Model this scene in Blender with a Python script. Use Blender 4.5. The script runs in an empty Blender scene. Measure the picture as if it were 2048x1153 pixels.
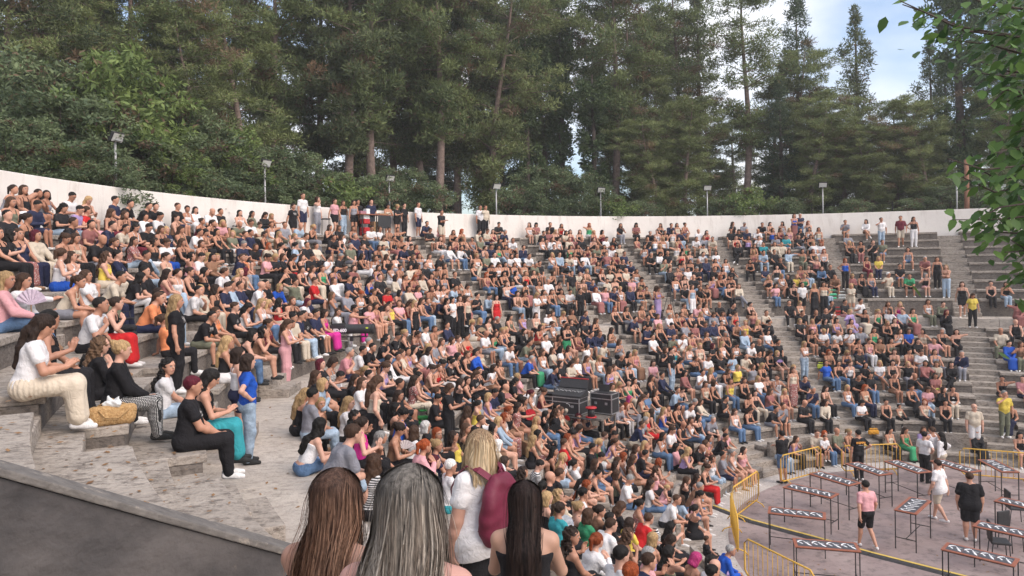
import bpy, math, random
import numpy as np
R = math.radians
scene = bpy.context.scene
COL = scene.collection
random.seed(7)
rng = np.random.default_rng(11)

# ------------------------------------------------------------------ camera, light
EYE = 7.57
cam_d = bpy.data.cameras.new('camera')
cam = bpy.data.objects.new('camera', cam_d)
COL.objects.link(cam)
cam.location = (0, 0, EYE)
cam.rotation_euler = (R(90), R(0.905), 0)       # a hand-held roll of just under one degree
cam_d.sensor_width = 36.0
cam_d.lens = 36.0 * 1454.3 / 2048
cam_d.shift_y = -(576.5 - 521.7) / 2048
cam_d.clip_end = 600
cam_d.clip_start = 0.05
scene.camera = cam

world = bpy.data.worlds.new('World')
scene.world = world
world.use_nodes = True
wn, wl = world.node_tree.nodes, world.node_tree.links
bg = wn['Background']
sky = wn.new('ShaderNodeTexSky')
sky.sky_type = 'NISHITA'
sky.sun_disc = False
sky.sun_elevation = R(42)
sky.sun_rotation = R(120)
sky.air_density = 1.0
sky.dust_density = 2.2
sky.ozone_density = 2.0
# thin broken cloud over the blue
tc = wn.new('ShaderNodeTexCoord')
mp = wn.new('ShaderNodeMapping'); mp.inputs['Scale'].default_value = (1, 1, 2.6)
nz = wn.new('ShaderNodeTexNoise'); nz.inputs['Scale'].default_value = 2.3; nz.inputs['Detail'].default_value = 6
cr = wn.new('ShaderNodeValToRGB'); cr.color_ramp.elements[0].position = 0.40; cr.color_ramp.elements[1].position = 0.66
mx = wn.new('ShaderNodeMixRGB'); mx.inputs[2].default_value = (6.0, 5.9, 5.9, 1)
wl.new(tc.outputs['Generated'], mp.inputs['Vector']); wl.new(mp.outputs[0], nz.inputs['Vector'])
wl.new(nz.outputs['Fac'], cr.inputs[0]); wl.new(cr.outputs[0], mx.inputs[0]); wl.new(sky.outputs[0], mx.inputs[1])
wl.new(mx.outputs[0], bg.inputs['Color'])
bg.inputs['Strength'].default_value = 0.15

sun_d = bpy.data.lights.new('sun', 'SUN')
sun_d.energy = 1.4
sun_d.angle = R(40)
sun_d.color = (1.0, 0.88, 0.79)
sun = bpy.data.objects.new('sun', sun_d)
COL.objects.link(sun)
sun.rotation_euler = (R(48), 0, R(48))

scene.view_settings.view_transform = 'Standard'
scene.view_settings.look = 'None'
scene.view_settings.gamma = 1
scene.view_settings.exposure = 0.76
scene.cycles.max_bounces = 5
scene.cycles.diffuse_bounces = 3
scene.cycles.transparent_max_bounces = 6

# ------------------------------------------------------------------ theatre measures
F_PX, YH, ROLL = 1454.3, 521.67, -0.0158
CX, CY = 13.7235, 17.5526            # centre of the orchestra
R0, W1, RISE1 = 8.986, 0.817, 0.378  # lower block: first riser radius, tread, riser
WALK_Z = 12 * RISE1                  # cross-aisle
RV, HW, W2, RISE2 = 19.575, 0.822, 0.806, 0.433
TOP_R = RV + 8 * W2 + 0.85
TOP_Z = WALK_Z + HW + 8 * RISE2

def polar(r, deg, z=0.0):
    return (CX + r * math.cos(R(deg)), CY + r * math.sin(R(deg)), z)

SR, CR = math.sin(0.0158), math.cos(0.0158)
def sight(x, y):
    """slopes (sideways, down) of the sight line through a picture point"""
    u, v = x - 1024, y - YH
    return (CR * u - SR * v) / F_PX, (SR * u + CR * v) / F_PX
def ring_hit(x, y, r, near=False):
    """plan point where a sight line crosses the far (or near) side of a ring round the orchestra"""
    k = sight(x, y)[0]
    a = 1 + k * k; b = -2 * (k * CX + CY); c = CX * CX + CY * CY - r * r
    D = b * b - 4 * a * c
    if D < 0: return None
    t = (-b - math.sqrt(D)) / (2 * a) if near else (-b + math.sqrt(D)) / (2 * a)
    if t < 1: return None
    return (k * t, t)
def unproj(x, y, z):
    k, s = sight(x, y)
    t = (EYE - z) / s
    return (k * t, t, z)
def to_px(p):
    u = F_PX * p[0] / p[1]; v = F_PX * (EYE - p[2]) / p[1]
    return 1024 + CR * u + SR * v, YH - SR * u + CR * v

# ------------------------------------------------------------------ object helpers
def link(o, parent=None):
    COL.objects.link(o)
    if parent is not None: o.parent = parent
    return o

def tag(o, label=None, cat=None, group=None, kind=None):
    if label: o['label'] = label
    if cat: o['category'] = cat
    if group: o['group'] = group
    if kind: o['kind'] = kind
    return o

def empty(name, loc=(0, 0, 0), rz=0.0, parent=None):
    o = bpy.data.objects.new(name, None)
    o.location = loc; o.rotation_euler = (0, 0, rz)
    o.empty_display_size = 0.1
    return link(o, parent)

def mesh_np(name, V, Q=None, T=None, smooth=False):
    """mesh from numpy arrays of vertices, quads and triangles"""
    V = np.asarray(V, np.float32)
    me = bpy.data.meshes.new(name)
    nq = 0 if Q is None else len(Q); nt = 0 if T is None else len(T)
    me.vertices.add(len(V)); me.vertices.foreach_set('co', V.ravel())
    loops = []
    starts = []
    if nq: loops.append(np.asarray(Q, np.int32).ravel()); starts.append(np.arange(nq) * 4)
    if nt: loops.append(np.asarray(T, np.int32).ravel()); starts.append(nq * 4 + np.arange(nt) * 3)
    L = np.concatenate(loops).astype(np.int32)
    S = np.concatenate(starts).astype(np.int32)
    me.loops.add(len(L)); me.loops.foreach_set('vertex_index', L)
    me.polygons.add(nq + nt); me.polygons.foreach_set('loop_start', S)
    if smooth: me.polygons.foreach_set('use_smooth', np.ones(nq + nt, bool))
    me.update(calc_edges=True)
    return me

class MB:
    """collects boxes, tubes and free polygons into one mesh"""
    def __init__(s): s.v = []; s.f = []
    def poly(s, pts, faces):
        n = len(s.v); s.v += [tuple(p) for p in pts]; s.f += [tuple(n + i for i in f) for f in faces]
        return s
    def box(s, c, d, rz=0.0, tilt=0.0):
        hx, hy, hz = d[0] / 2, d[1] / 2, d[2] / 2
        ca, sa = math.cos(rz), math.sin(rz); ct, st = math.cos(tilt), math.sin(tilt)
        pts = []
        for x, y, z in ((-hx,-hy,-hz),(hx,-hy,-hz),(hx,hy,-hz),(-hx,hy,-hz),(-hx,-hy,hz),(hx,-hy,hz),(hx,hy,hz),(-hx,hy,hz)):
            x, z = x * ct + z * st, -x * st + z * ct
            pts.append((c[0] + x * ca - y * sa, c[1] + x * sa + y * ca, c[2] + z))
        return s.poly(pts, [(0,3,2,1),(4,5,6,7),(0,1,5,4),(1,2,6,5),(2,3,7,6),(3,0,4,7)])
    def tube(s, pts, r, n=8, r2=None, cap=True):
        P = [np.array(p, float) for p in pts]; m = len(P)
        rad = [r + ((r2 if r2 is not None else r) - r) * i / max(1, m - 1) for i in range(m)] if not isinstance(r, (list, tuple)) else list(r)
        rings = []
        for i in range(m):
            d = P[min(i + 1, m - 1)] - P[max(i - 1, 0)]; d /= (np.linalg.norm(d) + 1e-9)
            a = np.cross(d, (0, 0, 1) if abs(d[2]) < .95 else (1, 0, 0)); a /= np.linalg.norm(a); b = np.cross(d, a)
            rings.append([P[i] + rad[i] * (math.cos(2*math.pi*k/n) * a + math.sin(2*math.pi*k/n) * b) for k in range(n)])
        pts2 = [p for rg in rings for p in rg]; fc = []
        for i in range(m - 1):
            for k in range(n):
                fc.append((i*n+k, i*n+(k+1)%n, (i+1)*n+(k+1)%n, (i+1)*n+k))
        if cap: fc.append(tuple(range(n))[::-1]); fc.append(tuple((m-1)*n+k for k in range(n)))
        return s.poly(pts2, fc)
    def lathe(s, c, prof, n=16):
        pts = [(c[0] + r*math.cos(2*math.pi*k/n), c[1] + r*math.sin(2*math.pi*k/n), c[2] + z) for r, z in prof for k in range(n)]
        m = len(prof)
        fc = [(i*n+k, i*n+(k+1)%n, (i+1)*n+(k+1)%n, (i+1)*n+k) for i in range(m-1) for k in range(n)]
        fc += [tuple(range(n))[::-1], tuple((m-1)*n+k for k in range(n))]
        return s.poly(pts, fc)
    def build(s, name, mat, parent=None, smooth=False, bevel=0.0):
        me = bpy.data.meshes.new(name); me.from_pydata(s.v, [], s.f)
        if smooth: me.polygons.foreach_set('use_smooth', [True] * len(me.polygons))
        me.materials.append(mat)
        o = bpy.data.objects.new(name, me); link(o, parent)
        if bevel:
            b = o.modifiers.new('b', 'BEVEL'); b.width = bevel; b.segments = 2; b.limit_method = 'ANGLE'
        return o

def copy_tree(o, parent=None):
    c = o.copy(); COL.objects.link(c); c.parent = parent
    for ch in list(o.children): copy_tree(ch, c)
    return c

# ------------------------------------------------------------------ materials
def mat_new(name, rough=0.6, color=(0.5, 0.5, 0.5), metal=0.0, spec=0.5):
    m = bpy.data.materials.new(name); m.use_nodes = True
    b = m.node_tree.nodes['Principled BSDF']
    b.inputs['Base Color'].default_value = (*color, 1); b.inputs['Roughness'].default_value = rough
    b.inputs['Metallic'].default_value = metal; b.inputs['Specular IOR Level'].default_value = spec
    return m, m.node_tree.nodes, m.node_tree.links, b

def N(nodes, typ, **kw):
    n = nodes.new(typ)
    for k, v in kw.items():
        if k.startswith('i_'): n.inputs[k[2:].replace('_', ' ')].default_value = v
        else: setattr(n, k, v)
    return n

def noise_mat(name, c1, c2, scale=3.0, rough=0.8, detail=8, bump=0.3, bscale=None, c3=None, s3=0.6, p3=(0.5, 0.65), dist=0.02, metal=0.0, coord='Object', lo=.35, hi=.65, m3=None):
    m, n, l, b = mat_new(name, rough, c1, metal)
    t = N(n, 'ShaderNodeTexCoord')
    a = N(n, 'ShaderNodeTexNoise'); a.inputs['Scale'].default_value = scale; a.inputs['Detail'].default_value = detail; a.inputs['Roughness'].default_value = .65
    r = N(n, 'ShaderNodeValToRGB'); r.color_ramp.elements[0].color = (*c1, 1); r.color_ramp.elements[1].color = (*c2, 1)
    r.color_ramp.elements[0].position = lo; r.color_ramp.elements[1].position = hi
    l.new(t.outputs[coord], a.inputs['Vector']); l.new(a.outputs['Fac'], r.inputs[0])
    out = r.outputs[0]
    if c3 is not None:
        a3 = N(n, 'ShaderNodeTexNoise'); a3.inputs['Scale'].default_value = s3; a3.inputs['Detail'].default_value = 9; a3.inputs['Roughness'].default_value = .7
        r3 = N(n, 'ShaderNodeValToRGB'); r3.color_ramp.elements[0].position = p3[0]; r3.color_ramp.elements[1].position = p3[1]
        x = N(n, 'ShaderNodeMixRGB'); x.inputs[2].default_value = (*c3, 1)
        if m3:
            q3 = N(n, 'ShaderNodeMapping'); q3.inputs['Scale'].default_value = m3; l.new(t.outputs[coord], q3.inputs[0]); l.new(q3.outputs[0], a3.inputs['Vector'])
        else: l.new(t.outputs[coord], a3.inputs['Vector'])
        l.new(a3.outputs['Fac'], r3.inputs[0]); l.new(r3.outputs[0], x.inputs[0]); l.new(out, x.inputs[1])
        out = x.outputs[0]
    l.new(out, b.inputs['Base Color'])
    if bump:
        bn = N(n, 'ShaderNodeTexNoise'); bn.inputs['Scale'].default_value = bscale or scale * 6; bn.inputs['Detail'].default_value = 8
        bp = N(n, 'ShaderNodeBump'); bp.inputs['Strength'].default_value = bump; bp.inputs['Distance'].default_value = dist
        l.new(t.outputs[coord], bn.inputs['Vector']); l.new(bn.outputs['Fac'], bp.inputs['Height']); l.new(bp.outputs[0], b.inputs['Normal'])
    return m
# ------------------------------------------------------------------ theatre: ground, tiers, aisles, wall
def stone_mat(name, base, lite, dark, sc=1.6, pits=True):
    """weathered cast concrete: board streaks, lichen blotches and pits"""
    m, n, l, b = mat_new(name, .9, base)
    t = N(n, 'ShaderNodeTexCoord')
    a = N(n, 'ShaderNodeTexNoise'); a.inputs['Scale'].default_value = sc; a.inputs['Detail'].default_value = 10; a.inputs['Roughness'].default_value = .7
    r = N(n, 'ShaderNodeValToRGB'); r.color_ramp.elements[0].color = (*base, 1); r.color_ramp.elements[1].color = (*lite, 1)
    r.color_ramp.elements[0].position = .4; r.color_ramp.elements[1].position = .6
    l.new(t.outputs['Object'], a.inputs['Vector']); l.new(a.outputs['Fac'], r.inputs[0])
    a2 = N(n, 'ShaderNodeTexNoise'); a2.inputs['Scale'].default_value = sc * 4.5; a2.inputs['Detail'].default_value = 15; a2.inputs['Roughness'].default_value = .82
    mp = N(n, 'ShaderNodeMapping'); mp.inputs['Scale'].default_value = (.8, 1.5, 2.5)
    r2 = N(n, 'ShaderNodeValToRGB'); r2.color_ramp.elements[0].position = .49; r2.color_ramp.elements[1].position = .585
    x = N(n, 'ShaderNodeMixRGB'); x.inputs[2].default_value = (*dark, 1)
    l.new(t.outputs['Object'], mp.inputs['Vector']); l.new(mp.outputs[0], a2.inputs['Vector']); l.new(a2.outputs['Fac'], r2.inputs[0])
    l.new(r2.outputs[0], x.inputs[0]); l.new(r.outputs[0], x.inputs[1])
    l.new(x.outputs[0], b.inputs['Base Color'])
    a3 = N(n, 'ShaderNodeTexNoise'); a3.inputs['Scale'].default_value = 14; a3.inputs['Detail'].default_value = 12
    bp = N(n, 'ShaderNodeBump'); bp.inputs['Strength'].default_value = .85; bp.inputs['Distance'].default_value = .035
    l.new(t.outputs['Object'], a3.inputs['Vector']); l.new(a3.outputs['Fac'], bp.inputs['Height']); l.new(bp.outputs[0], b.inputs['Normal'])
    return m
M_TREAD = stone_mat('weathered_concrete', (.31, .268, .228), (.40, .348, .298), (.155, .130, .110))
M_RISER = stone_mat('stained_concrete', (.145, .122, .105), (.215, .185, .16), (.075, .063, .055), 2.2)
M_WALK = stone_mat('worn_concrete', (.44, .385, .335), (.51, .45, .39), (.33, .285, .245), 1.1)
M_FLOOR = noise_mat('orchestra_concrete', (.245, .185, .178), (.335, .265, .250), .9, .9, 10, .3, 9, (.135, .108, .104), 3.2, (.5, .68), coord='Object')
M_WHITE = noise_mat('whitewashed_render', (.74, .68, .63), (.82, .775, .72), .5, .9, 8, .35, 7, (.52, .46, .41), 2.2, (.52, .80), .02, m3=(1, 1, .22))
M_EARTH = noise_mat('forest_floor', (.060, .045, .030), (.10, .080, .050), 1.2, 1, 8, .6, 5, (.04, .05, .022), .4)
M_CURB = stone_mat('pale_kerb_stone', (.46, .42, .39), (.56, .51, .47), (.34, .31, .28), 3)
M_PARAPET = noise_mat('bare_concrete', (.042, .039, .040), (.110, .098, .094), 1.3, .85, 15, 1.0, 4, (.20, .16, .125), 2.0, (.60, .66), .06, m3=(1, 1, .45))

# aisle angles (degrees round the orchestra centre)
AIS_LOW = [65.3, 93.4, 122.5, 151, 180.5, 209.0]
AIS_UP = [65.0, 79.3, 93.6, 107.6, 122.0, 136.5, 151, 165.5, 181.5, 195.0, 209.0]
AISW = 1.12
TH0, TH1 = -6.0, 219.0               # the auditorium's two ends
def in_aisle(deg, r, up):
    for a in (AIS_UP if up else AIS_LOW):
        if abs(math.radians(deg - a)) * r < AISW / 2: return True
    return False

def arc_solid(mb, ri, ro, a0, a1, z0, z1, step=1.5):
    """a curved block between two radii, two angles and two heights"""
    n = max(1, int(math.ceil(abs(a1 - a0) / step)))
    pts = []; fc = []
    for i in range(n + 1):
        a = a0 + (a1 - a0) * i / n
        for r, z in ((ri, z0), (ri, z1), (ro, z1), (ro, z0)):
            pts.append(polar(r, a, z))
    for i in range(n):
        p = i * 4; q = p + 4
        fc += [(p, p+1, q+1, q), (p+1, p+2, q+2, q+1), (p+2, p+3, q+3, q+2), (p+3, p, q, q+3)]
    fc += [(0, 3, 2, 1), (n*4, n*4+1, n*4+2, n*4+3)]
    mb.poly(pts, fc)

def spans(ais, r, lo=TH0, hi=TH1):
    cuts = []
    for a in ais:
        h = math.degrees(AISW / 2 / r); cuts.append((a - h, a + h))
    out = []; cur = lo
    for c0, c1 in sorted(cuts):
        if c0 > cur: out.append((cur, c0))
        cur = c1
    if cur < hi: out.append((cur, hi))
    return out

# ground sheet reaching the horizon, sunk under the bowl
g = MB(); g.poly([(-115, -55, -.6), (135, -55, -.6), (135, 175, -.6), (-115, 175, -.6)], [(0, 1, 2, 3)])
tag(g.build('ground', M_EARTH), kind='structure')
# wooded rise outside the wall
hb = MB(); na = 60
prof = [(TOP_R + .42, TOP_Z + .55), (TOP_R + 2.5, TOP_Z + .75), (TOP_R + 8, TOP_Z + 1.1), (TOP_R + 22, TOP_Z + 2.0), (TOP_R + 60, TOP_Z + 4), (TOP_R + 90, -1)]
pts = []; fc = []
for i in range(na + 1):
    a = -30 + 280 * i / na
    for r, z in prof: pts.append(polar(r, a, z + (0 if r < TOP_R + 3 else .5 * math.sin(a * .37 + r))))
m_ = len(prof)
for i in range(na):
    for j in range(m_ - 1): fc.append((i*m_+j, i*m_+j+1, (i+1)*m_+j+1, (i+1)*m_+j))
hb.poly(pts, fc)
tag(hb.build('wooded_hill', M_EARTH, smooth=True), kind='structure')

# orchestra floor
fl = MB(); n = 96
fl.poly([(CX, CY, 0)] + [polar(R0 + .1, 360 * i / n) for i in range(n)], [(0, i + 1, (i + 1) % n + 1) for i in range(n)])
fl.poly([polar(R0 - .05, a, -.004) for a in (219, 380)] + [(40, -12, -.004), (-6, -12, -.004)], [(0, 3, 2, 1)])
tag(fl.build('orchestra_floor', M_FLOOR), kind='structure')
kb = MB(); arc_solid(kb, R0 - .72, R0 + .02, TH0, TH1, -.05, .006, 2)
tag(kb.build('orchestra_kerb_strip', M_CURB), kind='structure')

# tiers: each is one run of cast blocks broken by the aisles
tr = MB(); rs = MB()
def tier(ri, ro, zbot, ztop, ais, ra, nose=.075):
    for a0, a1 in spans(ais, ra):
        a = a0
        k = 0
        while a < a1 - .01:                        # cast in lengths, joints slightly open and uneven
            w = math.degrees(random.uniform(3.2, 5.0) / ri); b_ = min(a1, a + w)
            if a1 - b_ < math.degrees(.9 / ri): b_ = a1
            dz = random.uniform(-.007, .007); g_ = math.degrees(.007 / ri)
            dr = random.uniform(-.012, .012)
            arc_solid(tr, ri + dr - .04, ro + .02, a + g_, b_ - g_, ztop - nose - .035, ztop + dz, 1.4)
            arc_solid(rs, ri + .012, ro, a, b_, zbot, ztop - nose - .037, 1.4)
            a = b_; k += 1
for i in range(11):
    ri = R0 + i * W1
    tier(ri, ri + W1, RISE1 * i - .05, RISE1 * (i + 1), AIS_LOW, ri + .4)
for i in range(9):
    ri = RV + i * W2
    ro = ri + W2 if i < 8 else TOP_R + .05
    tier(ri, ro, WALK_Z - .05 if i == 0 else WALK_Z + HW + RISE2 * (i - 1) - .05, WALK_Z + HW + RISE2 * i, AIS_UP, ri + .4)
# aisle steps, two to every tier
for a in AIS_LOW:
    for i in range(22):
        r_ = R0 + i * W1 / 2 - .02; h = math.degrees(AISW / 2 / (r_ + .2)) + .03
        arc_solid(tr, r_ + random.uniform(-.01, .01), r_ + W1 / 2 + .1, a - h, a + h, RISE1 * i / 2 - .2, RISE1 * (i + 1) / 2 + random.uniform(-.008, .008), 3)
for a in AIS_UP:
    for i in range(2):                              # two extra steps project into the cross-aisle
        r_ = RV - .70 + i * .35; h = math.degrees(AISW / 2 / r_)
        arc_solid(tr, r_, RV - .03, a - h, a + h, WALK_Z - .1, WALK_Z + .203 * (i + 1), 3)
    for i in range(17):
        r_ = RV + i * W2 / 2 - .02; h = math.degrees(AISW / 2 / (r_ + .2)) + .03
        arc_solid(tr, r_ + random.uniform(-.01, .01), r_ + W2 / 2 + .1, a - h, a + h, WALK_Z if i < 2 else WALK_Z + HW + RISE2 * (i / 2 - 1), WALK_Z + HW + RISE2 * (i - 1) / 2 + random.uniform(-.012, .0), 3)
tag(tr.build('seating_terrace', M_TREAD, bevel=.014), kind='structure')
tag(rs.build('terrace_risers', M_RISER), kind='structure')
wk = MB()
a = TH0
while a < 235:
    b_ = min(235, a + 7.5)
    arc_solid(wk, R0 + 11 * W1 - .03, RV + .03, a + .02, b_ - .02, WALK_Z - .5, WALK_Z + random.uniform(-.003, .003), 1.5); a = b_
tag(wk.build('cross_aisle_pavement', M_WALK, bevel=.008), kind='structure')

# first-row back slab
for k, (a0, a1) in enumerate(spans(AIS_LOW, R0 + .8)):
    if a1 - a0 < 5: continue
    pb = MB(); arc_solid(pb, R0 + W1 - .17, R0 + W1 - .045, a0 + .6, a1 - .6, RISE1 - .02, RISE1 * 2 + .17, 2)
    pb.v = [tuple(p) for p in pb.v]
    tag(pb.build('bench_back_wall', M_TREAD, bevel=.012), 'low curved concrete back of the front-row bench, ' + ('outermost left, beside the yellow barriers', 'section past the far stairs', 'section behind the middle barrier', 'section left of the far barrier', 'nearest the low left corner', 'section hidden by the nearest crowd', 'section at the near end')[k % 7], 'wall', 'low back walls of the front row')

# perimeter wall
wl_ = MB(); arc_solid(wl_, TOP_R, TOP_R + .34, TH0, TH1, TOP_Z - 3, TOP_Z + 1.289, 1.0)
tag(wl_.build('perimeter_wall', M_WHITE, bevel=.02), 'long curved whitewashed wall closing the top of the seating', 'wall')

# the sloping end wall beside the photographer, with a coping
EW_A = 219.35
def end_wall(name, rr, th, side, ztop, mat, drop, label):
    e = MB(); pts = []
    u = np.array([math.cos(R(EW_A)), math.sin(R(EW_A))]); nn = np.array([-u[1], u[0]])
    for r, z in rr:
        for s in (side[0], side[1]):
            c = np.array([CX, CY]) + u * r + nn * s
            pts += [(c[0], c[1], z), (c[0], c[1], z - drop)]
    fc = []
    for i in range(len(rr) - 1):
        p = i * 4; q = p + 4
        fc += [(p, p+2, q+2, q), (p+1, q+1, q+3, p+3), (p, q, q+1, p+1), (p+2, p+3, q+3, q+2)]
    e_ = (len(rr) - 1) * 4
    fc += [(0, 1, 3, 2), (e_, e_+2, e_+3, e_+1)]
    e.poly(pts, fc)
    return e
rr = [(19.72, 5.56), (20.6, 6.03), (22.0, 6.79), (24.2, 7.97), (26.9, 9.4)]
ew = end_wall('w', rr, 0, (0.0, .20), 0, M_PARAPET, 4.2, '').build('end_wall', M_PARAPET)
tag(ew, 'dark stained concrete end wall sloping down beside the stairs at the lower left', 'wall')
cp = end_wall('c', [(r - .01, z + .052) for r, z in rr], 0, (-.03, .225), 0, M_TREAD, .05, '').build('coping', noise_mat('worn_coping', (.105, .095, .088), (.185, .168, .152), 7, .9, 12, .8, 22, (.30, .26, .22), 6, (.58, .66)), ew, bevel=.01)

# stairs platform on the photographer's side of the end wall
pf = MB()
for i, (ra, rb, z) in enumerate([(19.6, 21.5, 5.25), (21.5, 22.1, 5.66), (22.1, 25.5, 5.98)]):
    arc_solid(pf, ra, rb, EW_A + .6, 240, 3.9 - i * .01, z, 2)
tag(pf.build('stair_landing', M_WALK, bevel=.012), kind='structure')

# dry leaves blown over the stage floor and the cross-aisle
lr = np.random.default_rng(4); LVv, LVq = [], []
for i in range(900):
    if i < 500: r_ = R0 * lr.uniform() ** .5; a_ = lr.uniform(0, 360); z_ = .008
    elif i < 700: r_ = lr.uniform(18.1, 19.5); a_ = lr.uniform(60, 219); z_ = WALK_Z + .012
    else: r_ = RV + W2 * (int(lr.integers(0, 3)) + lr.uniform(.05, .95)); a_ = lr.uniform(206, 219); z_ = WALK_Z + HW + RISE2 * int((r_ - RV) / W2) + .014
    c_ = np.array(polar(r_, a_, z_)); t_ = lr.uniform(0, 6.28); s_ = lr.uniform(.015, .04)
    u_ = np.array([math.cos(t_), math.sin(t_), lr.uniform(-.2, .3)]) * s_; w_ = np.array([-math.sin(t_), math.cos(t_), lr.uniform(-.1, .3)]) * s_ * .55
    b_ = len(LVv); LVv += [c_ - u_, c_ + w_, c_ + u_, c_ - w_]; LVq.append((b_, b_ + 1, b_ + 2, b_ + 3))
me = mesh_np('fallen_leaves', np.array(LVv), LVq); me.materials.append(noise_mat('dry_leaf', (.16, .08, .035), (.30, .17, .07), 3, .8, 3, 0))
tag(link(bpy.data.objects.new('fallen_leaves', me)), 'dry leaves scattered over floor and steps', 'leaves', kind='stuff')
# ------------------------------------------------------------------ figures: one continuous body surface grown round a posed skeleton
def v3(*a): return np.array(a, float)
def nrm(v): return v / (np.linalg.norm(v) + 1e-9)
def rotz(v, a): c, s = math.cos(a), math.sin(a); return v3(v[0]*c - v[1]*s, v[0]*s + v[1]*c, v[2])

def ik(a, t, l1, l2, pole):
    d = t - a; L = np.linalg.norm(d); mx_ = (l1 + l2) * .995
    if L > mx_: t = a + d / L * mx_; L = mx_; d = t - a
    u = d / L; x = (l1*l1 - l2*l2 + L*L) / (2*L); h = math.sqrt(max(l1*l1 - x*x, 0))
    p = pole - u * np.dot(pole, u); p = nrm(p)
    return a + u * x + p * h, t

def skeleton(pose, male=False, mir=False, stout=0.0, yaw=None):
    """joint positions; the figure faces +y, seat or ground level at z = 0"""
    seated = pose < 20
    s = 1.055 if male else 1.0
    J = {'male': male, 'stout': stout, 'seated': seated, 'pose': pose}
    shw = (.182 if male else .158) * (1 + .12 * stout); hw = .088
    P = dict(lean=.10, hy=0., hp=-.1, L=None, Rr=None, kL=None, kR=None, twist=0.)
    P.update(POSES[pose])
    if yaw is not None: P['hy'] = yaw
    hipz = .095 if seated else .90 * s
    C0 = v3(0, 0, hipz)
    le = P['lean']; tw = P['twist']; sd = P.get('side', 0.)
    up = nrm(v3(sd, math.sin(le), math.cos(le)))
    T = .46 * s
    def tor(x, y, z):        # torso frame, z from the hips
        f = nrm(v3(0, math.cos(le), -math.sin(le)) - v3(0, 0, 0))
        rx = rotz(v3(1, 0, 0), tw * z / T); fx = rotz(f, tw * z / T)
        return C0 + rx * x + fx * y + up * z
    J['tor'] = tor; J['T'] = T; J['up'] = up
    J['chest'] = tor(0, .0, T * .72)
    J['neck'] = tor(0, -.005, T + .035)
    hd = nrm(up + v3(0, .0 - P['hp'] * .5, .35)); hd = nrm(hd + v3(0, .12, 0))
    J['head'] = J['neck'] + hd * (.146 * s)
    hy, hp = P['hy'], P['hp']
    fy = rotz(v3(0, 1, 0), hy)
    fw = nrm(fy * math.cos(hp) + v3(0, 0, math.sin(hp)))
    rt = nrm(np.cross(fw, v3(0, 0, 1)))
    upv = np.cross(rt, fw)
    tl = P.get('tilt', 0.); rt, upv = rt * math.cos(tl) + upv * math.sin(tl), upv * math.cos(tl) - rt * math.sin(tl)
    J['hf'] = (rt, fw, upv)
    hs = 1.0 if not male else 1.04
    J['hs'] = hs
    def hp_(x, y, z): return J['head'] + (rt * x + fw * y + upv * z) * hs
    J['hpt'] = hp_
    for i, sg in ((0, -1), (1, 1)):
        J['sh', i] = tor(sg * shw, 0, T - .035)
        tgt = P['L'] if i == 0 else P['Rr']
        if tgt is None: tgt = (sg * .10, .34, .13)
        t = v3(*tgt) * (s if not seated else 1)
        if seated: t = v3(*tgt)
        pole = v3(sg * .8, -.6, -.6) if t[2] < J['sh', i][2] + .05 else v3(sg * 1., .3, -.6)
        J['el', i], J['wr', i] = ik(J['sh', i], t, .275 * s, .25 * s, pole)
        if not seated and P.get('hip%d' % i): J['el', i] = J['el', i]
        J['hip', i] = C0 + v3(sg * hw, 0, 0)
        if seated:
            k = P['kL'] if i == 0 else P['kR']
            if k is None: k = (sg * .10, .43, .075)
            J['kn', i] = v3(*k)
            f = P.get('fL' if i == 0 else 'fR') or (k[0] * 1.05, k[1] + .03, -.315)
            J['an', i] = v3(*f)
        else:
            st = P.get('st%d' % i, (0, 0))
            J['kn', i] = v3(sg * .095, .025 + st[0] * .5, .485 * s + abs(st[0]) * .02)
            J['an', i] = v3(sg * .10, st[0] - .02, .085 * s + st[1])
            if st[1] > 0: J['kn', i] = v3(sg * .09, .14 + st[0] * .5, .50 * s)
        fd = P.get('ft%d' % i, (sg * .15, 1, -.0))
        J['fd', i] = nrm(v3(*fd))
        hdv = P.get('hL' if i == 0 else 'hR')
        J['hd', i] = nrm(v3(*hdv)) if hdv else nrm(nrm(J['wr', i] - J['el', i]) + v3(-sg * .25, 0, -.25))
    if mir:
        def mm(v): return v3(-v[0], v[1], v[2])
        K = dict(J)
        for key in ('sh', 'el', 'wr', 'hip', 'kn', 'an', 'fd', 'hd'):
            for i in (0, 1): K[key, i] = mm(J[key, 1 - i])
        K['head'] = mm(J['head']); K['neck'] = mm(J['neck']); K['chest'] = mm(J['chest']); K['up'] = mm(J['up'])
        r_, f_, u_ = J['hf']; K['hf'] = (-mm(r_), mm(f_), mm(u_))
        K['tor'] = lambda x, y, z: mm(tor(-x, y, z))
        K['hpt'] = lambda x, y, z: mm(hp_(-x, y, z))
        J = K
    return J

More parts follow.
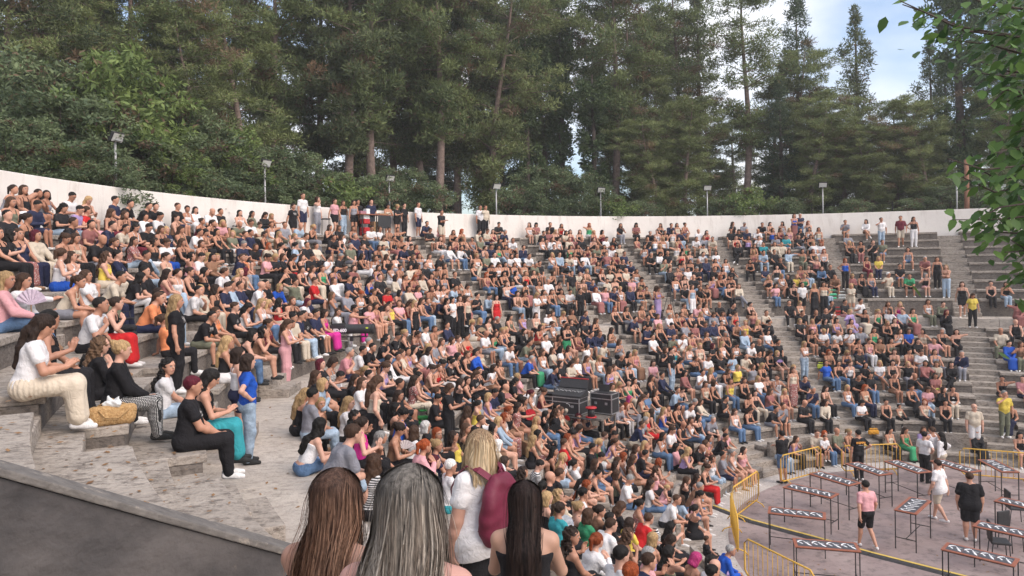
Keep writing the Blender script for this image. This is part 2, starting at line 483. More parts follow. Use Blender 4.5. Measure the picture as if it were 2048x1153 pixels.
POSES = {
 0: dict(lean=.10, hy=.15, hp=-.15, L=(-.05,.33,.15), Rr=(.05,.35,.16), kL=(-.08,.43,.075), kR=(.08,.43,.075)),
 1: dict(lean=.52, hy=-.2, hp=-.10, L=(-.06,.50,.16), Rr=(.05,.50,.17), kL=(-.17,.43,.08), kR=(.17,.42,.08)),
 2: dict(lean=.36, hy=.25, hp=.02, L=(-.02,.36,.15), Rr=(.09,.36,.44), hR=(-.3,-.5,.8), kL=(-.07,.43,.075), kR=(.09,.43,.10)),
 3: dict(lean=.20, hy=0, hp=-.55, L=(-.05,.36,.27), Rr=(.06,.36,.28), hL=(.3,.6,.5), hR=(-.3,.6,.5), kL=(-.08,.43,.075), kR=(.08,.43,.075)),
 4: dict(lean=.12, hy=-.35, hp=-.08, L=(-.02,.40,.21), Rr=(.10,.40,.22), kL=(-.03,.43,.07), kR=(.02,.45,.175), fL=(-.05,.45,-.315), fR=(-.22,.60,-.15), ft1=(-.5,.7,-.6)),
 5: dict(lean=.02, hy=-.1, hp=0.0, L=(-.18,.36,.15), Rr=(.18,.36,.15), kL=(-.20,.41,.075), kR=(.21,.42,.075)),
 6: dict(lean=.10, hy=.8, hp=-.03, L=(-.05,.33,.15), Rr=(.20,.36,.40), hR=(.0,.3,.9), kL=(-.08,.43,.075), kR=(.07,.43,.075), twist=.25),
 7: dict(lean=.14, hy=-.85, hp=-.05, L=(-.10,.34,.14), Rr=(-.02,.36,.16), kL=(-.12,.43,.075), kR=(.02,.44,.085), twist=-.2),
 8: dict(lean=.16, hy=.1, hp=.0, L=(-.03,.34,.15), Rr=(.17,.06,.58), hR=(-.5,.0,.8), kL=(-.09,.43,.075), kR=(.09,.43,.075), tilt=-.1),
 9: dict(lean=-.14, hy=.2, hp=.02, L=(-.26,-.20,.05), Rr=(.05,.30,.17), hL=(-.3,-.6,-.2), kL=(-.09,.45,.075), kR=(.08,.45,.085)),
 10: dict(lean=.42, hy=.45, hp=-.1, L=(-.02,.42,.24), Rr=(.10,.42,.25), kL=(-.07,.40,.16), kR=(.07,.40,.16), fL=(-.09,.40,-.24), fR=(.09,.40,-.24)),
 11: dict(lean=.16, hy=.0, hp=-.12, L=(-.05,.30,.17), Rr=(-.34,.52,.40), hR=(-.2,.9,.4), kL=(-.08,.43,.075), kR=(.08,.43,.075)),
 20: dict(lean=.0, hy=.1, hp=-.05, L=(-.25,.04,.80), Rr=(.25,.06,.80), hL=(0,.1,-1), hR=(0,.1,-1)),
 21: dict(lean=.02, hy=.0, hp=-.05, L=(.08,.24,1.12), Rr=(-.08,.25,1.16), hL=(1,.1,.1), hR=(-1,.1,.1)),
 22: dict(lean=.05, hy=0., hp=-.5, L=(-.05,.34,1.12), Rr=(.06,.34,1.13), hL=(.3,.6,.5), hR=(-.3,.6,.5)),
 23: dict(lean=.06, hy=.0, hp=-.05, L=(-.26,.14,.84), Rr=(.25,-.10,.82), hL=(0,.2,-1), hR=(0,-.1,-1), st0=(-.20, .05), st1=(.22, 0)),
 24: dict(lean=.0, hy=.2, hp=-.05, L=(-.25,.02,.80), Rr=(.22,.03,1.0), hL=(0,.1,-1), hR=(-1,.1,-.2)),
 25: dict(lean=.10, hy=.0, hp=-.6, L=(-.24,.12,.82), Rr=(.22,.12,.86), hL=(0,.1,-1), hR=(0,.1,-1), st0=(.10, .0), st1=(-.05, 0)),
 26: dict(lean=.03, hy=.3, hp=.0, L=(-.24,.05,.82), Rr=(.10,.20,1.38), hL=(0,.1,-1), hR=(-.5,-.2,.8)),
}

# --- signed-distance primitives: (kind, tag, a, b, ra, rb, k, sign)
def body_prims(J, fingers=False):
    m, st = J['male'], J['stout']; T = J['T']; tor = J['tor']; P = []
    def C(tg, a, b, ra, rb, k=.035, sg=1): P.append((tg, np.array(a, float), np.array(b, float), ra, rb, k, sg))
    w = 1 + .33 * st
    seated = J['seated']
    # pelvis and trunk
    C('pelvis', tor(-.07, -.012, .0), tor(.07, -.012, .0), (.108 if not m else .10) * w, (.108 if not m else .10) * w)
    if seated: C('pelvis', v3(-.08, -.03, .085), v3(.08, -.03, .085), .088 * (1 + .15 * st), .088 * (1 + .15 * st))
    else: C('pelvis', tor(-.065, -.055, -.02), tor(.065, -.055, -.02), .078 * w, .078 * w)
    wa = (.066 if not m else .085) * (1 + .55 * st)
    C('torso', tor(-.05, .005 + .02 * st, T * .30), tor(.05, .005 + .02 * st, T * .30), wa + .022, wa + .022)
    C('torso', tor(-.055, .0, T * .12), tor(-.075 if m else -.06, .0, T * .78), .095 * w, (.098 if m else .082) * (1 + .2 * st))
    C('torso', tor(.055, .0, T * .12), tor(.075 if m else .06, .0, T * .78), .095 * w, (.098 if m else .082) * (1 + .2 * st))
    C('torso', tor(-.08, -.01, T * .80), tor(.08, -.01, T * .80), .088, .088)
    if st > .5: C('torso', tor(0, .07, T * .22), tor(0, .05, T * .45), .12, .10)
    if not m:
        for sg in (-1, 1): C('torso', tor(sg * .07, .068, T * .63), tor(sg * .07, .05, T * .68), .052 * (1 + .25 * st), .05, .03)
    sh0, sh1 = J['sh', 0], J['sh', 1]
    C('shoulder', tor(-.05, -.01, T + .0), sh0 + v3(0, 0, 0), .062, .052 if not m else .062)
    C('shoulder', tor(.05, -.01, T + .0), sh1 + v3(0, 0, 0), .062, .052 if not m else .062)
    C('neck', tor(0, -.01, T - .01), J['hpt'](0, -.012, -.04), .052 if not m else .062, .046 if not m else .056, .03)
    for i in (0, 1):
        a = 1 + .28 * st; am = 1.12 if m else 1.0
        C('uarm', J['sh', i], J['el', i], .046 * am * a, .037 * am * a, .03)
        C('farm', J['el', i], J['el', i] * .65 + J['wr', i] * .35, .036 * am * a, .038 * am * a, .02)
        C('farm', J['el', i] * .65 + J['wr', i] * .35, J['wr', i], .038 * am * a, .025 * am, .02)
        # hand
        wr, hd = J['wr', i], J['hd', i]
        sg = -1 if i == 0 else 1
        out = nrm(np.cross(hd, v3(0, 1, .2))); 
        if np.dot(out, v3(sg, 0, 0)) < 0: out = -out
        sidev = nrm(np.cross(hd, out))            # across the palm
        c = wr + hd * .05
        C('hand', wr + sidev * .012, c + hd * .03 + sidev * .022, .019, .018, .015)
        C('hand', wr - sidev * .012, c + hd * .03 - sidev * .022, .019, .018, .015)
        if fingers:
            for q, (off, ln) in enumerate(((-.030, .060), (-.010, .074), (.010, .070), (.029, .054))):
                b0 = c + hd * .035 + sidev * off
                b1 = b0 + nrm(hd - out * .25) * ln * .5
                b2 = b1 + nrm(hd - out * .75) * ln * .5
                C('hand', b0, b1, .0095, .0088, .006); C('hand', b1, b2, .0088, .0078, .004)
            t0 = wr + hd * .03 - sidev * .03
            t1 = t0 + nrm(hd * .7 - sidev * .8 - out * .3) * .035
            C('hand', t0, t1, .013, .011, .012); C('hand', t1, t1 + nrm(hd - sidev * .2 - out * .4) * .03, .011, .009, .004)
        else:
            C('hand', c + hd * .03 + sidev * .012, c + nrm(hd - out * .4) * .10 + sidev * .010, .017, .012, .012)
            C('hand', c + hd * .03 - sidev * .014, c + nrm(hd - out * .4) * .095 - sidev * .012, .017, .012, .012)
            C('hand', wr + hd * .03 - sidev * .02, wr + hd * .07 - sidev * .052 - out * .02, .013, .010, .012)
        # leg
        tk = 1 + .28 * st; tm = 1.0
        C('thigh', J['hip', i], J['kn', i], .088 * tk, .058 * tk, .03)
        mid = J['kn', i] * .68 + J['an', i] * .32 - J['fd', i] * .018
        C('shin', J['kn', i], mid, .056 * tk, .053 * tk, .02)
        C('shin', mid, J['an', i], .053 * tk, .034, .02)
        fd = J['fd', i]; an = J['an', i]
        C('foot', an + v3(0, 0, -.035) - fd * .035, an + v3(0, 0, -.05) + fd * .09, .036, .030, .02)
        C('foot', an + v3(0, 0, -.05) + fd * .09, an + v3(0, 0, -.058) + fd * .155, .032, .022, .02)
    # head
    h = J['hpt']; s = J['hs']
    C('head', h(0, -.022, .034), h(0, -.022, .034), .086 * s, .086 * s, .03)
    C('head', h(0, .018, .030), h(0, .018, .030), .078 * s, .078 * s, .03)
    C('head', h(-.018, .034, -.030), h(.018, .034, -.030), .050 * s, .050 * s, .03)
    C('head', h(-.012, .052, -.080), h(.012, .052, -.080), .026 * s * (1.15 if m else 1), .026 * s * (1.15 if m else 1), .035)
    C('head', h(-.028, .074, .036), h(.028, .074, .036), .017 * s, .017 * s, .02)
    C('head', h(0, .086, .022), h(0, .106, -.010), .0085 * s, .0125 * s, .012)
    C('head', h(-.016, .080, -.044), h(.016, .080, -.044), .015 * s, .015 * s, .015)
    for sg in (-1, 1):
        C('head', h(sg * .031, .098, .012), h(sg * .031, .098, .012), .013 * s, .013 * s, .014, -1)
        C('head', h(sg * .080, -.008, .012), h(sg * .080, -.012, -.018), .014 * s, .010 * s, .012)
    return P

def field(prims, vox, pad=.03, extra=None):
    lo = np.min([np.minimum(p[1] - p[3], p[2] - p[4]) for p in prims if p[6] > 0], axis=0) - pad
    hi = np.max([np.maximum(p[1] + p[3], p[2] + p[4]) for p in prims if p[6] > 0], axis=0) + pad
    n = np.ceil((hi - lo) / vox).astype(int) + 1
    D = np.full(n, .25, np.float32)
    ax = [lo[i] + np.arange(n[i]) * vox for i in range(3)]
    for tg, a, b, ra, rb, k, sg in prims:
        m_ = k + max(ra, rb) + 2.5 * vox + .02
        i0 = np.maximum(((np.minimum(a, b) - m_ - lo) / vox).astype(int), 0)
        i1 = np.minimum(((np.maximum(a, b) + m_ - lo) / vox).astype(int) + 2, n)
        if (i1 <= i0).any(): continue
        X, Y, Z = np.meshgrid(ax[0][i0[0]:i1[0]], ax[1][i0[1]:i1[1]], ax[2][i0[2]:i1[2]], indexing='ij', sparse=True)
        d = b - a; L2 = float(d @ d)
        if L2 > 1e-9:
            t = ((X - a[0]) * d[0] + (Y - a[1]) * d[1] + (Z - a[2]) * d[2]) / L2
            t = np.clip(t, 0, 1)
            q = np.sqrt((X - a[0] - t*d[0])**2 + (Y - a[1] - t*d[1])**2 + (Z - a[2] - t*d[2])**2) - (ra + (rb - ra) * t)
        else:
            q = np.sqrt((X - a[0])**2 + (Y - a[1])**2 + (Z - a[2])**2) - ra
        S = (slice(i0[0], i1[0]), slice(i0[1], i1[1]), slice(i0[2], i1[2]))
        c = D[S]
        if sg > 0:
            h = np.clip(.5 + .5 * (c - q) / k, 0, 1)
            D[S] = c + (q - c) * h - k * h * (1 - h)
        else:
            h = np.clip(.5 - .5 * (c + q) / k, 0, 1)
            D[S] = c + (-q - c) * h + k * h * (1 - h)
    if extra is not None:
        X, Y, Z = np.meshgrid(*ax, indexing='ij', sparse=True)
        D = extra(D, X, Y, Z)
    D[0] = D[-1] = .1; D[:, 0] = D[:, -1] = .1; D[:, :, 0] = D[:, :, -1] = .1
    return D, lo

def surface(D, lo, vox):
    """surface nets: one vertex per crossed cell, one quad per crossed edge"""
    S = D < 0
    n = np.array(D.shape)
    c = np.zeros(n - 1, np.int8)
    for dx in (0, 1):
        for dy in (0, 1):
            for dz in (0, 1): c += S[dx:n[0]-1+dx, dy:n[1]-1+dy, dz:n[2]-1+dz]
    act = (c > 0) & (c < 8)
    idx = np.full(n - 1, -1, np.int32); I = np.argwhere(act)
    if len(I) == 0: return None
    idx[act] = np.arange(len(I))
    acc = np.zeros((len(I), 3)); cnt = np.zeros(len(I))
    for ax in range(3):
        o = [a for a in range(3) if a != ax]
        for d1 in (0, 1):
            for d2 in (0, 1):
                p = I.copy(); p[:, o[0]] += d1; p[:, o[1]] += d2
                q = p.copy(); q[:, ax] += 1
                v0 = D[p[:, 0], p[:, 1], p[:, 2]]; v1 = D[q[:, 0], q[:, 1], q[:, 2]]
                cr_ = (v0 < 0) != (v1 < 0)
                t = np.where(cr_, v0 / np.where(cr_, v0 - v1, 1), 0)
                pt = np.zeros((len(I), 3)); pt[:, ax] = t; pt[:, o[0]] = d1; pt[:, o[1]] = d2
                acc += pt * cr_[:, None]; cnt += cr_
    V = (I + acc / cnt[:, None]) * vox + lo
    Q = []
    for ax in range(3):
        o = [(ax + 1) % 3, (ax + 2) % 3]
        sl0 = [slice(1, None)] * 3; sl0[ax] = slice(None, -1)
        a = S[tuple(slice(1, n[k]-1) if k != ax else slice(0, n[k]-1) for k in range(3))]
        b = S[tuple(slice(1, n[k]-1) if k != ax else slice(1, n[k]) for k in range(3))]
        for sgn, msk in ((1, a & ~b), (-1, ~a & b)):
            E = np.argwhere(msk)
            if len(E) == 0: continue
            E = E + np.array([1 if k != ax else 0 for k in range(3)])
            def g(d0, d1):
                p = E.copy(); p[:, o[0]] -= d0; p[:, o[1]] -= d1
                return idx[p[:, 0], p[:, 1], p[:, 2]]
            q = np.stack([g(0, 0), g(1, 0), g(1, 1), g(0, 1)], 1)
            if sgn < 0: q = q[:, ::-1]
            Q.append(q)
    return V, np.concatenate(Q)

def grow(p, f, ra=1.0):
    return [(a[0], a[1], a[2], a[3] * ra + f, a[4] * ra + f, a[5], a[6]) for a in p]

def cut_half(pt, nv, k=0.0):
    """keep the side the normal points to"""
    nv = nrm(np.array(nv, float))
    def fn(D, X, Y, Z): return np.maximum(D, -((X - pt[0]) * nv[0] + (Y - pt[1]) * nv[1] + (Z - pt[2]) * nv[2]))
    return fn
def wrinkle(amp, f=26.):
    def fn(D, X, Y, Z):
        return D + amp * (np.sin(X * f + 5 * np.sin(Z * f * .4)) * np.sin(Z * f * .8 + 3 * np.sin(Y * f * .5)) + .6 * np.sin(Y * f * 1.3 + Z * f * .7))
    return fn
def chain(*fs):
    def fn(D, X, Y, Z):
        for f in fs: D = f(D, X, Y, Z)
        return D
    return fn

def top_field(J, style, vox, wr=.0035):
    bp = body_prims(J); T = J['T']; tor = J['tor']; up = J['up']; m = J['male']
    off = .013 if style in 'VD' else .020
    tr_ = [p for p in bp if p[0] in ('torso',)]
    hem = tor(0, 0, .03)
    P = grow(tr_, off)
    if style in 'VD':                        # sleeveless with straps
        P = grow(tr_, .011)
        ex = [cut_half(tor(0, 0, T * .80), -up)] if not m else [cut_half(tor(0, 0, T * .97), -up)]
        D, lo = field(P, vox, .03, chain(wrinkle(wr * .6), *ex, cut_half(hem, up)))
        S = surface(D, lo, vox)
        # straps
        sp = []
        for sg in (-1, 1):
            w = .075 if not m else .095
            f0 = tor(sg * w, .115 if not m else .10, T * .74); t0 = tor(sg * w * 1.02, .0, T + .058); b0 = tor(sg * w, -.105, T * .74)
            r_ = .010 if not m else .026
            mid1 = tor(sg * w, .085, T * .93); mid2 = tor(sg * w, -.085, T * .93)
            sp += [('s', f0, mid1, r_, r_, .01, 1), ('s', mid1, t0, r_, r_, .01, 1), ('s', t0, mid2, r_, r_, .01, 1), ('s', mid2, b0, r_, r_, .01, 1)]
        if vox < .014 or m or True:
            v2 = min(vox, .012)
            D2, lo2 = field(sp, v2); S2 = surface(D2, lo2, v2)
            if S2 is not None: S = (np.concatenate([S[0], S2[0]]), np.concatenate([S[1], S2[1] + len(S[0])]))
        return S
    if style == 'B':                          # strapless
        D, lo = field(grow(tr_, .011), vox, .03, chain(cut_half(tor(0, 0, T * .74), -up), cut_half(hem, up)))
        return surface(D, lo, vox)
    P += grow([p for p in bp if p[0] == 'shoulder'], .004)
    P += grow([p for p in bp if p[0] == 'pelvis'][:1], .016)
    for i in (0, 1):
        a, b = J['sh', i], J['el', i]
        if style in 'TL':
            e = a + (b - a) * (.62 if m else .48)
            P.append(('uarm', a, e, .058 * (1 + .24 * J['stout']) * (1.0 if m else .92), .064 * (1 + .30 * J['stout']) * (1.0 if m else .88), .03, 1))
        else:
            q = 1 + .3 * J['stout']; P.append(('uarm', a, b, .060 * q, .056 * q, .03, 1)); P.append(('farm', b, b + (J['wr', i] - b) * .9, .056 * q, .042 * q, .02, 1))
    ex = [wrinkle(wr), cut_half(tor(0, 0, T + .045), -up)]
    if style == 'L':
        P += [('w', tor(-.07, .0, .0), tor(.07, .0, .0), .150 * (1 + .2 * J['stout']), .150 * (1 + .2 * J['stout']), .08, 1), ('w', tor(-.08, .0, -.17), tor(.08, .0, -.17), .135, .135, .1, 1)]
        ex.append(cut_half(tor(0, 0, -.15), nrm(up + v3(.0, .25, 0))))
    if J['seated']: ex.append(cut_half(tor(0, 0, -.02), up))
    elif style != 'L': ex.append(cut_half(tor(0, 0, -.07), up))
    D, lo = field(P, vox, .03, chain(*ex))
    return surface(D, lo, vox)

def bottom_field(J, style, vox, wr=.003):
    bp = body_prims(J); tor = J['tor']; up = J['up']; seated = J['seated']; st = J['stout']
    P = grow([p for p in bp if p[0] == 'pelvis'], .012)
    P += [('w', tor(-.05, 0, .06), tor(.05, 0, .06), .108 * (1 + .35 * st), .108 * (1 + .35 * st), .03, 1)]
    ex = [wrinkle(wr), cut_half(tor(0, 0, .115), -nrm(v3(0, -.22, 1))) if seated else cut_half(tor(0, 0, .115), -up)]
    for i in (0, 1):
        h, k, a = J['hip', i], J['kn', i], J['an', i]
        s = 1 + .28 * st
        if style == 'J':
            P += [('thigh', h, k, .102 * s, .080 * s, .03, 1), ('shin', k, k*.5 + a*.5, .079 * s, .068 * s, .02, 1), ('shin', k*.5 + a*.5, a + v3(0, 0, .0), .066 * s, .060, .02, 1)]
        elif style in 'H':
            e = h + (k - h) * (.86 if J['male'] else .50)
            P += [('thigh', h, e, .104 * s, .092 * s if not J['male'] else .085 * s, .03, 1)]
        elif style == 'M':
            e = h + (k - h) * .62
            P += [('thigh', h, e, .104 * s, .094 * s, .05, 1)]
        elif style == 'S':
            low = a + v3(0, 0, .06)
            P += [('thigh', h, k, .104 * s, .085 * s, .06, 1), ('shin', k, low, .088 * s, .095, .06, 1)]
    if style in 'MS':
        h = (J['hip', 0] + J['hip', 1]) / 2; k = (J['kn', 0] + J['kn', 1]) / 2; a = (J['an', 0] + J['an', 1]) / 2
        e = h + (k - h) * (.62 if style == 'M' else 1)
        P.append(('mid', h, e, .10, .085 if not seated else .07, .06, 1))
        if style == 'S': P.append(('mid', k, a + v3(0, 0, .06), .085, .095, .06, 1))
    if style == 'S' : 
        ex[0] = lambda D, X, Y, Z: D + .0045 * np.sin(np.arctan2(X, Y + .15 - .25 * seated) * 34 + .6 * np.sin(Z * 9)) + .002 * np.sin(Y * 50)
    D, lo = field(P, vox, .03, chain(*ex))
    return surface(D, lo, vox)

def hair_field(J, style, vox):
    h = J['hpt']; rt, fw, upv = J['hf']; s = J['hs']; tor = J['tor']; T = J['T']
    if style == 'X': return None
    P = [('c', h(0, -.030, .040), h(0, -.030, .040), .094 * s, .094 * s, .03, 1), ('c', h(0, .006, .046), h(0, .006, .046), .083 * s, .083 * s, .03, 1)]
    short = style == 'S'
    if short: P = grow(P, -.0035)
    # open the face
    c = h(0, .062, .002)
    keep = [cut_half(h(0, .0, -.035 if short else -.06), upv + fw * -.35)]
    if style in 'LC':
        for sg in (-1, 1):
            P += [('l', h(sg * .070, -.025, .03), h(sg * .082, -.035, -.09), .034, .038, .03, 1),
                  ('l', h(sg * .082, -.035, -.09), tor(sg * .095, -.02, T * .92) + v3(0, -.0, .04), .038, .040, .03, 1),
                  ('l', tor(sg * .095, -.03, T * .92) + v3(0, 0, .04), tor(sg * .10, .075 if sg > 0 else -.10, T * .62), .040, .026, .03, 1)]
        P += [('l', h(0, -.060, .02), h(0, -.085, -.11), .072, .066, .03, 1), ('l', h(0, -.085, -.11), tor(0, -.105, T * .86), .066, .070, .03, 1),
              ('l', tor(-.045, -.110, T * .86), tor(-.035, -.125, T * .45), .058, .040, .03, 1), ('l', tor(.045, -.110, T * .86), tor(.035, -.125, T * .45), .058, .040, .03, 1)]
        keep = []
    elif style == 'B':
        for sg in (-1, 1):
            P += [('l', h(sg * .068, -.015, .03), h(sg * .078, -.020, -.10), .036, .040, .03, 1)]
        P += [('l', h(0, -.055, .02), h(0, -.065, -.11), .075, .066, .03, 1), ('l', h(-.04, -.05, -.10), h(.04, -.05, -.10), .05, .05, .03, 1)]
        keep = [cut_half(h(0, 0, -.135), upv)]
    elif style == 'P':
        P += [('b', h(0, -.105, .065), h(0, -.125, .06), .034, .036, .02, 1), ('b', h(0, -.135, .055), h(0, -.15, -.09), .034, .024, .02, 1)]
    elif style == 'U':
        P += [('b', h(0, -.10, .085), h(0, -.115, .095), .042, .036, .02, 1)]
    def face(D, X, Y, Z):
        # ellipsoidal opening for the face in head space
        dx, dy, dz = X - J['head'][0], Y - J['head'][1], Z - J['head'][2]
        lx = (dx * rt[0] + dy * rt[1] + dz * rt[2]) / s; ly = (dx * fw[0] + dy * fw[1] + dz * fw[2]) / s; lz = (dx * upv[0] + dy * upv[1] + dz * upv[2]) / s
        w_ = .066 if not short else .078
        q = (np.sqrt((lx / w_)**2 + ((ly - (.112 if short else .105)) / (.112 if short else .098))**2 + ((lz + (.024 if short else .030)) / (.100 if not short else .112))**2) - 1) * .06
        return np.maximum(D, -q)
    nz_ = wrinkle(.0035 if not short else .0015, 70. if style != 'C' else 55.)
    if style == 'C': nz_ = wrinkle(.012, 60.)
    D, lo = field(P, vox, .03, chain(nz_, face, *keep))
    return surface(D, lo, vox)

def shoe_field(J, i, vox):
    an, fd = J['an', i], J['fd', i]
    P = [('f', an + v3(0, 0, -.036) - fd * .042, an + v3(0, 0, -.048) + fd * .09, .041, .038, .02, 1),
         ('f', an + v3(0, 0, -.048) + fd * .09, an + v3(0, 0, -.055) + fd * .160, .038, .030, .02, 1)]
    D, lo = field(P, vox, .02, cut_half(an + v3(0, 0, -.082), (0, 0, 1)) if abs(fd[2]) < .2 else None)
    return surface(D, lo, vox)

_cache = {}
def fig_mesh(part, pose, male, mir, stout, yaw, style, vox, fingers=False, idx=0):
    key = (part, pose, male, mir, stout, yaw, style, vox, fingers, idx)
    if key in _cache: return _cache[key]
    J = skeleton(pose, male, mir, stout, yaw)
    if part == 'body':
        D, lo = field(body_prims(J, fingers), vox); S = surface(D, lo, vox)
    elif part == 'top': S = top_field(J, style, vox)
    elif part == 'bottom': S = bottom_field(J, style, vox)
    elif part == 'hair': S = hair_field(J, style, vox)
    elif part == 'shoe': S = shoe_field(J, idx, vox)
    if S is None: _cache[key] = None; return None
    me = mesh_np('figure_' + part, S[0], S[1], smooth=True)
    if part == 'body':
        rt, fw, upv = J['hf']; d = (S[0] - J['head']) / J['hs']
        hp = np.stack([d @ rt, d @ fw, d @ upv], 1).astype(np.float32)
        at = me.attributes.new('hp', 'FLOAT_VECTOR', 'POINT'); at.data.foreach_set('vector', hp.ravel())
    _cache[key] = me
    return me
_scache = {}
def fig_arrays(part, pose, male, mir, style, vox, idx=0):
    key = (part, pose, male, mir, style, vox, idx)
    if key not in _scache:
        J = skeleton(pose, male, mir, 0., None)
        if part == 'body': D, lo = field(body_prims(J), vox); S = surface(D, lo, vox)
        elif part == 'top': S = top_field(J, style, vox)
        elif part == 'bottom': S = bottom_field(J, style, vox)
        elif part == 'hair': S = hair_field(J, style, vox)
        else: S = shoe_field(J, idx, vox)
        _scache[key] = S
    return _scache[key]

# ------------------------------------------------------------------ figure materials (object colour carries each garment's own colour)
def skin_mat():
    m, n, l, b = mat_new('skin', .55)
    oi = N(n, 'ShaderNodeObjectInfo')
    at = N(n, 'ShaderNodeAttribute', attribute_name='hp'); sx = N(n, 'ShaderNodeSeparateXYZ'); l.new(at.outputs['Vector'], sx.inputs[0])
    ab = N(n, 'ShaderNodeMath', operation='ABSOLUTE'); l.new(sx.outputs[0], ab.inputs[0])
    fr = N(n, 'ShaderNodeMath', operation='GREATER_THAN'); fr.inputs[1].default_value = .05; l.new(sx.outputs[1], fr.inputs[0])
    def ell(xs, cx, cz, rx, rz, hard=4.):
        a = N(n, 'ShaderNodeMath', operation='SUBTRACT'); l.new(xs, a.inputs[0]); a.inputs[1].default_value = cx
        a2 = N(n, 'ShaderNodeMath', operation='DIVIDE'); l.new(a.outputs[0], a2.inputs[0]); a2.inputs[1].default_value = rx
        c = N(n, 'ShaderNodeMath', operation='SUBTRACT'); l.new(sx.outputs[2], c.inputs[0]); c.inputs[1].default_value = cz
        c2 = N(n, 'ShaderNodeMath', operation='DIVIDE'); l.new(c.outputs[0], c2.inputs[0]); c2.inputs[1].default_value = rz
        p = N(n, 'ShaderNodeMath', operation='MULTIPLY'); l.new(a2.outputs[0], p.inputs[0]); l.new(a2.outputs[0], p.inputs[1])
        q = N(n, 'ShaderNodeMath', operation='MULTIPLY_ADD'); l.new(c2.outputs[0], q.inputs[0]); l.new(c2.outputs[0], q.inputs[1]); l.new(p.outputs[0], q.inputs[2])
        r = N(n, 'ShaderNodeMapRange'); r.inputs['From Min'].default_value = .7; r.inputs['From Max'].default_value = 1.3
        r.inputs['To Min'].default_value = 1; r.inputs['To Max'].default_value = 0; l.new(q.outputs[0], r.inputs['Value'])
        f = N(n, 'ShaderNodeMath', operation='MULTIPLY'); l.new(r.outputs[0], f.inputs[0]); l.new(fr.outputs[0], f.inputs[1])
        return f.outputs[0]
    cur = oi.outputs['Color']
    for (xs, cx, cz, rx, rz, col, amt) in ((ab.outputs[0], .031, .012, .0165, .0085, (.55, .5, .47), .9), (ab.outputs[0], .031, .0125, .0072, .0075, (.03, .02, .015), 1.),
                                           (ab.outputs[0], .031, .0205, .0175, .0028, (.04, .025, .02), .9),
                                           (ab.outputs[0], .032, .034, .019, .0045, (.06, .04, .03), .8), (sx.outputs[0], .0, -.046, .022, .0085, (.36, .10, .09), .75)):
        e = ell(xs, cx, cz, rx, rz)
        k = N(n, 'ShaderNodeMath', operation='MULTIPLY'); k.inputs[1].default_value = amt; l.new(e, k.inputs[0])
        x = N(n, 'ShaderNodeMixRGB'); x.inputs[2].default_value = (*col, 1); l.new(k.outputs[0], x.inputs[0]); l.new(cur, x.inputs[1]); cur = x.outputs[0]
    l.new(cur, b.inputs['Base Color'])
    b.inputs['Subsurface Weight'].default_value = .0
    return m
M_SKIN = skin_mat()

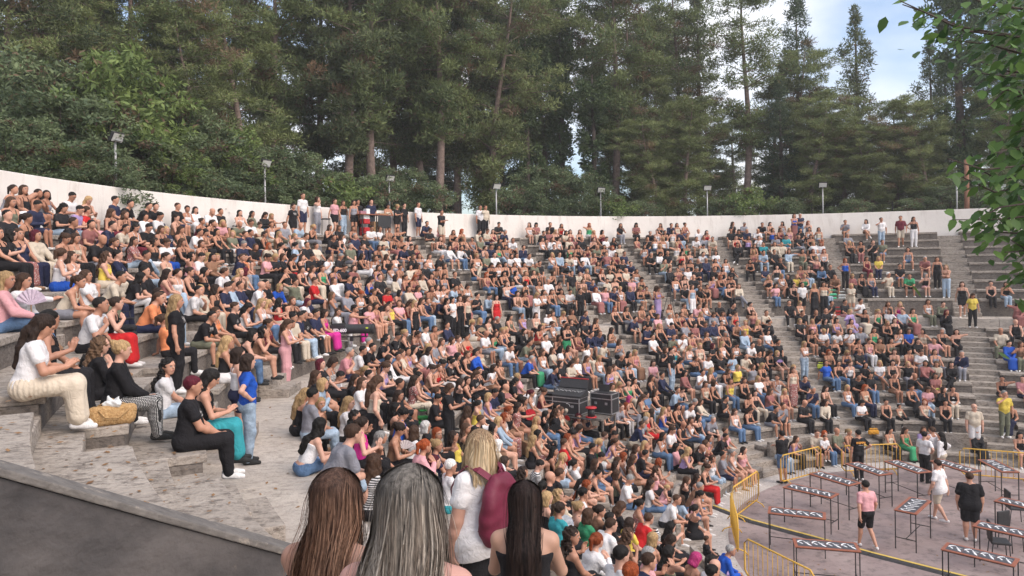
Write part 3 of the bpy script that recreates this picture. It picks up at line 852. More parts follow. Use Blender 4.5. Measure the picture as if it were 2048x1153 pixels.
def cloth_mat(name, kind='plain'):
    m, n, l, b = mat_new(name, .85, spec=.2)
    oi = N(n, 'ShaderNodeObjectInfo'); t = N(n, 'ShaderNodeTexCoord')
    cur = oi.outputs['Color']
    if kind == 'denim':
        a = N(n, 'ShaderNodeTexNoise'); a.inputs['Scale'].default_value = 9; a.inputs['Detail'].default_value = 6
        l.new(t.outputs['Object'], a.inputs['Vector'])
        r = N(n, 'ShaderNodeMapRange'); r.inputs['From Min'].default_value = .3; r.inputs['From Max'].default_value = .7; r.inputs['To Min'].default_value = .65; r.inputs['To Max'].default_value = 1.3
        l.new(a.outputs['Fac'], r.inputs['Value'])
        x = N(n, 'ShaderNodeVectorMath', operation='SCALE'); l.new(cur, x.inputs[0]); l.new(r.outputs[0], x.inputs['Scale']); cur = x.outputs[0]
    if kind in ('floral', 'leopard', 'dots'):
        sc, p0, p1, c2 = {'floral': (26, .30, .42, (.62, .60, .55)), 'leopard': (34, .22, .34, (.03, .02, .015)), 'dots': (40, .20, .24, (.7, .68, .65))}[kind]
        a = N(n, 'ShaderNodeTexVoronoi'); a.inputs['Scale'].default_value = sc; l.new(t.outputs['Object'], a.inputs['Vector'])
        nn_ = N(n, 'ShaderNodeTexNoise'); nn_.inputs['Scale'].default_value = sc * .8; l.new(t.outputs['Object'], nn_.inputs['Vector'])
        ad = N(n, 'ShaderNodeMath', operation='MULTIPLY_ADD'); ad.inputs[1].default_value = .35; l.new(nn_.outputs['Fac'], ad.inputs[0]); l.new(a.outputs['Distance'], ad.inputs[2])
        r = N(n, 'ShaderNodeValToRGB'); r.color_ramp.elements[0].position = p0 + .12; r.color_ramp.elements[1].position = p1 + .12; l.new(ad.outputs[0], r.inputs[0])
        x = N(n, 'ShaderNodeMixRGB'); x.inputs[1].default_value = (*c2, 1); l.new(r.outputs[0], x.inputs[0]); l.new(cur, x.inputs[2]); cur = x.outputs[0]
    if kind == 'print':
        sx = N(n, 'ShaderNodeSeparateXYZ'); l.new(t.outputs['Object'], sx.inputs[0])
        ab = N(n, 'ShaderNodeMath', operation='ABSOLUTE'); l.new(sx.outputs[0], ab.inputs[0])
        def cmp_(o, v, w): c = N(n, 'ShaderNodeMath', operation='COMPARE'); l.new(o, c.inputs[0]); c.inputs[1].default_value = v; c.inputs[2].default_value = w; return c.outputs[0]
        def op(o, a_, b_): c = N(n, 'ShaderNodeMath', operation=o); l.new(a_, c.inputs[0]); (l.new(b_, c.inputs[1]) if not isinstance(b_, float) else setattr(c.inputs[1], 'default_value', b_)); return c.outputs[0]
        zz = op('MAXIMUM', cmp_(sx.outputs[2], .41, .045), cmp_(sx.outputs[2], 1.24, .05))
        f = op('MULTIPLY', op('MULTIPLY', zz, op('LESS_THAN', ab.outputs[0], .075)), op('GREATER_THAN', sx.outputs[1], .02))
        vn = N(n, 'ShaderNodeTexNoise'); vn.inputs['Scale'].default_value = 55; l.new(t.outputs['Object'], vn.inputs['Vector'])
        f = op('MULTIPLY', f, op('GREATER_THAN', vn.outputs['Fac'], .5))
        x = N(n, 'ShaderNodeMixRGB'); x.inputs[2].default_value = (.42, .40, .38, 1); l.new(f, x.inputs[0]); l.new(cur, x.inputs[1]); cur = x.outputs[0]
    if kind in ('stripe', 'check'):
        sx = N(n, 'ShaderNodeSeparateXYZ'); l.new(t.outputs['Object'], sx.inputs[0])
        def band(o, f):
            a = N(n, 'ShaderNodeMath', operation='MULTIPLY'); a.inputs[1].default_value = f; l.new(o, a.inputs[0])
            c = N(n, 'ShaderNodeMath', operation='FRACT'); l.new(a.outputs[0], c.inputs[0])
            g_ = N(n, 'ShaderNodeMath', operation='GREATER_THAN'); g_.inputs[1].default_value = .5; l.new(c.outputs[0], g_.inputs[0]); return g_.outputs[0]
        if kind == 'stripe': f = band(sx.outputs[2], 34)
        else:
            mm = N(n, 'ShaderNodeMath', operation='MULTIPLY'); l.new(band(sx.outputs[2], 60), mm.inputs[0])
            yy = N(n, 'ShaderNodeMath', operation='ADD'); l.new(sx.outputs[0], yy.inputs[0]); l.new(sx.outputs[1], yy.inputs[1])
            l.new(band(yy.outputs[0], 60), mm.inputs[1]); f = mm.outputs[0]
        x = N(n, 'ShaderNodeMixRGB'); x.inputs[2].default_value = (.72, .70, .68, 1); l.new(f, x.inputs[0]); l.new(cur, x.inputs[1]); cur = x.outputs[0]
    l.new(cur, b.inputs['Base Color'])
    w = N(n, 'ShaderNodeTexNoise'); w.inputs['Scale'].default_value = 14; w.inputs['Detail'].default_value = 4; w.inputs['Distortion'].default_value = 1.2
    bp = N(n, 'ShaderNodeBump'); bp.inputs['Strength'].default_value = .55; bp.inputs['Distance'].default_value = .03
    l.new(t.outputs['Object'], w.inputs['Vector']); l.new(w.outputs['Fac'], bp.inputs['Height']); l.new(bp.outputs[0], b.inputs['Normal'])
    return m
M_CLOTH = {k: cloth_mat('fabric_' + k, k) for k in ('plain', 'print', 'denim', 'floral', 'leopard', 'dots', 'stripe', 'check')}
def hair_mat(name='hair', attr=False):
    m, n, l, b = mat_new(name, .6, spec=.18)
    t = N(n, 'ShaderNodeTexCoord')
    mp = N(n, 'ShaderNodeMapping'); mp.inputs['Scale'].default_value = (90, 90, 7)
    a = N(n, 'ShaderNodeTexNoise'); a.inputs['Scale'].default_value = 1; a.inputs['Detail'].default_value = 3
    l.new(t.outputs['Object'], mp.inputs[0]); l.new(mp.outputs[0], a.inputs['Vector'])
    r = N(n, 'ShaderNodeMapRange'); r.inputs['From Min'].default_value = .3; r.inputs['From Max'].default_value = .7; r.inputs['To Min'].default_value = .5; r.inputs['To Max'].default_value = 1.5
    l.new(a.outputs['Fac'], r.inputs['Value'])
    src = N(n, 'ShaderNodeAttribute', attribute_name='col').outputs['Color'] if attr else N(n, 'ShaderNodeObjectInfo').outputs['Color']
    x = N(n, 'ShaderNodeVectorMath', operation='SCALE'); l.new(src, x.inputs[0]); l.new(r.outputs[0], x.inputs['Scale'])
    l.new(x.outputs[0], b.inputs['Base Color'])
    bp = N(n, 'ShaderNodeBump'); bp.inputs['Strength'].default_value = .6; bp.inputs['Distance'].default_value = .01
    l.new(a.outputs['Fac'], bp.inputs['Height']); l.new(bp.outputs[0], b.inputs['Normal'])
    return m
M_HAIR = hair_mat()
M_STRAND = hair_mat('hair_strands', True)
M_SHOE = cloth_mat('shoe_leather')

HAIRC = dict(k=(.012, .010, .009), d=(.030, .018, .013), n=(.058, .031, .019), b=(.36, .235, .115), g=(.26, .25, .24), w=(.62, .60, .57), r=(.24, .050, .014), m=(.075, .008, .016), a=(.32, .03, .12), y=(.12, .07, .04))
HAIRN = dict(k='black', d='dark brown', n='brown', b='blonde', g='grey', w='white', r='red', m='burgundy', a='pink-dyed', y='light brown')
CLC = dict(k=(.016, .015, .017), w=(.70, .68, .68), g=(.24, .24, .27), n=(.022, .026, .060), b=(.018, .085, .42), u=(.33, .42, .52), d=(.10, .17, .29), r=(.52, .022, .025),
           p=(.66, .34, .36), a=(.58, .035, .26), o=(.72, .25, .11), y=(.72, .55, .10), e=(.05, .30, .14), c=(.56, .48, .38), l=(.38, .28, .50), m=(.15, .020, .035),
           v=(.16, .165, .115), s=(.24, .13, .08), t=(.04, .30, .34), f=(.30, .12, .11), z=(.02, .02, .025), h=(.42, .27, .14), q=(.03, .03, .03), j=(.55, .24, .26))
CLN = dict(k='black', w='white', g='grey', n='navy', b='cobalt', u='pale-blue', d='mid-blue', r='red', p='pink', a='fuchsia', o='orange', y='yellow', e='green', c='cream',
           l='lilac', m='burgundy', v='olive', s='tan', t='turquoise', f='floral', z='striped', h='leopard-print', q='houndstooth', j='coral')
PAT = dict(f='floral', z='stripe', h='leopard', q='check')
TOPN = dict(L='loose shirt', T='T-shirt', V='sleeveless top', K='long-sleeved shirt', B='strapless top')
BOTN = dict(J='trousers', H='shorts', S='long skirt', M='short skirt')

def put(me, name, parent, mat, color):
    o = bpy.data.objects.new(name, me); COL.objects.link(o); o.parent = parent
    if not me.materials: me.materials.append(mat)
    if me.materials[0] is not mat:
        o.material_slots[0].link = 'OBJECT'; o.material_slots[0].material = mat
    o.color = (*color, 1)
    return o

def jit(c, a=.12):
    k = 1 + random.uniform(-a, a)
    return tuple(max(0, min(1, x * k)) for x in c)

SKINS = [(.53, .275, .185), (.48, .24, .155), (.40, .195, .125), (.58, .325, .235), (.44, .22, .14)]

def make_person(loc, ang, pose, hair, top, bot, scale=1.0, male=None, mir=False, stout=0.0, yaw=None, vox=.017, fingers=False, strands=False, skin=None, shoe=None, split=None):
    if male is None: male = hair[0] in 'SX'
    e = empty('person', loc, ang)
    e.scale = (scale,) * 3
    a = (pose, male, mir, stout, yaw)
    sk = skin or random.choice(SKINS)
    put(fig_mesh('body', *a, '', vox, fingers), 'body', e, M_SKIN, sk)
    me = fig_mesh('top', *a, top[0], vox); tn = {'L': 'loose_shirt', 'T': 't_shirt', 'V': 'sleeveless_top', 'K': 'shirt', 'B': 'strapless_top'}[top[0]]
    put(me, tn, e, M_CLOTH[PAT.get(top[1], 'print' if top[0] == 'T' and top[1] in 'kwng' and random.random() < .45 else 'plain')], jit(CLC[top[1]]))
    dn = bot[1] in 'ud' and 'denim'
    me = fig_mesh('bottom', *a, bot[0], vox); bn = {'J': 'trousers', 'H': 'shorts', 'S': 'long_skirt', 'M': 'short_skirt'}[bot[0]]
    put(me, bn, e, M_CLOTH[PAT.get(bot[1], dn or 'plain')], jit(CLC[bot[1]]))
    if hair[0] != 'X':
        me = fig_mesh('hair', *a, hair[0], min(vox, .015))
        put(me, 'hair', e, M_HAIR, jit(HAIRC[hair[1]], .25))
    sc = shoe or random.choice([(.72, .70, .68)] * 3 + [(.03, .03, .03)] * 2 + [(.30, .18, .11)])
    for i in (0, 1):
        put(fig_mesh('shoe', *a, '', .013 if vox > .012 else .010, False, i), 'shoe', e, M_SHOE, sc)
    return e
# ------------------------------------------------------------------ the audience: sight column, sight row of the crown of the head, hair, top, legwear, extras
# hair L long, P tied, B bob, C curly, U bun, S short, X shaven; extras: !=standing, pN pose, sN stoutness in tenths, c child, m mirrored, w a woman with short hair
AUD = '''
40 369 Bn Vk Jw p8m s6|17 390 Ln Vv Su s4|134 379 Sk Tw Hg s2|169 392 Lb Vs Hk|147 413 Sk Tl Hu p3|168 416 Pn Tr Sp p6|225 393 Sk Tn Jn p0|240 393 Sk Tk Jk|277 401 Sk Tk Jn p1|298 401 Sk Tk Jn p1
218 416 Ln Vm Sm p7m|240 422 Ln Vk Jm p2|229 447 Sk Tc Hg p1|310 427 Sk Tw Hg|288 446 Sk Tk Jk p3 s6|262 448 Ck Vw Jm|319 455 Ln Vk Hw|15 468 Ck Tk Sf p6|44 472 Bn Vn Jn|70 470 Bm Kc Jc s3|119 469 Pn Vs Jk s4 p3
146 475 Ln Vc Jk|204 486 Pn Tk Sk p1|115 506 Pn Vw Sb p6|150 515 Ln Vw Hr|206 510 Cn Vy Jc p0|234 503 Sk Tn Hk|262 479 Ld Tf Ju p4|326 490 Pn Tw Jb p3|2 440 Ln Vk Jk
32 563 Ln Kw Jk p11 s2|-2 556 Lb Kp Jd|120 552 Pn Vc Hg p1|180 553 Bn Tw Jv p9 s4|257 553 Lk Tk Jw p10|288 546 Sk Tk Jk|171 604 Sk Tw Jk p2 s2|205 612 Pd Vk Sr p2 s2|283 590 Sn To Jn p1|300 588 Sk Kk Jk
52 629 Ld Tw Sc p3 s5 d7.7|86 626 Pk Vk Jk p6 d8.5|168 684 Ck Tw Jk p2 d10.2|230 692 Ub Kk Jq p0 s6 d9.0|190 702 Cy Kk Jk p0 d9.8|322 713 Ck Tw Ju p7 d10.6|372 752 Sm Tk Jk w p0 s7 d8.8|396 731 Lk Vk St p3 d9.5|352 597 Lb Tk Jk !p20|446 675 Lb Vk Hw p0
474 660 Bk Vk Jd p1|507 658 Ck Vs Hs p2|495 704 Bd Tb Ju !p24 d11.1|476 705 Bd Vw Hn ! d11.9|570 640 Ln Vp Sp !p22|582 641 Sk Tc Jc|595 630 Sk Tn Ju p0|607 631 Sk Tk Jk|627 629 Sk Tn Hw p0|518 608 Lb Vw Jd|484 610 Lk Vw Jk p3
463 616 Sn Tk Jk p0|424 619 Ln Vo Hs|396 630 Sk Tk Hv p1|335 606 Pn To Jk|378 584 Sk Tw Jk|388 415 Lk Kw Hk|412 415 Xd Tw Jk p1|437 417 Sk Tk Hk p8|348 431 Pd Vs Jk|479 422 Lk Vw Jk|501 421 Ck Kv Jk|540 428 Lb Vk Jk p11
539 444 Pn Vw Jc|567 447 Sn Tg Jv|589 448 Xd Tu Jc|619 454 Pb Vk Jg p2|515 446 Pn Tc Jc|497 445 Sn Tw Jk|461 461 Bb Tv Hw p7|473 461 Sn Tn Jn|496 461 Sk Tn Jn p8|526 466 Pd Vk Jc|575 470 Pb Vw Jv|598 468 Sn Tw Jc
337 452 Bb Tn Hw|358 457 Ln Vv Hw|382 459 Sk Tw Hw|403 461 Ck Vs Jk p3|360 486 Ln Vk Jk p0|398 489 Bn Vs Jk s4|420 491 Lk Ks Jk|500 491 Bn Tk Hw|527 492 Lr Tc Hc|588 492 Pk Tu Ju p6|613 493 Sk Tk Jk s2|376 513 Ck Vp Jk|392 517 Sk Tw Jk p3
410 511 Lb Vc Jk p11|427 514 Cb Vc Jk|470 512 Sn Tn Jg|485 511 Bd To Jd|545 515 Lb Tk Jk p3 s3|562 516 Bn Tk Jk|580 516 Ld Vk Jr p3|600 544 Ld Vk Jk|622 540 Ln Vw Jc|374 545 Pd Vk Hk p0 s3|402 544 Lk Vk Hk|430 540 Sn Tw Hk p10
447 540 Sg Tw Jd|466 540 Cb Vk Jk|486 538 Bm Vc Jk|531 550 Bk Vs Jk|507 569 Xk Tw Ju p2|530 570 Sk Tk Jk|545 566 Bb Kb Jk|585 569 Sd Kv Ju p8|625 562 Sn Tr Hn p0|613 593 Sk Tn Jn|596 596 Lm Tw Jk|573 598 Ln Vk Jk|530 598 Lb Vw Jp p11
670 621 Ln Tw Jw|644 620 Bd Va Sa p0|704 606 Pk Vp Ja p11 s4|716 583 Pr Vw Jk|693 584 Sk Tg Jk|697 558 Sk Tn Jk|710 560 Lk Vk Jk|735 560 Lk Vb Jk p3|759 558 Sk Tk Jk|744 585 Pn Vs Jk|771 588 Bn Tr Jk p3|785 578 Bk Vp Jk|748 612 Ld Vf Hs
735 611 Bn Tp Hs|760 607 Ln Vc Hc|783 607 Ck Vy Jk|795 608 Ln Tp Jd|813 602 Ln Vr Jd|829 596 Lb Vk Mk !|840 598 Ln Vs Jd|845 582 Sn Tn Ju|855 576 Ld Vs Hw|870 573 Ln Vw Hu p8|893 594 Ck Vk Jk !|904 596 Lk Tw Jk !|919 594 Ln Vk Jk !|934 590 Ln Vc Jk !
847 646 Sk Tw Jk p0|865 651 Pn Vs Jc|893 646 Sk Kn Jw|823 656 Pd Vf Jk|805 660 Pb Vk Jk|785 665 Sk Tk Jk p3|772 669 Sk Tk Jd|758 673 Pk Tk Jd|724 695 Sk Tk Hk p1|702 700 Sk Tw Hs p1|802 699 Sn Tc Jk|790 709 Pk Vk Jw|840 689 Ld Kw Ju|853 688 Lb Vk Hk
879 678 Ln Vw Hc|899 678 Ld Kp Jk|913 674 Pn Vs Jk|929 668 Pk Br Jr|648 720 Bm Tk Jk|682 709 Sg Tj Hn p2|666 729 Sk Tw Hn p3|654 738 Bd Vz Hk p3|624 757 Bb Ku Jk p2|630 739 Ln Tk Hk|760 726 Pn Vl Jk p3|768 723 Pn Tk Jk|716 757 Ln Tw Jk|744 757 Ln Bc Jk !p25
737 749 Sk Tk Jk|823 752 Ld Tf Jc p0|831 746 Lk Vs Jk|855 732 Pd Vs Jk p3|866 728 Pn Vr Jk|877 718 Pk Vk Jw p3|887 716 Sk Tk Jk|897 711 Pk Vk Hk|911 709 Lk Vk Hk p0|872 773 Pn Vr Jk|594 774 Lb Vk Jk|616 771 Sk Tg Ju p0|606 814 Lk Vw Hd p10 d10.5|634 796 Lb Vs Hk p6m
655 826 Sn Tg Hu p1m s4 d9.6 z1.10|690 795 Lb Tw Jk|702 818 Ck Vk Jk|716 834 Pd Va Jk p6|750 860 Lg Vk Jk p8 s5|782 838 Pd Vs Jk|793 814 Pk Vb Jk p3|789 804 Lk Vs Jk|792 780 Ld Kk Jk|819 854 Ln Kw Jk|824 877 Pr Kp Jk|845 890 Ln Vk Jk|859 840 Bw Tk Jk|867 857 Br Tk Jk|865 879 Ub Tn Jk
894 767 Bn Tk Jk !p22|857 910 Bm Vc Jk|738 909 Ln Tz Jk p6|914 758 Ld Vk Jk p8|930 755 Ld Vk Ju|944 744 Ln Tk Jk p3|954 740 Pd Vk Jk|976 729 Ld Tw Hs p2|1002 723 Cn Vs Jk|1047 712 Sg Tb Jk p1 s3|1060 706 Bn Tf Se p0|1082 700 Ln Vw Su p0|1040 748 Lb Tp Jw|1022 756 Ck Tk Jk s3
1006 766 Ck Th Jk|980 774 Sk Tn Ju p3|972 784 Bb Vl Hw|960 792 Pk Vg Jk|949 799 Pk Vy Jw|936 822 Sn Tk Jk s5|928 812 Ln Vs Jk|925 847 Ln Vk Jk|914 862 Ld Vy Jk|1012 812 Pr Vk Hs|1004 824 Cr Vw Jf|996 834 Lb Ku Hu|1029 810 Ld Tf Hs p11|1042 795 Ld Vk Jk
1058 779 Pm Vw Hs|1078 775 Pn Bm Hw p3|1131 796 Sn Tc Jv p11|1107 806 Lk Kk Jk|1117 803 Ln Vc Jk|1109 815 Cn Tk Jk|1085 820 Lk Tk Jd p8|1073 834 Lb Vc Jk|1065 848 Lb Vw Hf|1075 859 Lk Vc Hf|1061 870 Lb Vk Hk p0|1153 828 Lm Vw Jd p6m|1167 814 Pk Vn Jk p3|1135 858 Pk Vp Jc p3
1127 875 Sn Tr Hw|1100 892 Lk Vk Jk|1119 904 Lb Vw Hu p8|990 882 Bw Tc Jk|892 916 Sw Kw Jt p0 s2|1065 916 Sk Tz Jk|1025 930 Cd Tk Jk|1001 912 Ld Vc Jk|1079 962 Pk Kw Jk p6|1098 956 Xn Tk Jk|1091 943 Sn Tk Jk|1086 982 Bb Vk Jk|1147 951 Lr Vc Hs|1150 934 Lk Vw Hs p1
1124 976 Cb Kc Jk|1112 1005 Pd Tt Jk|1147 1005 Ub Vk Jk s3|1159 978 Pk Tw Jk|1169 1015 Bn Te Jk|1192 1012 Pd Ks Jk|1190 1029 Sn Tw Jk s5 p1|1218 1022 Sk Tk Jk|1228 1005 Ln Tk Jk|1273 1000 Pk Vf Jz|1270 1018 Sn Tr Jk|1253 1034 Ld Ty Jk|1135 1058 Cd Vk Jk s2|1169 1067 Pr Kw Jk p2
1233 1052 Cn Ts Jk p2|1233 1095 Sk Tw Jk|1256 1098 Sn Tn Jk|1251 1124 Pr Kk Jk|1289 1095 Sg Tp Jk|1327 1093 Lk Bv Jk p8|1299 1069 Bb Vl Jk|1327 1067 Bd Vk Jk|1332 1043 Lk Vk Jk p11|1377 1103 Ba Vs Jk|1388 1128 Sk Tg Jk|1410 1119 Xn Tw Jk|1422 1106 Pk Vk Jk|1412 1067 Sn Tk Jk c
1432 1083 Sg Kb Jl|1327 982 Sn Tw Hk p1 s1|1296 958 Ld Tw Jd|1247 946 Sg Tw Jd p3 s3|1228 939 Bn Vv Jk|1306 930 Cn Vp Jk p8|1320 962 Pb Vp Hp c|1289 949 Pn Vb Jk c|1313 915 Cr Vs Hf|1180 887 Sk Tk Jd p0 s2|1242 903 Lr Vw Hs|1261 905 Ln Vc Hs|1230 913 Ln Vk Jd|1237 920 Ld Vk Jk
1266 887 Ln Vb Hb|1154 919 Pk Kw Jk|1172 932 Sk Vk Hs w p1|1348 885 Lk Kp Jk p0 s2|1363 889 Lb Vl Jk|1386 880 Xk Tk Jv p1|1420 908 Cn Vw Ju p8|1405 925 Pn Vk Jr p3|1367 951 Ln Vk Hk|1377 959 Sg Ts Hd|1379 977 Pk Vp Hd|1358 988 Bn Tu Jk|1382 1010 Pk Vk Hk p8 s4
1463 898 Pg Vw Hs|1358 836 Xk Vk Jk|1336 855 Sn Tw Jk p3|1264 835 Sn Kn Jc p1|1290 828 Cb Tr Jr p6|1298 813 Ld Vk Hs|1322 817 Lb Vb Jd|1332 804 Ln Vk Jk|1352 807 Ld Vk Jk|1369 802 Sn Tw Jk|1377 830 Ln Vw Jd|1392 829 Lk Vk Ju p8|1413 823 Sg Tg Hk|1393 868 Ln Vw Jk|1405 866 Ld Vp Hm p2
1433 859 Sk Tk Hk s4 p1|1449 854 Sn Tp Hc s2|1467 814 Ln Vw Jd p0|1441 792 Sk Tk Hk p2|1315 780 Ln Vk Hw|1292 782 Lk Td Ju|1278 787 Ln Vc Jk|1255 789 Ba Vk Jg|1236 792 Br Vf Jw|1226 799 Sn Tg Jk p1|1204 808 Ln Vk Jk p3|1224 848 Sk Tk Jk|1218 860 Sk Tk Hw p3|1188 856 Sn Ku Jk
1194 878 Pb Ve Hw|1232 755 Lb Vk Jk p3|1257 726 Pd Vk Jk p0 s3|1228 729 Ln Vc Hs|1196 712 Lb Vw Ju|1268 700 Lb Vj Ss p0|1482 898 Ld Vp Hs p8
1486 443 Sg Tg Hk|1521 444 Sk Tk Hu|1539 446 Ld Vs Hs|1588 430 Bn Vb Sf !|1600 427 Sg Tn Jd !p21|1544 459 Ln Vb Jk|1559 459 Ln Vm Jk|1578 460 Lb Vp Hk|1600 459 Lk Tk Jg|1618 456 Lk Vw Jk|1638 457 Ln Vc Hu|1690 440 Sk Tg Hs p2|1732 440 Ld Kw Hs p4|1762 434 Sk Tw Ju !p26|1801 432 Sn Tm Hc !p23|1827 435 Ld Vk Jw !p24
1516 473 Pk Tw Jk|1551 475 Sn Tg Jk|1571 470 Sk Tt Hd|1597 472 Bk Tk Jg|1621 471 Ld Bk Jk|1695 468 Sg Tg Hk|1697 486 Lb Vk Jk|1722 487 Lk Vk Jf|1743 486 Sk Tk Jk p2|1765 484 Sn Tv Hd|1504 490 Bn Vk Hs|1526 487 Sk Tt Hd|1549 488 Ln Kc Jc|1563 487 Sk Tc Jk|1628 488 Lb Tw Jw|1642 487 Br Tw Jg
1523 503 Sk Tu Ju|1548 502 Sk Tk Jk|1577 506 Bn Ku Jc|1604 505 Bk Vv Jv|1627 503 Bm Vk Jd|1732 516 Ln Vm Jm|1757 513 Cb Ty Jn p0 s3|1690 517 Br Vb Jk !|1799 527 Sk Tk Hd|1529 533 Bn Tn Ju|1555 534 Lk Vk Jw|1576 540 Lk Tk Jk|1601 535 Ln Vf Jk|1617 534 Ln Vk Ju|1640 531 Bn Kd Jk|1660 532 Sn Tk Jk
1536 556 Lb Vk Hs p2|1562 553 Lb Vw Hs|1589 552 Bb Ty Jk|1586 568 Lk Vk Jk|1604 559 Sk Tw Hk !|1628 569 Lb Bk Sk !|1647 565 Bn Bc Jk !|1669 549 Sk Ts Hk|1703 550 Bb Kf Jk|1702 561 Bb Kc Hc !|1722 549 Cd Vk Sk|1741 548 Lb Vg Jn|1776 552 Sw Tc Jc|1816 550 Sk Te Hk p1|1851 547 Bg Vk Hp|1892 527 Lb Vs Ju !|1874 521 Ln Vk Jk !
1924 567 Ln Vk Mk !p23|1944 589 Ln Ty Jk !p25|1981 564 Pd Vk Jk|2010 564 Ld Vk Ju|1848 511 Sg Tf Hf|1816 498 Ld Vg Hd p5|2035 601 Ck Kf Sf|2001 647 Xn Tc Jv p5 s3|2031 644 Xn Vk Jk|2017 691 Pk Kb Sb|2042 688 Ln Vs Jv|1923 709 Sg Kn Jg p2 s4|1902 731 Ck Kk Jk|1869 705 Ln Vg Jg|1867 681 Sk Tp Hd|1883 664 Bg Vk Hk
1890 622 Lm Kk Sk p2|1879 599 Sk Kv Jk|1854 600 Ln Vw Jv|2003 743 Pk Vk Hk|2044 742 Sk Tj Hn|2008 782 Sg Ty Jv !p26|2020 816 Pd Vk Sn|2038 848 Lk Vk Hw|1890 809 Lk Vk Jk p0|1905 762 Pk Vk Jc p0|1719 806 Lk Tw Jk|1692 775 Bb Vw Jd|1727 776 Lr Bc Jn|1770 806 Pk Vk Jk|1798 806 Pk Vc Jk c|1776 833 Lk Vc Jk
1807 832 Ld Ve Se|1847 804 Br Vc Jk|1845 837 Ln Tl Jk|1709 751 Sk Tk Jk s3|1739 749 Ck Tk Jd|1786 751 Pk Vk Hs|1654 727 Bn Tb Jd|1676 727 Ld Vk Jd|1699 727 Pn Vw Jk|1725 723 Lk Tk Jk|1758 727 Lb Tw Hd|1784 725 Bk Vk Jk|1815 725 Bb Tk Jg|1849 726 Bk Kf Sz|1841 706 Sn Tw Jg|1690 704 Bb Vn Jn s4|1656 706 Lr Vs Jk
1578 600 Sk Tk Jk|1598 599 Lb Vc Jk|1657 598 Sk Tk Hw p2|1688 598 Sk Tk Hp|1719 598 Sk Tw Jk|1773 600 Ln Vw Jk|1797 600 Lb Va Ja|1595 618 Sk Tk Hw|1629 619 Sn Tk Jd p2|1651 620 Sk Tk Jc p5|1699 617 Lb Kl Sl|1728 619 Ld Vk Sc|1778 618 Lk Tw Jk|1804 620 Sn Tu Jk|1598 640 Lb Tk Jk|1626 641 Lb Vp Hs|1696 643 Lk Vw Jk|1767 640 Lb Vk Jk|1791 638 Ln Vk Jk
1619 664 Ln Vk Hk|1645 660 Pb Tw Hs|1697 665 Bk Tw Hs p2|1720 661 Sg Tg Jk|1746 660 Ln Ve Jk|1779 670 Lk Vv Jk|1793 660 Ln Vw Jk|1816 662 Bn Tb Jk|1845 665 Bk Vc Hs|1608 694 Lb Vw Ju !|1585 735 Ln Vc Sf !|1667 682 Bg Vk Jk|1715 681 Sk Vk Jn w|1737 684 Pn Vp Jw|1759 684 Ln Ts Jk|1602 786 Xk Tk Jk p3|1554 704 Bb Tk Hs|1554 682 Pk Tk Jk p8
1533 664 Bk Tw Jd|1517 683 Xk Tk Jk|1518 710 Sk Tk Jk|1535 702 Ln Vk Hk|1486 706 Sk Tc Jc|1494 691 Sk Tw Jk|1487 666 Bb Ku Ju|1515 643 Lb Vk Hk|1537 642 Pk Kk Jk|1499 605 Pk Vk Hs|1489 642 Pb Vy Hs|1315 571 Ln Vl Sl !p22|1438 602 Xk Tk Jd|1457 604 Sk Tk Jd|1469 618 Pn Vr Jd|1387 603 Sn Tp Jd|1366 609 Pn Vs Jd|1408 607 Ld Vw Jd
1368 572 Sk Tk Ju|1384 571 Ln Vu Jw !|1398 575 Ln Tk Hk|1413 574 Pk Vk Hs|1454 569 Bk Vk Jk|1350 624 Pk Vk Jk|1365 627 Pn Vm Hs|1384 626 Pk Vk Jk|1400 626 Lb Vk Jk|1425 628 Bn Kg Jw|1443 622 Bn Vw Jn|1338 648 Sk Tn Jd|1318 649 Lb Vk Jk|1290 628 Sk Tk Jk p2|1290 652 Sk Tn Hn|1304 652 Sk Tw Jk|1470 642 Pn Vs Jk
1416 665 Ln Vk Jk|1449 668 Bg Vk Jk|1423 689 Bm Tk Jk|1444 687 Lb Vw Jk|1468 688 Pk Vw Jk|1375 694 Lb Vw Jd|1398 689 Bb Vc Hs|1346 694 Br Vt Jd|1342 702 Sk Tk Ju !p20|1388 718 Pn Vk Jd|1412 710 Sn Tw Jd|1439 708 Xk Tk Jd s3|1464 709 Bn Tu Ju|1472 734 Bb Ty Jk|1444 734 Ln Vk Jw|1420 738 Lb Vs Jw|1398 741 Sk Tw Hg|1366 740 Bk Kf Hk|1408 762 Ln Vc Jk
1423 757 Bn Vk Jk|1458 754 Bn Vy Jd|1486 754 Ln Vk Jk|1502 734 Ln Tg Hs|1522 731 Lb Vk Hs|1516 760 Lb Tw Jd|1531 755 Pn Vk Hs|1553 756 Pn Vw Jw|1579 730 Lb Vc Jk|1567 778 Cb Vf Hf|1324 693 Bn Tk Jk|1300 750 Ld Vz Jk|952 590 Sk Tk Jd|992 588 Bk Vr Mr !p20|1011 573 Ln Vw Jn|1023 569 Ln Tb Jk|1033 586 Ld Vs Ju|1048 586 Ln Vk Jk|1072 586 Lb Tw Jw !p22
1085 586 Ld Vw Jk|1101 582 Ln Vk Jd|1120 582 Ld Vc Jk|1137 579 Sk Tw Jk|1160 562 Sk Tk Jk !p20|1143 543 Sk Tk Hv !p20|1046 626 Pn Vl Hs|1070 624 Ln Vc Jk|1093 620 Pk Tw Hn|1103 620 Ln Vc Ju|1123 620 Lb Vw Hs|1141 616 Bn Ts Jk|942 634 Pb Vw Hc|958 634 Lb Tk Jk|974 633 Lk Vc Jk|992 634 Pg Tk Jk|1017 628 Lk Vv Jk|1016 656 Pb Vk Jk
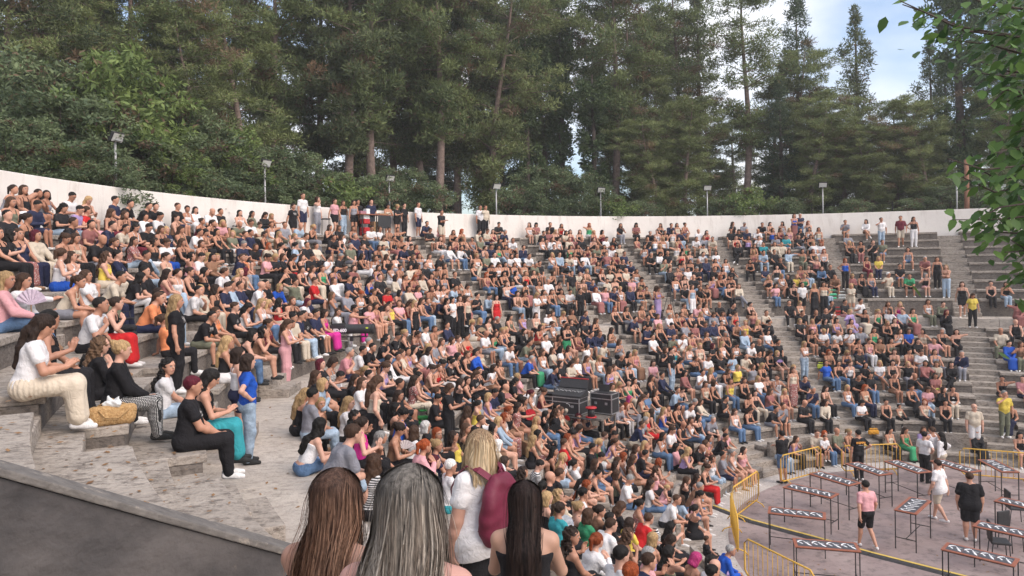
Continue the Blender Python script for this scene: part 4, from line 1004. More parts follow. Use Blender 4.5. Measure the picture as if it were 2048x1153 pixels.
1034 654 Lk Kk Jk|1072 650 Ld Vr Hs|1082 652 Pb Vw Jk|1102 642 Pn Vw Hs|1126 640 Sk Tk Jk|1145 634 Ld Tk Jk|1167 638 Bn Tk Jk|1133 648 Ln Vk He !p22|1153 660 Ln Vf Hf|1111 668 Ld Vk Hk|1091 674 Sk Tw Hk|1060 676 Ld Tk Jk|1020 684 Pk Vk Hs|1008 684 Sk Tw Jd|1002 666 Pb Vn Hu|931 669 Pk Br Jk|948 698 Bk Kb Jk|962 694 Pn Vc Jk|930 708 Pn Vk Jk
605 389 Sn Tw Hn !p20|634 398 Bn Vw Jg !p26|668 397 Pn Tp Mk !p23|686 402 Ln Vk Ju !|707 401 Ld Vg Hk !p20|742 400 Sn Tn Ju !p20|775 411 Pk Bc Hn !p22|793 409 Pb Tk Hk !p22|808 407 Sk Tk Jk !p20|836 408 Sn Tw Hn !p20|585 411 Pd Tk Hk !p23|715 402 Sk Tk Jk !p26|882 416 Sk Tk Hc !p21|846 441 Sk Tn Hn p1|880 446 Lb Vr Hp|970 412 Sn Kc Jk !p26|960 414 Sn Tw Jk !p20
'''
# ------------------------------------------------------------------ seat the audience
SEATS = [('low', i, R0 + i * W1 + .30, RISE1 * (i + 1)) for i in range(12)] + [('up', i, RV + i * W2 + .30, WALK_Z + HW + RISE2 * i) for i in range(9)]
STANDS = [('low', i, R0 + i * W1 + .42, RISE1 * (i + 1)) for i in range(11)] + [('walk', 0, 18.35, WALK_Z), ('walk', 1, 18.9, WALK_Z), ('walk', 2, 19.3, WALK_Z)] + \
         [('up', i, RV + i * W2 + .35, WALK_Z + HW + RISE2 * i) for i in range(9)]
taken = {}
def near_taken(key, x, y, gap):
    return min([math.hypot(x - a, y - b) for a, b in taken.get(key, [])] or [9]) < gap

SURF = [('low', i, R0 + i * W1, R0 + (i + 1) * W1, RISE1 * (i + 1)) for i in range(11)] + [('low', 11, R0 + 11 * W1, RV, WALK_Z)] + [('up', i, RV + i * W2, RV + (i + 1) * W2, WALK_Z + HW + RISE2 * i) for i in range(9)]
def place(x, y, stand=False, male=False, child=False):
    """walk out along the sight line to the spot whose seated or standing crown meets it"""
    best = None
    hh = (1.73 if male else 1.63) if stand else (.90 if male else .855)
    if child: hh *= .74
    k, s_ = sight(x, y)
    t = 5.0
    while t < 62:
        X, Y = k * t, t; r = math.hypot(X - CX, Y - CY); th = math.degrees(math.atan2(Y - CY, X - CX)) % 360
        t += .06
        if r < R0 or r > TOP_R - .25: continue
        for kd, i, a, b, z in SURF:
            if a <= r < b: break
        if th > (208.0 if kd == 'up' else 238) and th < 340: continue
        o = r - a
        e = abs((EYE - z - hh) / Y - s_) * F_PX
        if stand: e += 30 * max(0, abs(o - (b - a) / 2) - (b - a) / 2 + .2)
        else: e += 34 * max(0, abs(o - .30) - .08)
        if (kd, i) == ('low', 1): e += 22
        if near_taken((kd, i), X, Y, .42 if not stand else .3): e += 16
        if kd == 'up' and in_aisle(th, r, True) and not stand: e += 5
        if best is None or e < best[0]: best = (e, (kd, i, r, z), (X, Y))
    return best

people = []
for ent in AUD.replace('\n', '|').split('|'):
    f = ent.split()
    if len(f) < 5: continue
    x, y = float(f[0]), float(f[1]); ex = ' '.join(f[5:])
    hair, top, bot = f[2], f[3], f[4]
    stand = '!' in ex
    woman = 'w' in ex
    ex = ' '.join(w for w in f[5:] if w[0] not in 'dz')
    male = hair[0] in 'SX' and not woman
    child = 'c' in ex
    dd = [w for w in f[5:] if w[0] == 'd']; zz = [float(w[1:]) for w in f[5:] if w[0] == 'z']
    if dd:
        t_ = float(dd[0][1:]); k_ = sight(x, y + 60)[0]; q = (k_ * t_, t_); r_ = math.hypot(q[0] - CX, q[1] - CY); d = 0
        kd, i_, a_, b_, z_ = min(SURF, key=lambda c: max(c[2] - r_, r_ - c[3], 0)); key = (kd, i_, r_, z_)
    else:
        b = place(x, y, stand, male, child)
        if b is None: continue
        d, key, q = b
    if d > 12: print('BAD', x, y, round(d), key[:2])
    taken.setdefault(key[:2], []).append(q)
    r = random.Random(int(x * 31 + y * 17))
    pose = None; stout = 0; mir = 'm' in ex
    for w in ex.replace('!', ' ').replace('m', ' m').split():
        if w[0] == 'p': pose = int(w[1:])
        if w[0] == 's' and len(w) > 1: stout = int(w[1:]) / 10
    if pose is None: pose = r.choice([20, 24, 21]) if stand else r.choice([0, 0, 1, 2, 3, 4, 5, 6, 7, 9, 0, 8] if not male else [0, 1, 1, 5, 3, 2, 6, 5])
    if not mir and 'p' not in ex: mir = r.random() < .5
    people.append(dict(x=x, y=y, pos=(q[0], q[1], key[3]), key=key[:2], hair=hair, top=top, bot=bot, male=male, child=child, stand=stand, pose=pose, mir=mir, stout=stout, real=True, r=r, zs=zz[0] if zz else 1.0))

# the rest of the seated crowd, where the photograph is too dense to list
WT = 'Vk Vk Vk Vk Vw Vw Vc Tk Tw Vs Vm Tp Bk Bw Vf Kk Vl Tf Vg Kw Ve Vr Tc Kc Vk'.split()
WB = 'Jk Jk Jd Ju Hs Hk Jw Mk Sf Jc Hd Sk Hu Jg Jk'.split()
MT = 'Tk Tk Tk Tk Tw Tw Tn Tg Tc Kn Ku Tv Tn'.split(); MB_ = 'Jk Hk Hg Jn Jd Hc Hn Ju'.split()
WH = 'Ln Ln Ld Ld Lk Lk Lk Lb Ly Pn Pk Pd Pd Bn Bk Bd Cn Cd Ck Cr Ln Ud Ld Pb'.split(); MH = 'Sk Sk Sn Sn Sd Sg Xn'.split()
def fill_prob(px, py):
    if py > 1175 or px > 2060 or px < -15: return 0
    if px > 1890: return .04 if py < 800 else .10
    if px > 1660: return .0 if py < 590 else (.50 if py < 780 else .12)
    if px > 1500: return .45 if py < 840 else .25
    if py > 960: return .55
    if px < 330 and py > 640: return .0
    return .93 if px > 560 else .85
fr = random.Random(5)
for key in SEATS:
    if key[:2] == ('low', 1): continue
    n_ = int((TH1 - TH0) / math.degrees(.50 / key[2]))
    for j in range(n_):
        a = TH0 + (j + fr.uniform(-.2, .2)) * math.degrees(.50 / key[2])
        X, Y, _z = polar(key[2], a)
        if Y < 2.5 or in_aisle(a, key[2], key[0] == 'up') or a > 207: continue
        if near_taken(key[:2], X, Y, .43): continue
        px, py = to_px((X, Y, key[3] + .8))
        d = math.hypot(X, Y)
        p = fill_prob(px, py)
        if 1075 < px < 1215 and 735 < py < 850: p = 0      # sound desk
        if 660 < px < 770 and 640 < py < 700 and key[:2] == ('up', 0): p = 0
        if 440 < py < 475 and key == SEATS[-1] and 1000 < px < 1500: p = .55
        if key[0] == 'up' and key[1] == 8 and px > 560 and px < 960: p = 0
        if d < 17: p = 0
        if fr.random() > p: continue
        male = fr.random() < .30
        r = random.Random(fr.random())
        people.append(dict(x=px, y=py, pos=(X, Y, key[3]), key=key[:2], hair=r.choice(MH if male else WH), top=r.choice(MT if male else WT), bot=r.choice(MB_ if male else WB),
                           male=male, child=False, stand=False, pose=r.choice([0, 0, 1, 2, 3, 4, 5, 6, 7, 8, 9] if not male else [0, 1, 1, 5, 3, 2]), mir=r.random() < .5, stout=r.choice([0, 0, 0, .3]), real=False, r=r, zs=1.0))
        taken.setdefault(key[:2], []).append((X, Y))

def shown(p):        # how large a figure shows
    d = math.hypot(p['pos'][0], p['pos'][1])
    return (1.35 if p['stand'] else 1.0) / d * (1.15 if p['real'] else .8)
people.sort(key=lambda p: -shown(p))
N_SOLO = 285
solo, mass = people[:N_SOLO], people[N_SOLO:]

def facing(p):
    X, Y, Z = p['pos']
    a = math.atan2(CY - Y, CX + (2.0 if p['key'][0] == 'low' else 0) - X) - math.pi / 2
    return a + p['r'].uniform(-.28, .28)

ORD = 'first second third fourth fifth sixth seventh eighth ninth tenth eleventh twelfth'.split()
HL = dict(L='long {} hair', P='tied-back {} hair', B='{} bob', C='curly {} hair', U='{} hair in a bun', S='short {} hair', X='shaven head')
def desc_hair(p): return HL[p['hair'][0]].format(HAIRN[p['hair'][1]])
def desc_top(p): return CLN[p['top'][1]] + ' ' + TOPN[p['top'][0]]
def desc_bot(p): return CLN[p['bot'][1]] + ' ' + BOTN[p['bot'][0]]
def desc_row(p):
    k = p['key']
    if k[0] == 'up': return 'top row by the wall' if k[1] == 8 else ORD[k[1]] + ' row above the aisle'
    if k[0] == 'walk': return 'standing on the cross-aisle'
    return 'cross-aisle edge' if k[1] == 11 else ORD[k[1]] + ' row from the stage'
PST = {0: 'hands in lap', 1: 'leaning forward', 2: 'hand at chin', 3: 'reading a phone', 4: 'legs crossed', 5: 'knees apart', 6: 'turned to talk', 7: 'head turned aside', 8: 'hand to head', 9: 'leaning back', 10: 'knees drawn up', 11: 'arm stretched out'}
def label_sets(p, nb):
    h, t, b, w = desc_hair(p), desc_top(p), desc_bot(p), desc_row(p)
    who = 'child' if p['child'] else 'person'
    if p['stand']: w = w if 'standing' in w else 'standing, ' + w.replace(' above the aisle', ' of the upper block')
    yield f'{who} with {h}, {t} and {b}, {w}'
    if not p['stand']: yield f'{who} with {h} and {t}, {PST[p["pose"]]}, {w}'
    if nb: yield f'{who} with {h} and {t}, {w}, beside the {desc_top(nb)}'
    if nb: yield f'{who} with {h} and {t}, beside the {desc_hair(nb)} and {desc_top(nb)}'
    yield f'{who} in {t} and {b}, {PST.get(p["pose"], "standing")}, {w}'
import re as _re
def nwords(t): return len(_re.findall(r"[A-Za-z0-9][A-Za-z0-9'-]*", t))
used_labels = set()
solo_objs = []
for p in solo:
    d = math.hypot(p['pos'][0], p['pos'][1])
    vox = .0095 if d < 12.5 else (.014 if d < 17 else .018)
    same = [q for q in people if q is not p and q['key'] == p['key']]
    same.sort(key=lambda q: (q['pos'][0] - p['pos'][0])**2 + (q['pos'][1] - p['pos'][1])**2)
    st = round(p['stout'] * 2.5) / 2.5 if d > 14 else p['stout']
    o = make_person(p['pos'], facing(p), p['pose'], p['hair'], p['top'], p['bot'], scale=p['zs'] * p['r'].uniform(.965, 1.03) * (.68 if p['child'] else 1), male=p['male'], mir=p['mir'], stout=st, vox=vox, fingers=d < 12.5)
    lab = None; nb = same[:4]
    for q in nb or [None]:
        for c in label_sets(p, q):
            c = c if nwords(c) <= 16 else c.replace('sleeveless ', '').replace('long-sleeved ', '').replace(', reading a phone', ', phone in hands')
            if c not in used_labels and nwords(c) <= 16: lab = c; break
        if lab: break
    if lab is None:
        for c in label_sets(p, None):
            c2 = c + (', towards the left' if p['x'] < 700 else ', near the middle' if p['x'] < 1100 else ', towards the right')
            if c2 not in used_labels and nwords(c2) <= 16: lab = c2; break
    lab = lab or c
    used_labels.add(lab)
    tag(o, lab, 'person', 'seated audience' if not p['stand'] else 'standing spectators')
    solo_objs.append(o)

# everyone farther off, as one mass
def build_mass(lst):
    Vs, Qs, Cs, Ms = [], [], [], []
    base = 0
    def lin(c): return np.array([*c, 1.0])
    for p in lst:
        d = math.hypot(p['pos'][0], p['pos'][1])
        vox = .030
        a = facing(p); ca, sa = math.cos(a), math.sin(a); s = p['r'].uniform(.96, 1.03) * (.68 if p['child'] else 1)
        M = np.array([[ca, -sa, 0], [sa, ca, 0], [0, 0, 1]]) * s
        key = (p['pose'], p['male'], p['mir'])
        items = [('body', '', random.choice(SKINS), 0, 0, vox), ('top', p['top'][0], jit(CLC[p['top'][1]]), 1, 0, .028), ('bottom', p['bot'][0], jit(CLC[p['bot'][1]]), 1, 0, .028)]
        if p['hair'][0] != 'X': items.append(('hair', p['hair'][0], jit(HAIRC[p['hair'][1]], .3), 2, 0, .024))
        sc = random.choice([(.72, .70, .68)] * 3 + [(.03, .03, .03)] * 2)
        items += [('shoe', '', sc, 1, 0, .026), ('shoe', '', sc, 1, 1, .026)]
        for part, sty, col, mi, idx, vx in items:
            S = fig_arrays(part, *key, sty, vx, idx)
            if S is None: continue
            V = S[0] @ M.T + np.array(p['pos']); Vs.append(V); Qs.append(S[1] + base); base += len(V)
            Cs.append(np.tile(lin(col), (len(V), 1)))
    me = mesh_np('crowd', np.concatenate(Vs), np.concatenate(Qs), smooth=True)
    ca_ = me.color_attributes.new('col', 'FLOAT_COLOR', 'POINT'); ca_.data.foreach_set('color', np.concatenate(Cs).astype(np.float32).ravel())
    m, n, l, b = mat_new('crowd_clothing', .75, spec=.25)
    at = N(n, 'ShaderNodeAttribute', attribute_name='col'); l.new(at.outputs['Color'], b.inputs['Base Color'])
    me.materials.append(m)
    o = bpy.data.objects.new('crowd', me); COL.objects.link(o)
    tag(o, 'dense seated crowd filling the farther tiers', 'crowd', kind='stuff')
build_mass(mass)
print('PEOPLE', len(people), 'real', sum(p['real'] for p in people), 'solo real', sum(p['real'] for p in solo), 'cutoff d', math.hypot(*solo[-1]['pos'][:2]))
# ------------------------------------------------------------------ stage furniture
M_BLACKM = noise_mat('black_metal', (.016, .015, .016), (.03, .028, .028), 12, .5, 4, .1)
M_DARK = noise_mat('black_plastic', (.02, .02, .022), (.035, .034, .037), 20, .55, 4, .1)
M_ALU = noise_mat('aluminium_edge', (.34, .34, .35), (.52, .52, .53), 18, .35, 4, .1, metal=.6)
M_WOOD = noise_mat('varnished_red_board', (.27, .085, .048), (.35, .125, .07), 6, .5, 8, .1)
M_SLATE = noise_mat('slate_grey_print', (.055, .058, .07), (.085, .088, .10), 8, .55, 5, .05)
M_WPAINT = noise_mat('white_brush_paint', (.74, .74, .75), (.86, .86, .86), 20, .6, 4, .05)
M_YEL = noise_mat('chipped_yellow_paint', (.60, .33, .035), (.70, .42, .06), 5, .5, 6, .15, 30, (.13, .045, .015), 9, (.60, .68))
M_RUBBER = noise_mat('black_rubber', (.028, .027, .03), (.05, .048, .05), 8, .8, 5, .2)
M_YLID = noise_mat('scuffed_yellow_lid', (.62, .42, .07), (.74, .54, .13), 6, .6, 6, .2, 20, (.20, .14, .05), 7, (.62, .72))
M_REDP = mat_new('red_plastic', .4, (.45, .02, .025))[0]
M_WHITEP = mat_new('white_plastic', .5, (.72, .72, .72))[0]
M_CARD = noise_mat('brown_cardboard', (.27, .155, .075), (.33, .20, .10), 5, .85, 4, .1)
M_GLASSB = mat_new('clear_bottle', .15, (.45, .52, .56))[0]
M_STRAW = noise_mat('woven_straw', (.34, .19, .07), (.52, .33, .15), 40, .85, 3, .8, 60)
M_GREYP = noise_mat('galvanised_steel', (.30, .30, .30), (.42, .42, .42), 10, .45, 4, .1, metal=.3)

def ang_of(a, b): return math.atan2(b[1] - a[1], b[0] - a[0])

# tables with a slate-grey printed strip; corners read as front-left, front-right, back-left on a top one metre high
TBL = [((1565, 974.7), (1659.5, 996), 'narrow standing table second from the low barrier, between the yellow barrier and the stage centre'),
       ((1617, 948), (1697, 972), 'narrow standing table in front of the bent yellow barrier'),
       ((1689, 927), (1759, 951.5), 'narrow standing table before the person in the lettered black T-shirt'),
       ((1767, 922.6), (1836, 947.5), 'narrow standing table beside the person in white top and black trousers'),
       ((1535, 1026), (1649, 1038.7), 'narrow standing table nearest the edge-on yellow barrier, above the cable ramp'),
       ((1590, 1094), (1717, 1104), 'narrow standing table on the near side of the yellow cable ramp'),
       (None, None, 'narrow standing table turned crosswise beside the person in the pink T-shirt'),
       ((1859, 922), (1932.7, 944.6), 'narrow standing table behind the heads of the two walking persons'),
       ((1954.5, 918.8), (2003.6, 945), 'narrow standing table in front of the long far barrier'),
       ((1986.5, 1002.4), None, 'narrow standing table above the two black chairs, cut by the frame'),
       ((1944.5, 1052), (2048, 1074.6), 'narrow standing table beside the person in black, with chairs behind it'),
       ((1881, 1099), (2033.8, 1135), 'narrow standing table nearest the corner, below the black chairs')]
TL, TW = 1.38, .54
def make_table():
    e = empty('standing_table')
    m = MB(); m.box((TL / 2, TW / 2, .988), (TL, TW, .024)); top = m.build('table_top', M_WOOD, e, bevel=.004)
    for s in range(4):
        pm = MB(); x0 = .075 + s * .31; pm.box((x0 + .15, TW / 2, 1.0015), (.302, TW - .15, .003)); pn = pm.build('printed_panel', M_SLATE, top)
        q = MB(); z = 1.0035
        def st(pts, w):
            for i in range(len(pts) - 1):
                (ax, ay, aw), (bx, by, bw) = pts[i], pts[i + 1]
                d = nrm(np.array([bx - ax, by - ay, 0.])); n_ = np.array([-d[1], d[0]])
                P = [(ax + n_[0] * aw, ay + n_[1] * aw), (ax - n_[0] * aw, ay - n_[1] * aw), (bx - n_[0] * bw, by - n_[1] * bw), (bx + n_[0] * bw, by + n_[1] * bw)]
                q.poly([(x0 + px_, .075 + py_, z + .0004 * i) for px_, py_ in P], [(0, 1, 2, 3)])
        H = TW - .15
        st([(.02, H * .50, .012), (.035, H * .70, .022), (.10, H * .86, .022), (.135, H * .80, .006)], 0)
        st([(.05, H * .55, .008), (.09, H * .42, .020), (.12, H * .30, .010)], 0)
        st([(.15, H * .78, .008), (.20, H * .52, .016), (.25, H * .26, .026), (.29, H * .10, .008)], 0)
        st([(.17, H * .45, .004), (.22, H * .62, .010), (.28, H * .64, .004)], 0)
        q.build('brush_mark', M_WPAINT, pn)
    fr_ = MB()
    for x in (.03, TL - .03):
        for y in (.03, TW - .03): fr_.box((x, y, .488), (.022, .022, .976))
        fr_.box((x, TW / 2, .30), (.018, TW - .084, .018))
        fr_.box((x, TW / 2, .965), (.018, TW - .084, .02))
    fr_.box((TL / 2, TW / 2, .30), (TL - .08, .016, .016))
    for y in (.03, TW - .03): fr_.box((TL / 2, y, .965), (TL - .084, .018, .02))
    fr_.build('leg_frame', M_BLACKM, e)
    return e
tproto = None
for i, (a, b, lab) in enumerate(TBL):
    if tproto is None: t = tproto = make_table()
    else: t = copy_tree(tproto)
    if i == 6: p = (10.12, 18.37, 0); an = ang_of((10.12, 18.37), (11.08, 19.37))
    elif b is None: p = unproj(*a, 1.0); an = ang_of((13.04, 19.65), (13.40, 19.17))
    else:
        p = unproj(*a, 1.0); an = ang_of(p, unproj(*b, 1.0))
    t.location = (p[0], p[1], .006 * (i % 2)); t.rotation_euler = (0, 0, an)
    tag(t, lab, 'table', 'standing tables on the stage floor')

# crowd barriers
def make_barrier():
    e = empty('crowd_barrier'); L, H = 2.1, 1.02
    f = MB(); r = .021
    c = .12
    loop = [(c, 0, .16), (0, 0, .16 + c), (0, 0, H - c), (c, 0, H), (L - c, 0, H), (L, 0, H - c), (L, 0, .16 + c), (L - c, 0, .16), (c, 0, .16)]
    f.tube(loop, r, 8, cap=False)
    f.build('tube_frame', M_YEL, e, smooth=True)
    b = MB()
    for k in range(13): b.tube([(.13 + k * (L - .26) / 12, 0, .16), (.13 + k * (L - .26) / 12, 0, H)], .0085, 6)
    b.build('bar', M_YEL, e, smooth=True)
    for x in (.28, L - .28):
        g_ = MB(); g_.tube([(x, -.26, .02), (x, -.20, .10), (x, 0, .17), (x, .20, .10), (x, .26, .02)], .016, 6); g_.build('foot', M_YEL, e, smooth=True)
    return e
bproto = None
for a, b, lab in (((1562, 967), (1655, 942), 'yellow crowd barrier by the person in denim shorts, left of the stage'), ((1684, 945), (1806, 940), 'yellow crowd barrier behind the person with orange lettering on the back'),
                  ((1920, 950), (2030, 960), 'long yellow crowd barrier at the far edge, in front of the person in tan T-shirt'), ((1465, 1040), (1518, 1000), 'yellow crowd barrier beside the front-row bench and red trousers'),
                  ((1462, 1050), (1476, 1108), 'yellow crowd barrier seen almost edge-on'), ((1490, 1153), (1600, 1215), 'nearest yellow crowd barrier, cut off by the bottom of the frame')):
    o = make_barrier() if bproto is None else copy_tree(bproto); bproto = bproto or o
    p, q = unproj(*a, .12), unproj(*b, .12)
    o.location = (p[0], p[1], 0.004); o.rotation_euler = (0, 0, ang_of(p, q))
    tag(o, lab, 'barrier', 'yellow barriers round the stage floor')

# cable ramp across the floor
pts = [unproj(1395, 1003, 0), unproj(1500, 1043, 0), unproj(1600, 1070, 0), unproj(1740, 1109, 0), unproj(1900, 1150, 0), unproj(2040, 1186, 0)]
cr_ = empty('cable_ramp', (0, 0, 0))
for nm, off, w, z, mt in (('rubber_base', 0, .30, .035, M_RUBBER), ('yellow_lid', .06, .10, .045, M_YLID)):
    m = MB()
    for i in range(len(pts) - 1):
        a, b = np.array(pts[i]), np.array(pts[i + 1]); d = nrm(b - a); n_ = np.array([-d[1], d[0], 0]); L = np.linalg.norm(b - a); k = max(1, int(L / .95))
        for j in range(k):
            s0 = a + (b - a) * (j / k) + d * .005 + n_ * off; s1 = a + (b - a) * ((j + 1) / k) - d * .005 + n_ * off
            jt = random.uniform(-.008, .008)
            P = []
            for s in (s0, s1):
                for ww, zz in ((-w / 2, 0.002), (-w * .32, z), (w * .32, z), (w / 2, 0.002)): P.append(tuple(s + n_ * (ww + jt) + v3(0, 0, zz)))
            m.poly(P, [(0, 1, 5, 4), (1, 2, 6, 5), (2, 3, 7, 6), (0, 3, 2, 1), (4, 5, 6, 7)])
    m.build(nm, mt, cr_)
tag(cr_, 'black and yellow cable ramp crossing the stage floor', 'cable ramp')

# chairs
def make_chair():
    e = empty('banquet_chair')
    s = MB(); s.box((0, 0, .46), (.42, .42, .06)); s.build('seat', M_DARK, e, bevel=.02)
    b = MB(); b.box((0, .20, .72), (.40, .05, .42), 0); b.build('backrest', M_DARK, e, bevel=.02)
    for x in (-.18, .18):
        for y, y2 in ((-.17, -.20), (.17, .22)):
            l = MB(); l.tube([(x, y, .45), (x, y2, 0)], .012, 6); l.build('leg', M_BLACKM, e, smooth=True)
    f = MB()
    for x in (-.18, .18): f.tube([(x, .19, .44), (x, .22, .66)], .012, 6)
    f.build('back_frame', M_BLACKM, e, smooth=True)
    return e
cproto = None
for x, y, rz, lab in ((1999, 1120, 70, 'black banquet chair nearest the corner table, its back to the person in black'), (2022, 1100, 15, 'black banquet chair between the two nearest tables, seat to the viewer'), (2032, 1048, 75, 'black banquet chair farthest from the viewer, under the upper table')):
    o = make_chair() if cproto is None else copy_tree(cproto); cproto = cproto or o
    p = unproj(x, y, 0); o.location = p; o.rotation_euler = (0, 0, R(rz)); tag(o, lab, 'chair', 'black chairs among the tables')

# ------------------------------------------------------------------ people on the stage floor
def stage_person(x, yfeet, face, pose, hair, top, bot, lab, z=0, h=1.0, **k):
    p = unproj(x, yfeet, z)
    o = make_person((p[0], p[1], z), R(face), pose, hair, top, bot, scale=h, vox=.014, **k)
    tag(o, lab, 'person', 'people on the stage floor'); return o
WS = (.72, .70, .70)
stage_person(1735, 1098, 8, 23, 'Sk', 'Tp', 'Hk', 'person in pale pink T-shirt and black shorts walking away across the stage floor', shoe=WS, mir=True)
stage_person(1880, 1044, 35, 23, 'Sd', 'Lw', 'Hc', 'person in loose white T-shirt and khaki shorts striding between the tables', shoe=WS, stout=.35)
stage_person(1941, 1082, -25, 20, 'Sn', 'Lk', 'Hk', 'large person in black T-shirt and black shorts, back turned, beside the tables', stout=1.25, h=1.03)
ts = stage_person(1718, 961, 5, 24, 'Sk', 'Tk', 'Jk', 'person in black T-shirt with orange lettering on the back', male=True, h=.97)
stage_person(1566, 967, 20, 21, 'Sk', 'Tk', 'Hd', 'person in black T-shirt and denim shorts behind a yellow barrier', stout=.3)
stage_person(1850, 966, -60, 24, 'Sk', 'Tw', 'Jk', 'person in white shirt and black trousers talking by the tables', h=.97)
stage_person(1884, 962, 40, 24, 'Lk', 'Kw', 'Hc', 'person with long black hair in loose white shirt and beige shorts', h=.97)
stage_person(1866, 958, 10, 20, 'Sn', 'Vw', 'Hc', 'person in white vest standing behind the talking pair', h=1.0)
q = ring_hit(1948, 815, R0 + W1 * .3)
o = make_person((q[0], q[1], RISE1), R(165), 20, 'Xn', 'Tc', 'Hw', stout=.5, vox=.014, shoe=(.05, .05, .05)); tag(o, 'balding person in tan T-shirt and white shorts standing on the front bench', 'person', 'people on the stage floor')
q = ring_hit(1633, 880, R0 + .30); o = make_person((q[0], q[1], RISE1), R(170), 0, 'Sn', 'Tc', 'Hk', vox=.014); tag(o, 'person in beige T-shirt on the front bench, holding a child', 'person', 'people on the stage floor')
o = make_person((q[0] + .18, q[1] - .22, RISE1 + .14), R(175), 0, 'Sn', 'Tw', 'Hk', scale=.66, vox=.014); tag(o, 'child in white T-shirt sitting on the lap of the person in beige', 'person', 'people on the stage floor')

def text(body, size, mat, parent, loc, rot, name='lettering', ext=.0015, align='CENTER'):
    c = bpy.data.curves.new(name, 'FONT'); c.body = body; c.size = size; c.extrude = ext; c.align_x = align; c.align_y = 'CENTER'; c.offset = .004 * size / .08
    c.materials.append(mat)
    tmp = bpy.data.objects.new('t', c); COL.objects.link(tmp)
    me = bpy.data.meshes.new_from_object(tmp.evaluated_get(bpy.context.evaluated_depsgraph_get())); bpy.data.objects.remove(tmp)
    me.materials.clear(); me.materials.append(mat)
    o = bpy.data.objects.new(name, me); COL.objects.link(o); o.parent = parent; o.location = loc; o.rotation_euler = rot
    return o
M_ORPR = mat_new('orange_print', .7, (.75, .33, .05))[0]
shirt = [c for c in ts.children if c.name.startswith('t_shirt')][0]
text('ΦΕΡΡΗ', .095, M_ORPR, shirt, (.0, -.152, 1.325), (R(84), 0, 0), ext=.004)
text('- - - - - -', .045, M_WPAINT, shirt, (.0, -.148, 1.25), (R(88), 0, 0), ext=.003)

# ------------------------------------------------------------------ sound desk on its platform
sd = unproj(1132, 830, 2.67)
da = R(-32)
KD = .82
def loc(x, y, z): c, s = math.cos(da), math.sin(da); x *= KD; y *= KD; z *= KD; return (sd[0] + x * c - y * s, sd[1] + x * s + y * c, 2.67 + z)
pm = MB(); pm.box(loc(.1, .66, -.06), (2.3, 1.1, .06), da)
for x in (-1.3, .1, 1.5):
    for y in (.1, 1.2): pm.box(loc(x, y, -.45), (.05, .05, .6), da)
tag(pm.build('desk_platform', M_RISER), 'low wooden platform carrying the sound desk', 'platform')
def flight_case(c, d, rz, lab, extra=None):
    e = empty('flight_case', c, rz); e.scale = (KD,) * 3
    b = MB(); b.box((0, 0, d[2] / 2 + .03), d); b.build('panel', M_DARK, e)
    t = MB(); w = .035
    X, Y, Z = d[0] / 2, d[1] / 2, d[2]
    for x in (-X, X):
        for y in (-Y, Y): t.box((x, y, Z / 2 + .03), (w, w, Z + .02))
    for z in (.03, Z + .03, Z * .78):
        for y in (-Y, Y): t.box((0, y, z), (2 * X, w * .8, w))
        for x in (-X, X): t.box((x, 0, z), (w * .8, 2 * Y, w))
    t.build('edge_trim', M_ALU, e)
    k = MB()
    for x in (-X * .5, X * .5): k = MB(); k.box((x, -Y - .012, Z * .55), (.10, .02, .09)); k.build('latch', M_ALU, e)
    tag(e, lab, 'flight case', 'flight cases round the sound desk'); return e
fc = flight_case(loc(0, .35, 0), (1.15, .72, .62), da, 'black flight case with a white crescent, under the mixing console')
cr = MB(); pts_ = []
for i in range(9):
    a = R(10 + i * 12); pts_.append((.10 + .16 * math.cos(a) - .05, -.366, .30 + .16 * math.sin(a)))
for i in range(8, -1, -1):
    a = R(10 + i * 12); pts_.append((.10 + .11 * math.cos(a) - .03, -.366, .30 + .13 * math.sin(a)))
for i in range(8): cr.poly([pts_[i], pts_[i + 1], pts_[16 - i], pts_[17 - i]], [(0, 1, 2, 3)])
cr.build('crescent_mark', M_WPAINT, fc)
flight_case(loc(-1.05, .55, 0), (.75, .6, .55), da + .15, 'low square black flight case with a bag on top, beside the console')
flight_case(loc(1.15, 1.05, 0), (.9, .6, .75), da - .05, 'tall black flight case behind the console with a laptop on it')
mc = empty('mixing_console', loc(0, .38, .66), da); mc.scale = (KD,) * 3
m = MB(); m.poly([(-.62, -.36, .0), (.62, -.36, 0), (.62, .36, 0), (-.62, .36, 0), (-.62, -.36, .08), (.62, -.36, .08), (.62, .30, .30), (-.62, .30, .30)], [(0, 3, 2, 1), (0, 1, 5, 4), (1, 2, 6, 5), (2, 3, 7, 6), (3, 0, 4, 7), (4, 5, 6, 7)])
m.build('body', M_DARK, mc, bevel=.01)
m = MB(); m.poly([(-.62, .20, .30), (.62, .20, .30), (.60, .38, .62), (-.60, .38, .62), (-.62, .25, .28), (.62, .25, .28), (.60, .43, .60), (-.60, .43, .60)], [(0, 1, 2, 3), (7, 6, 5, 4), (0, 4, 5, 1), (1, 5, 6, 2), (2, 6, 7, 3), (3, 7, 4, 0)]); m.build('meter_bridge', M_DARK, mc)
m = MB(); m.box((0, .405, .635), (1.22, .07, .035)); m.build('red_trim', M_REDP, mc, bevel=.008)
m = MB()
for i in range(24):
    x = -.56 + i * .048
    m.box((x, -.12 + .04 * math.sin(i * 1.7), .155 + .33 * (.24 + .04 * math.sin(i * 1.7)) * .9), (.018, .03, .014))
    for j in range(3): m.box((x, .04 + j * .06, .185 + .02 * j + .02), (.014, .014, .02))
m.build('fader', M_WHITEP, mc)
tag(mc, 'black digital mixing console with a red top edge', 'mixing console')
bg_ = MB(); bg_.box(loc(-1.05, .52, .66), (.36, .17, .11), da + .3)
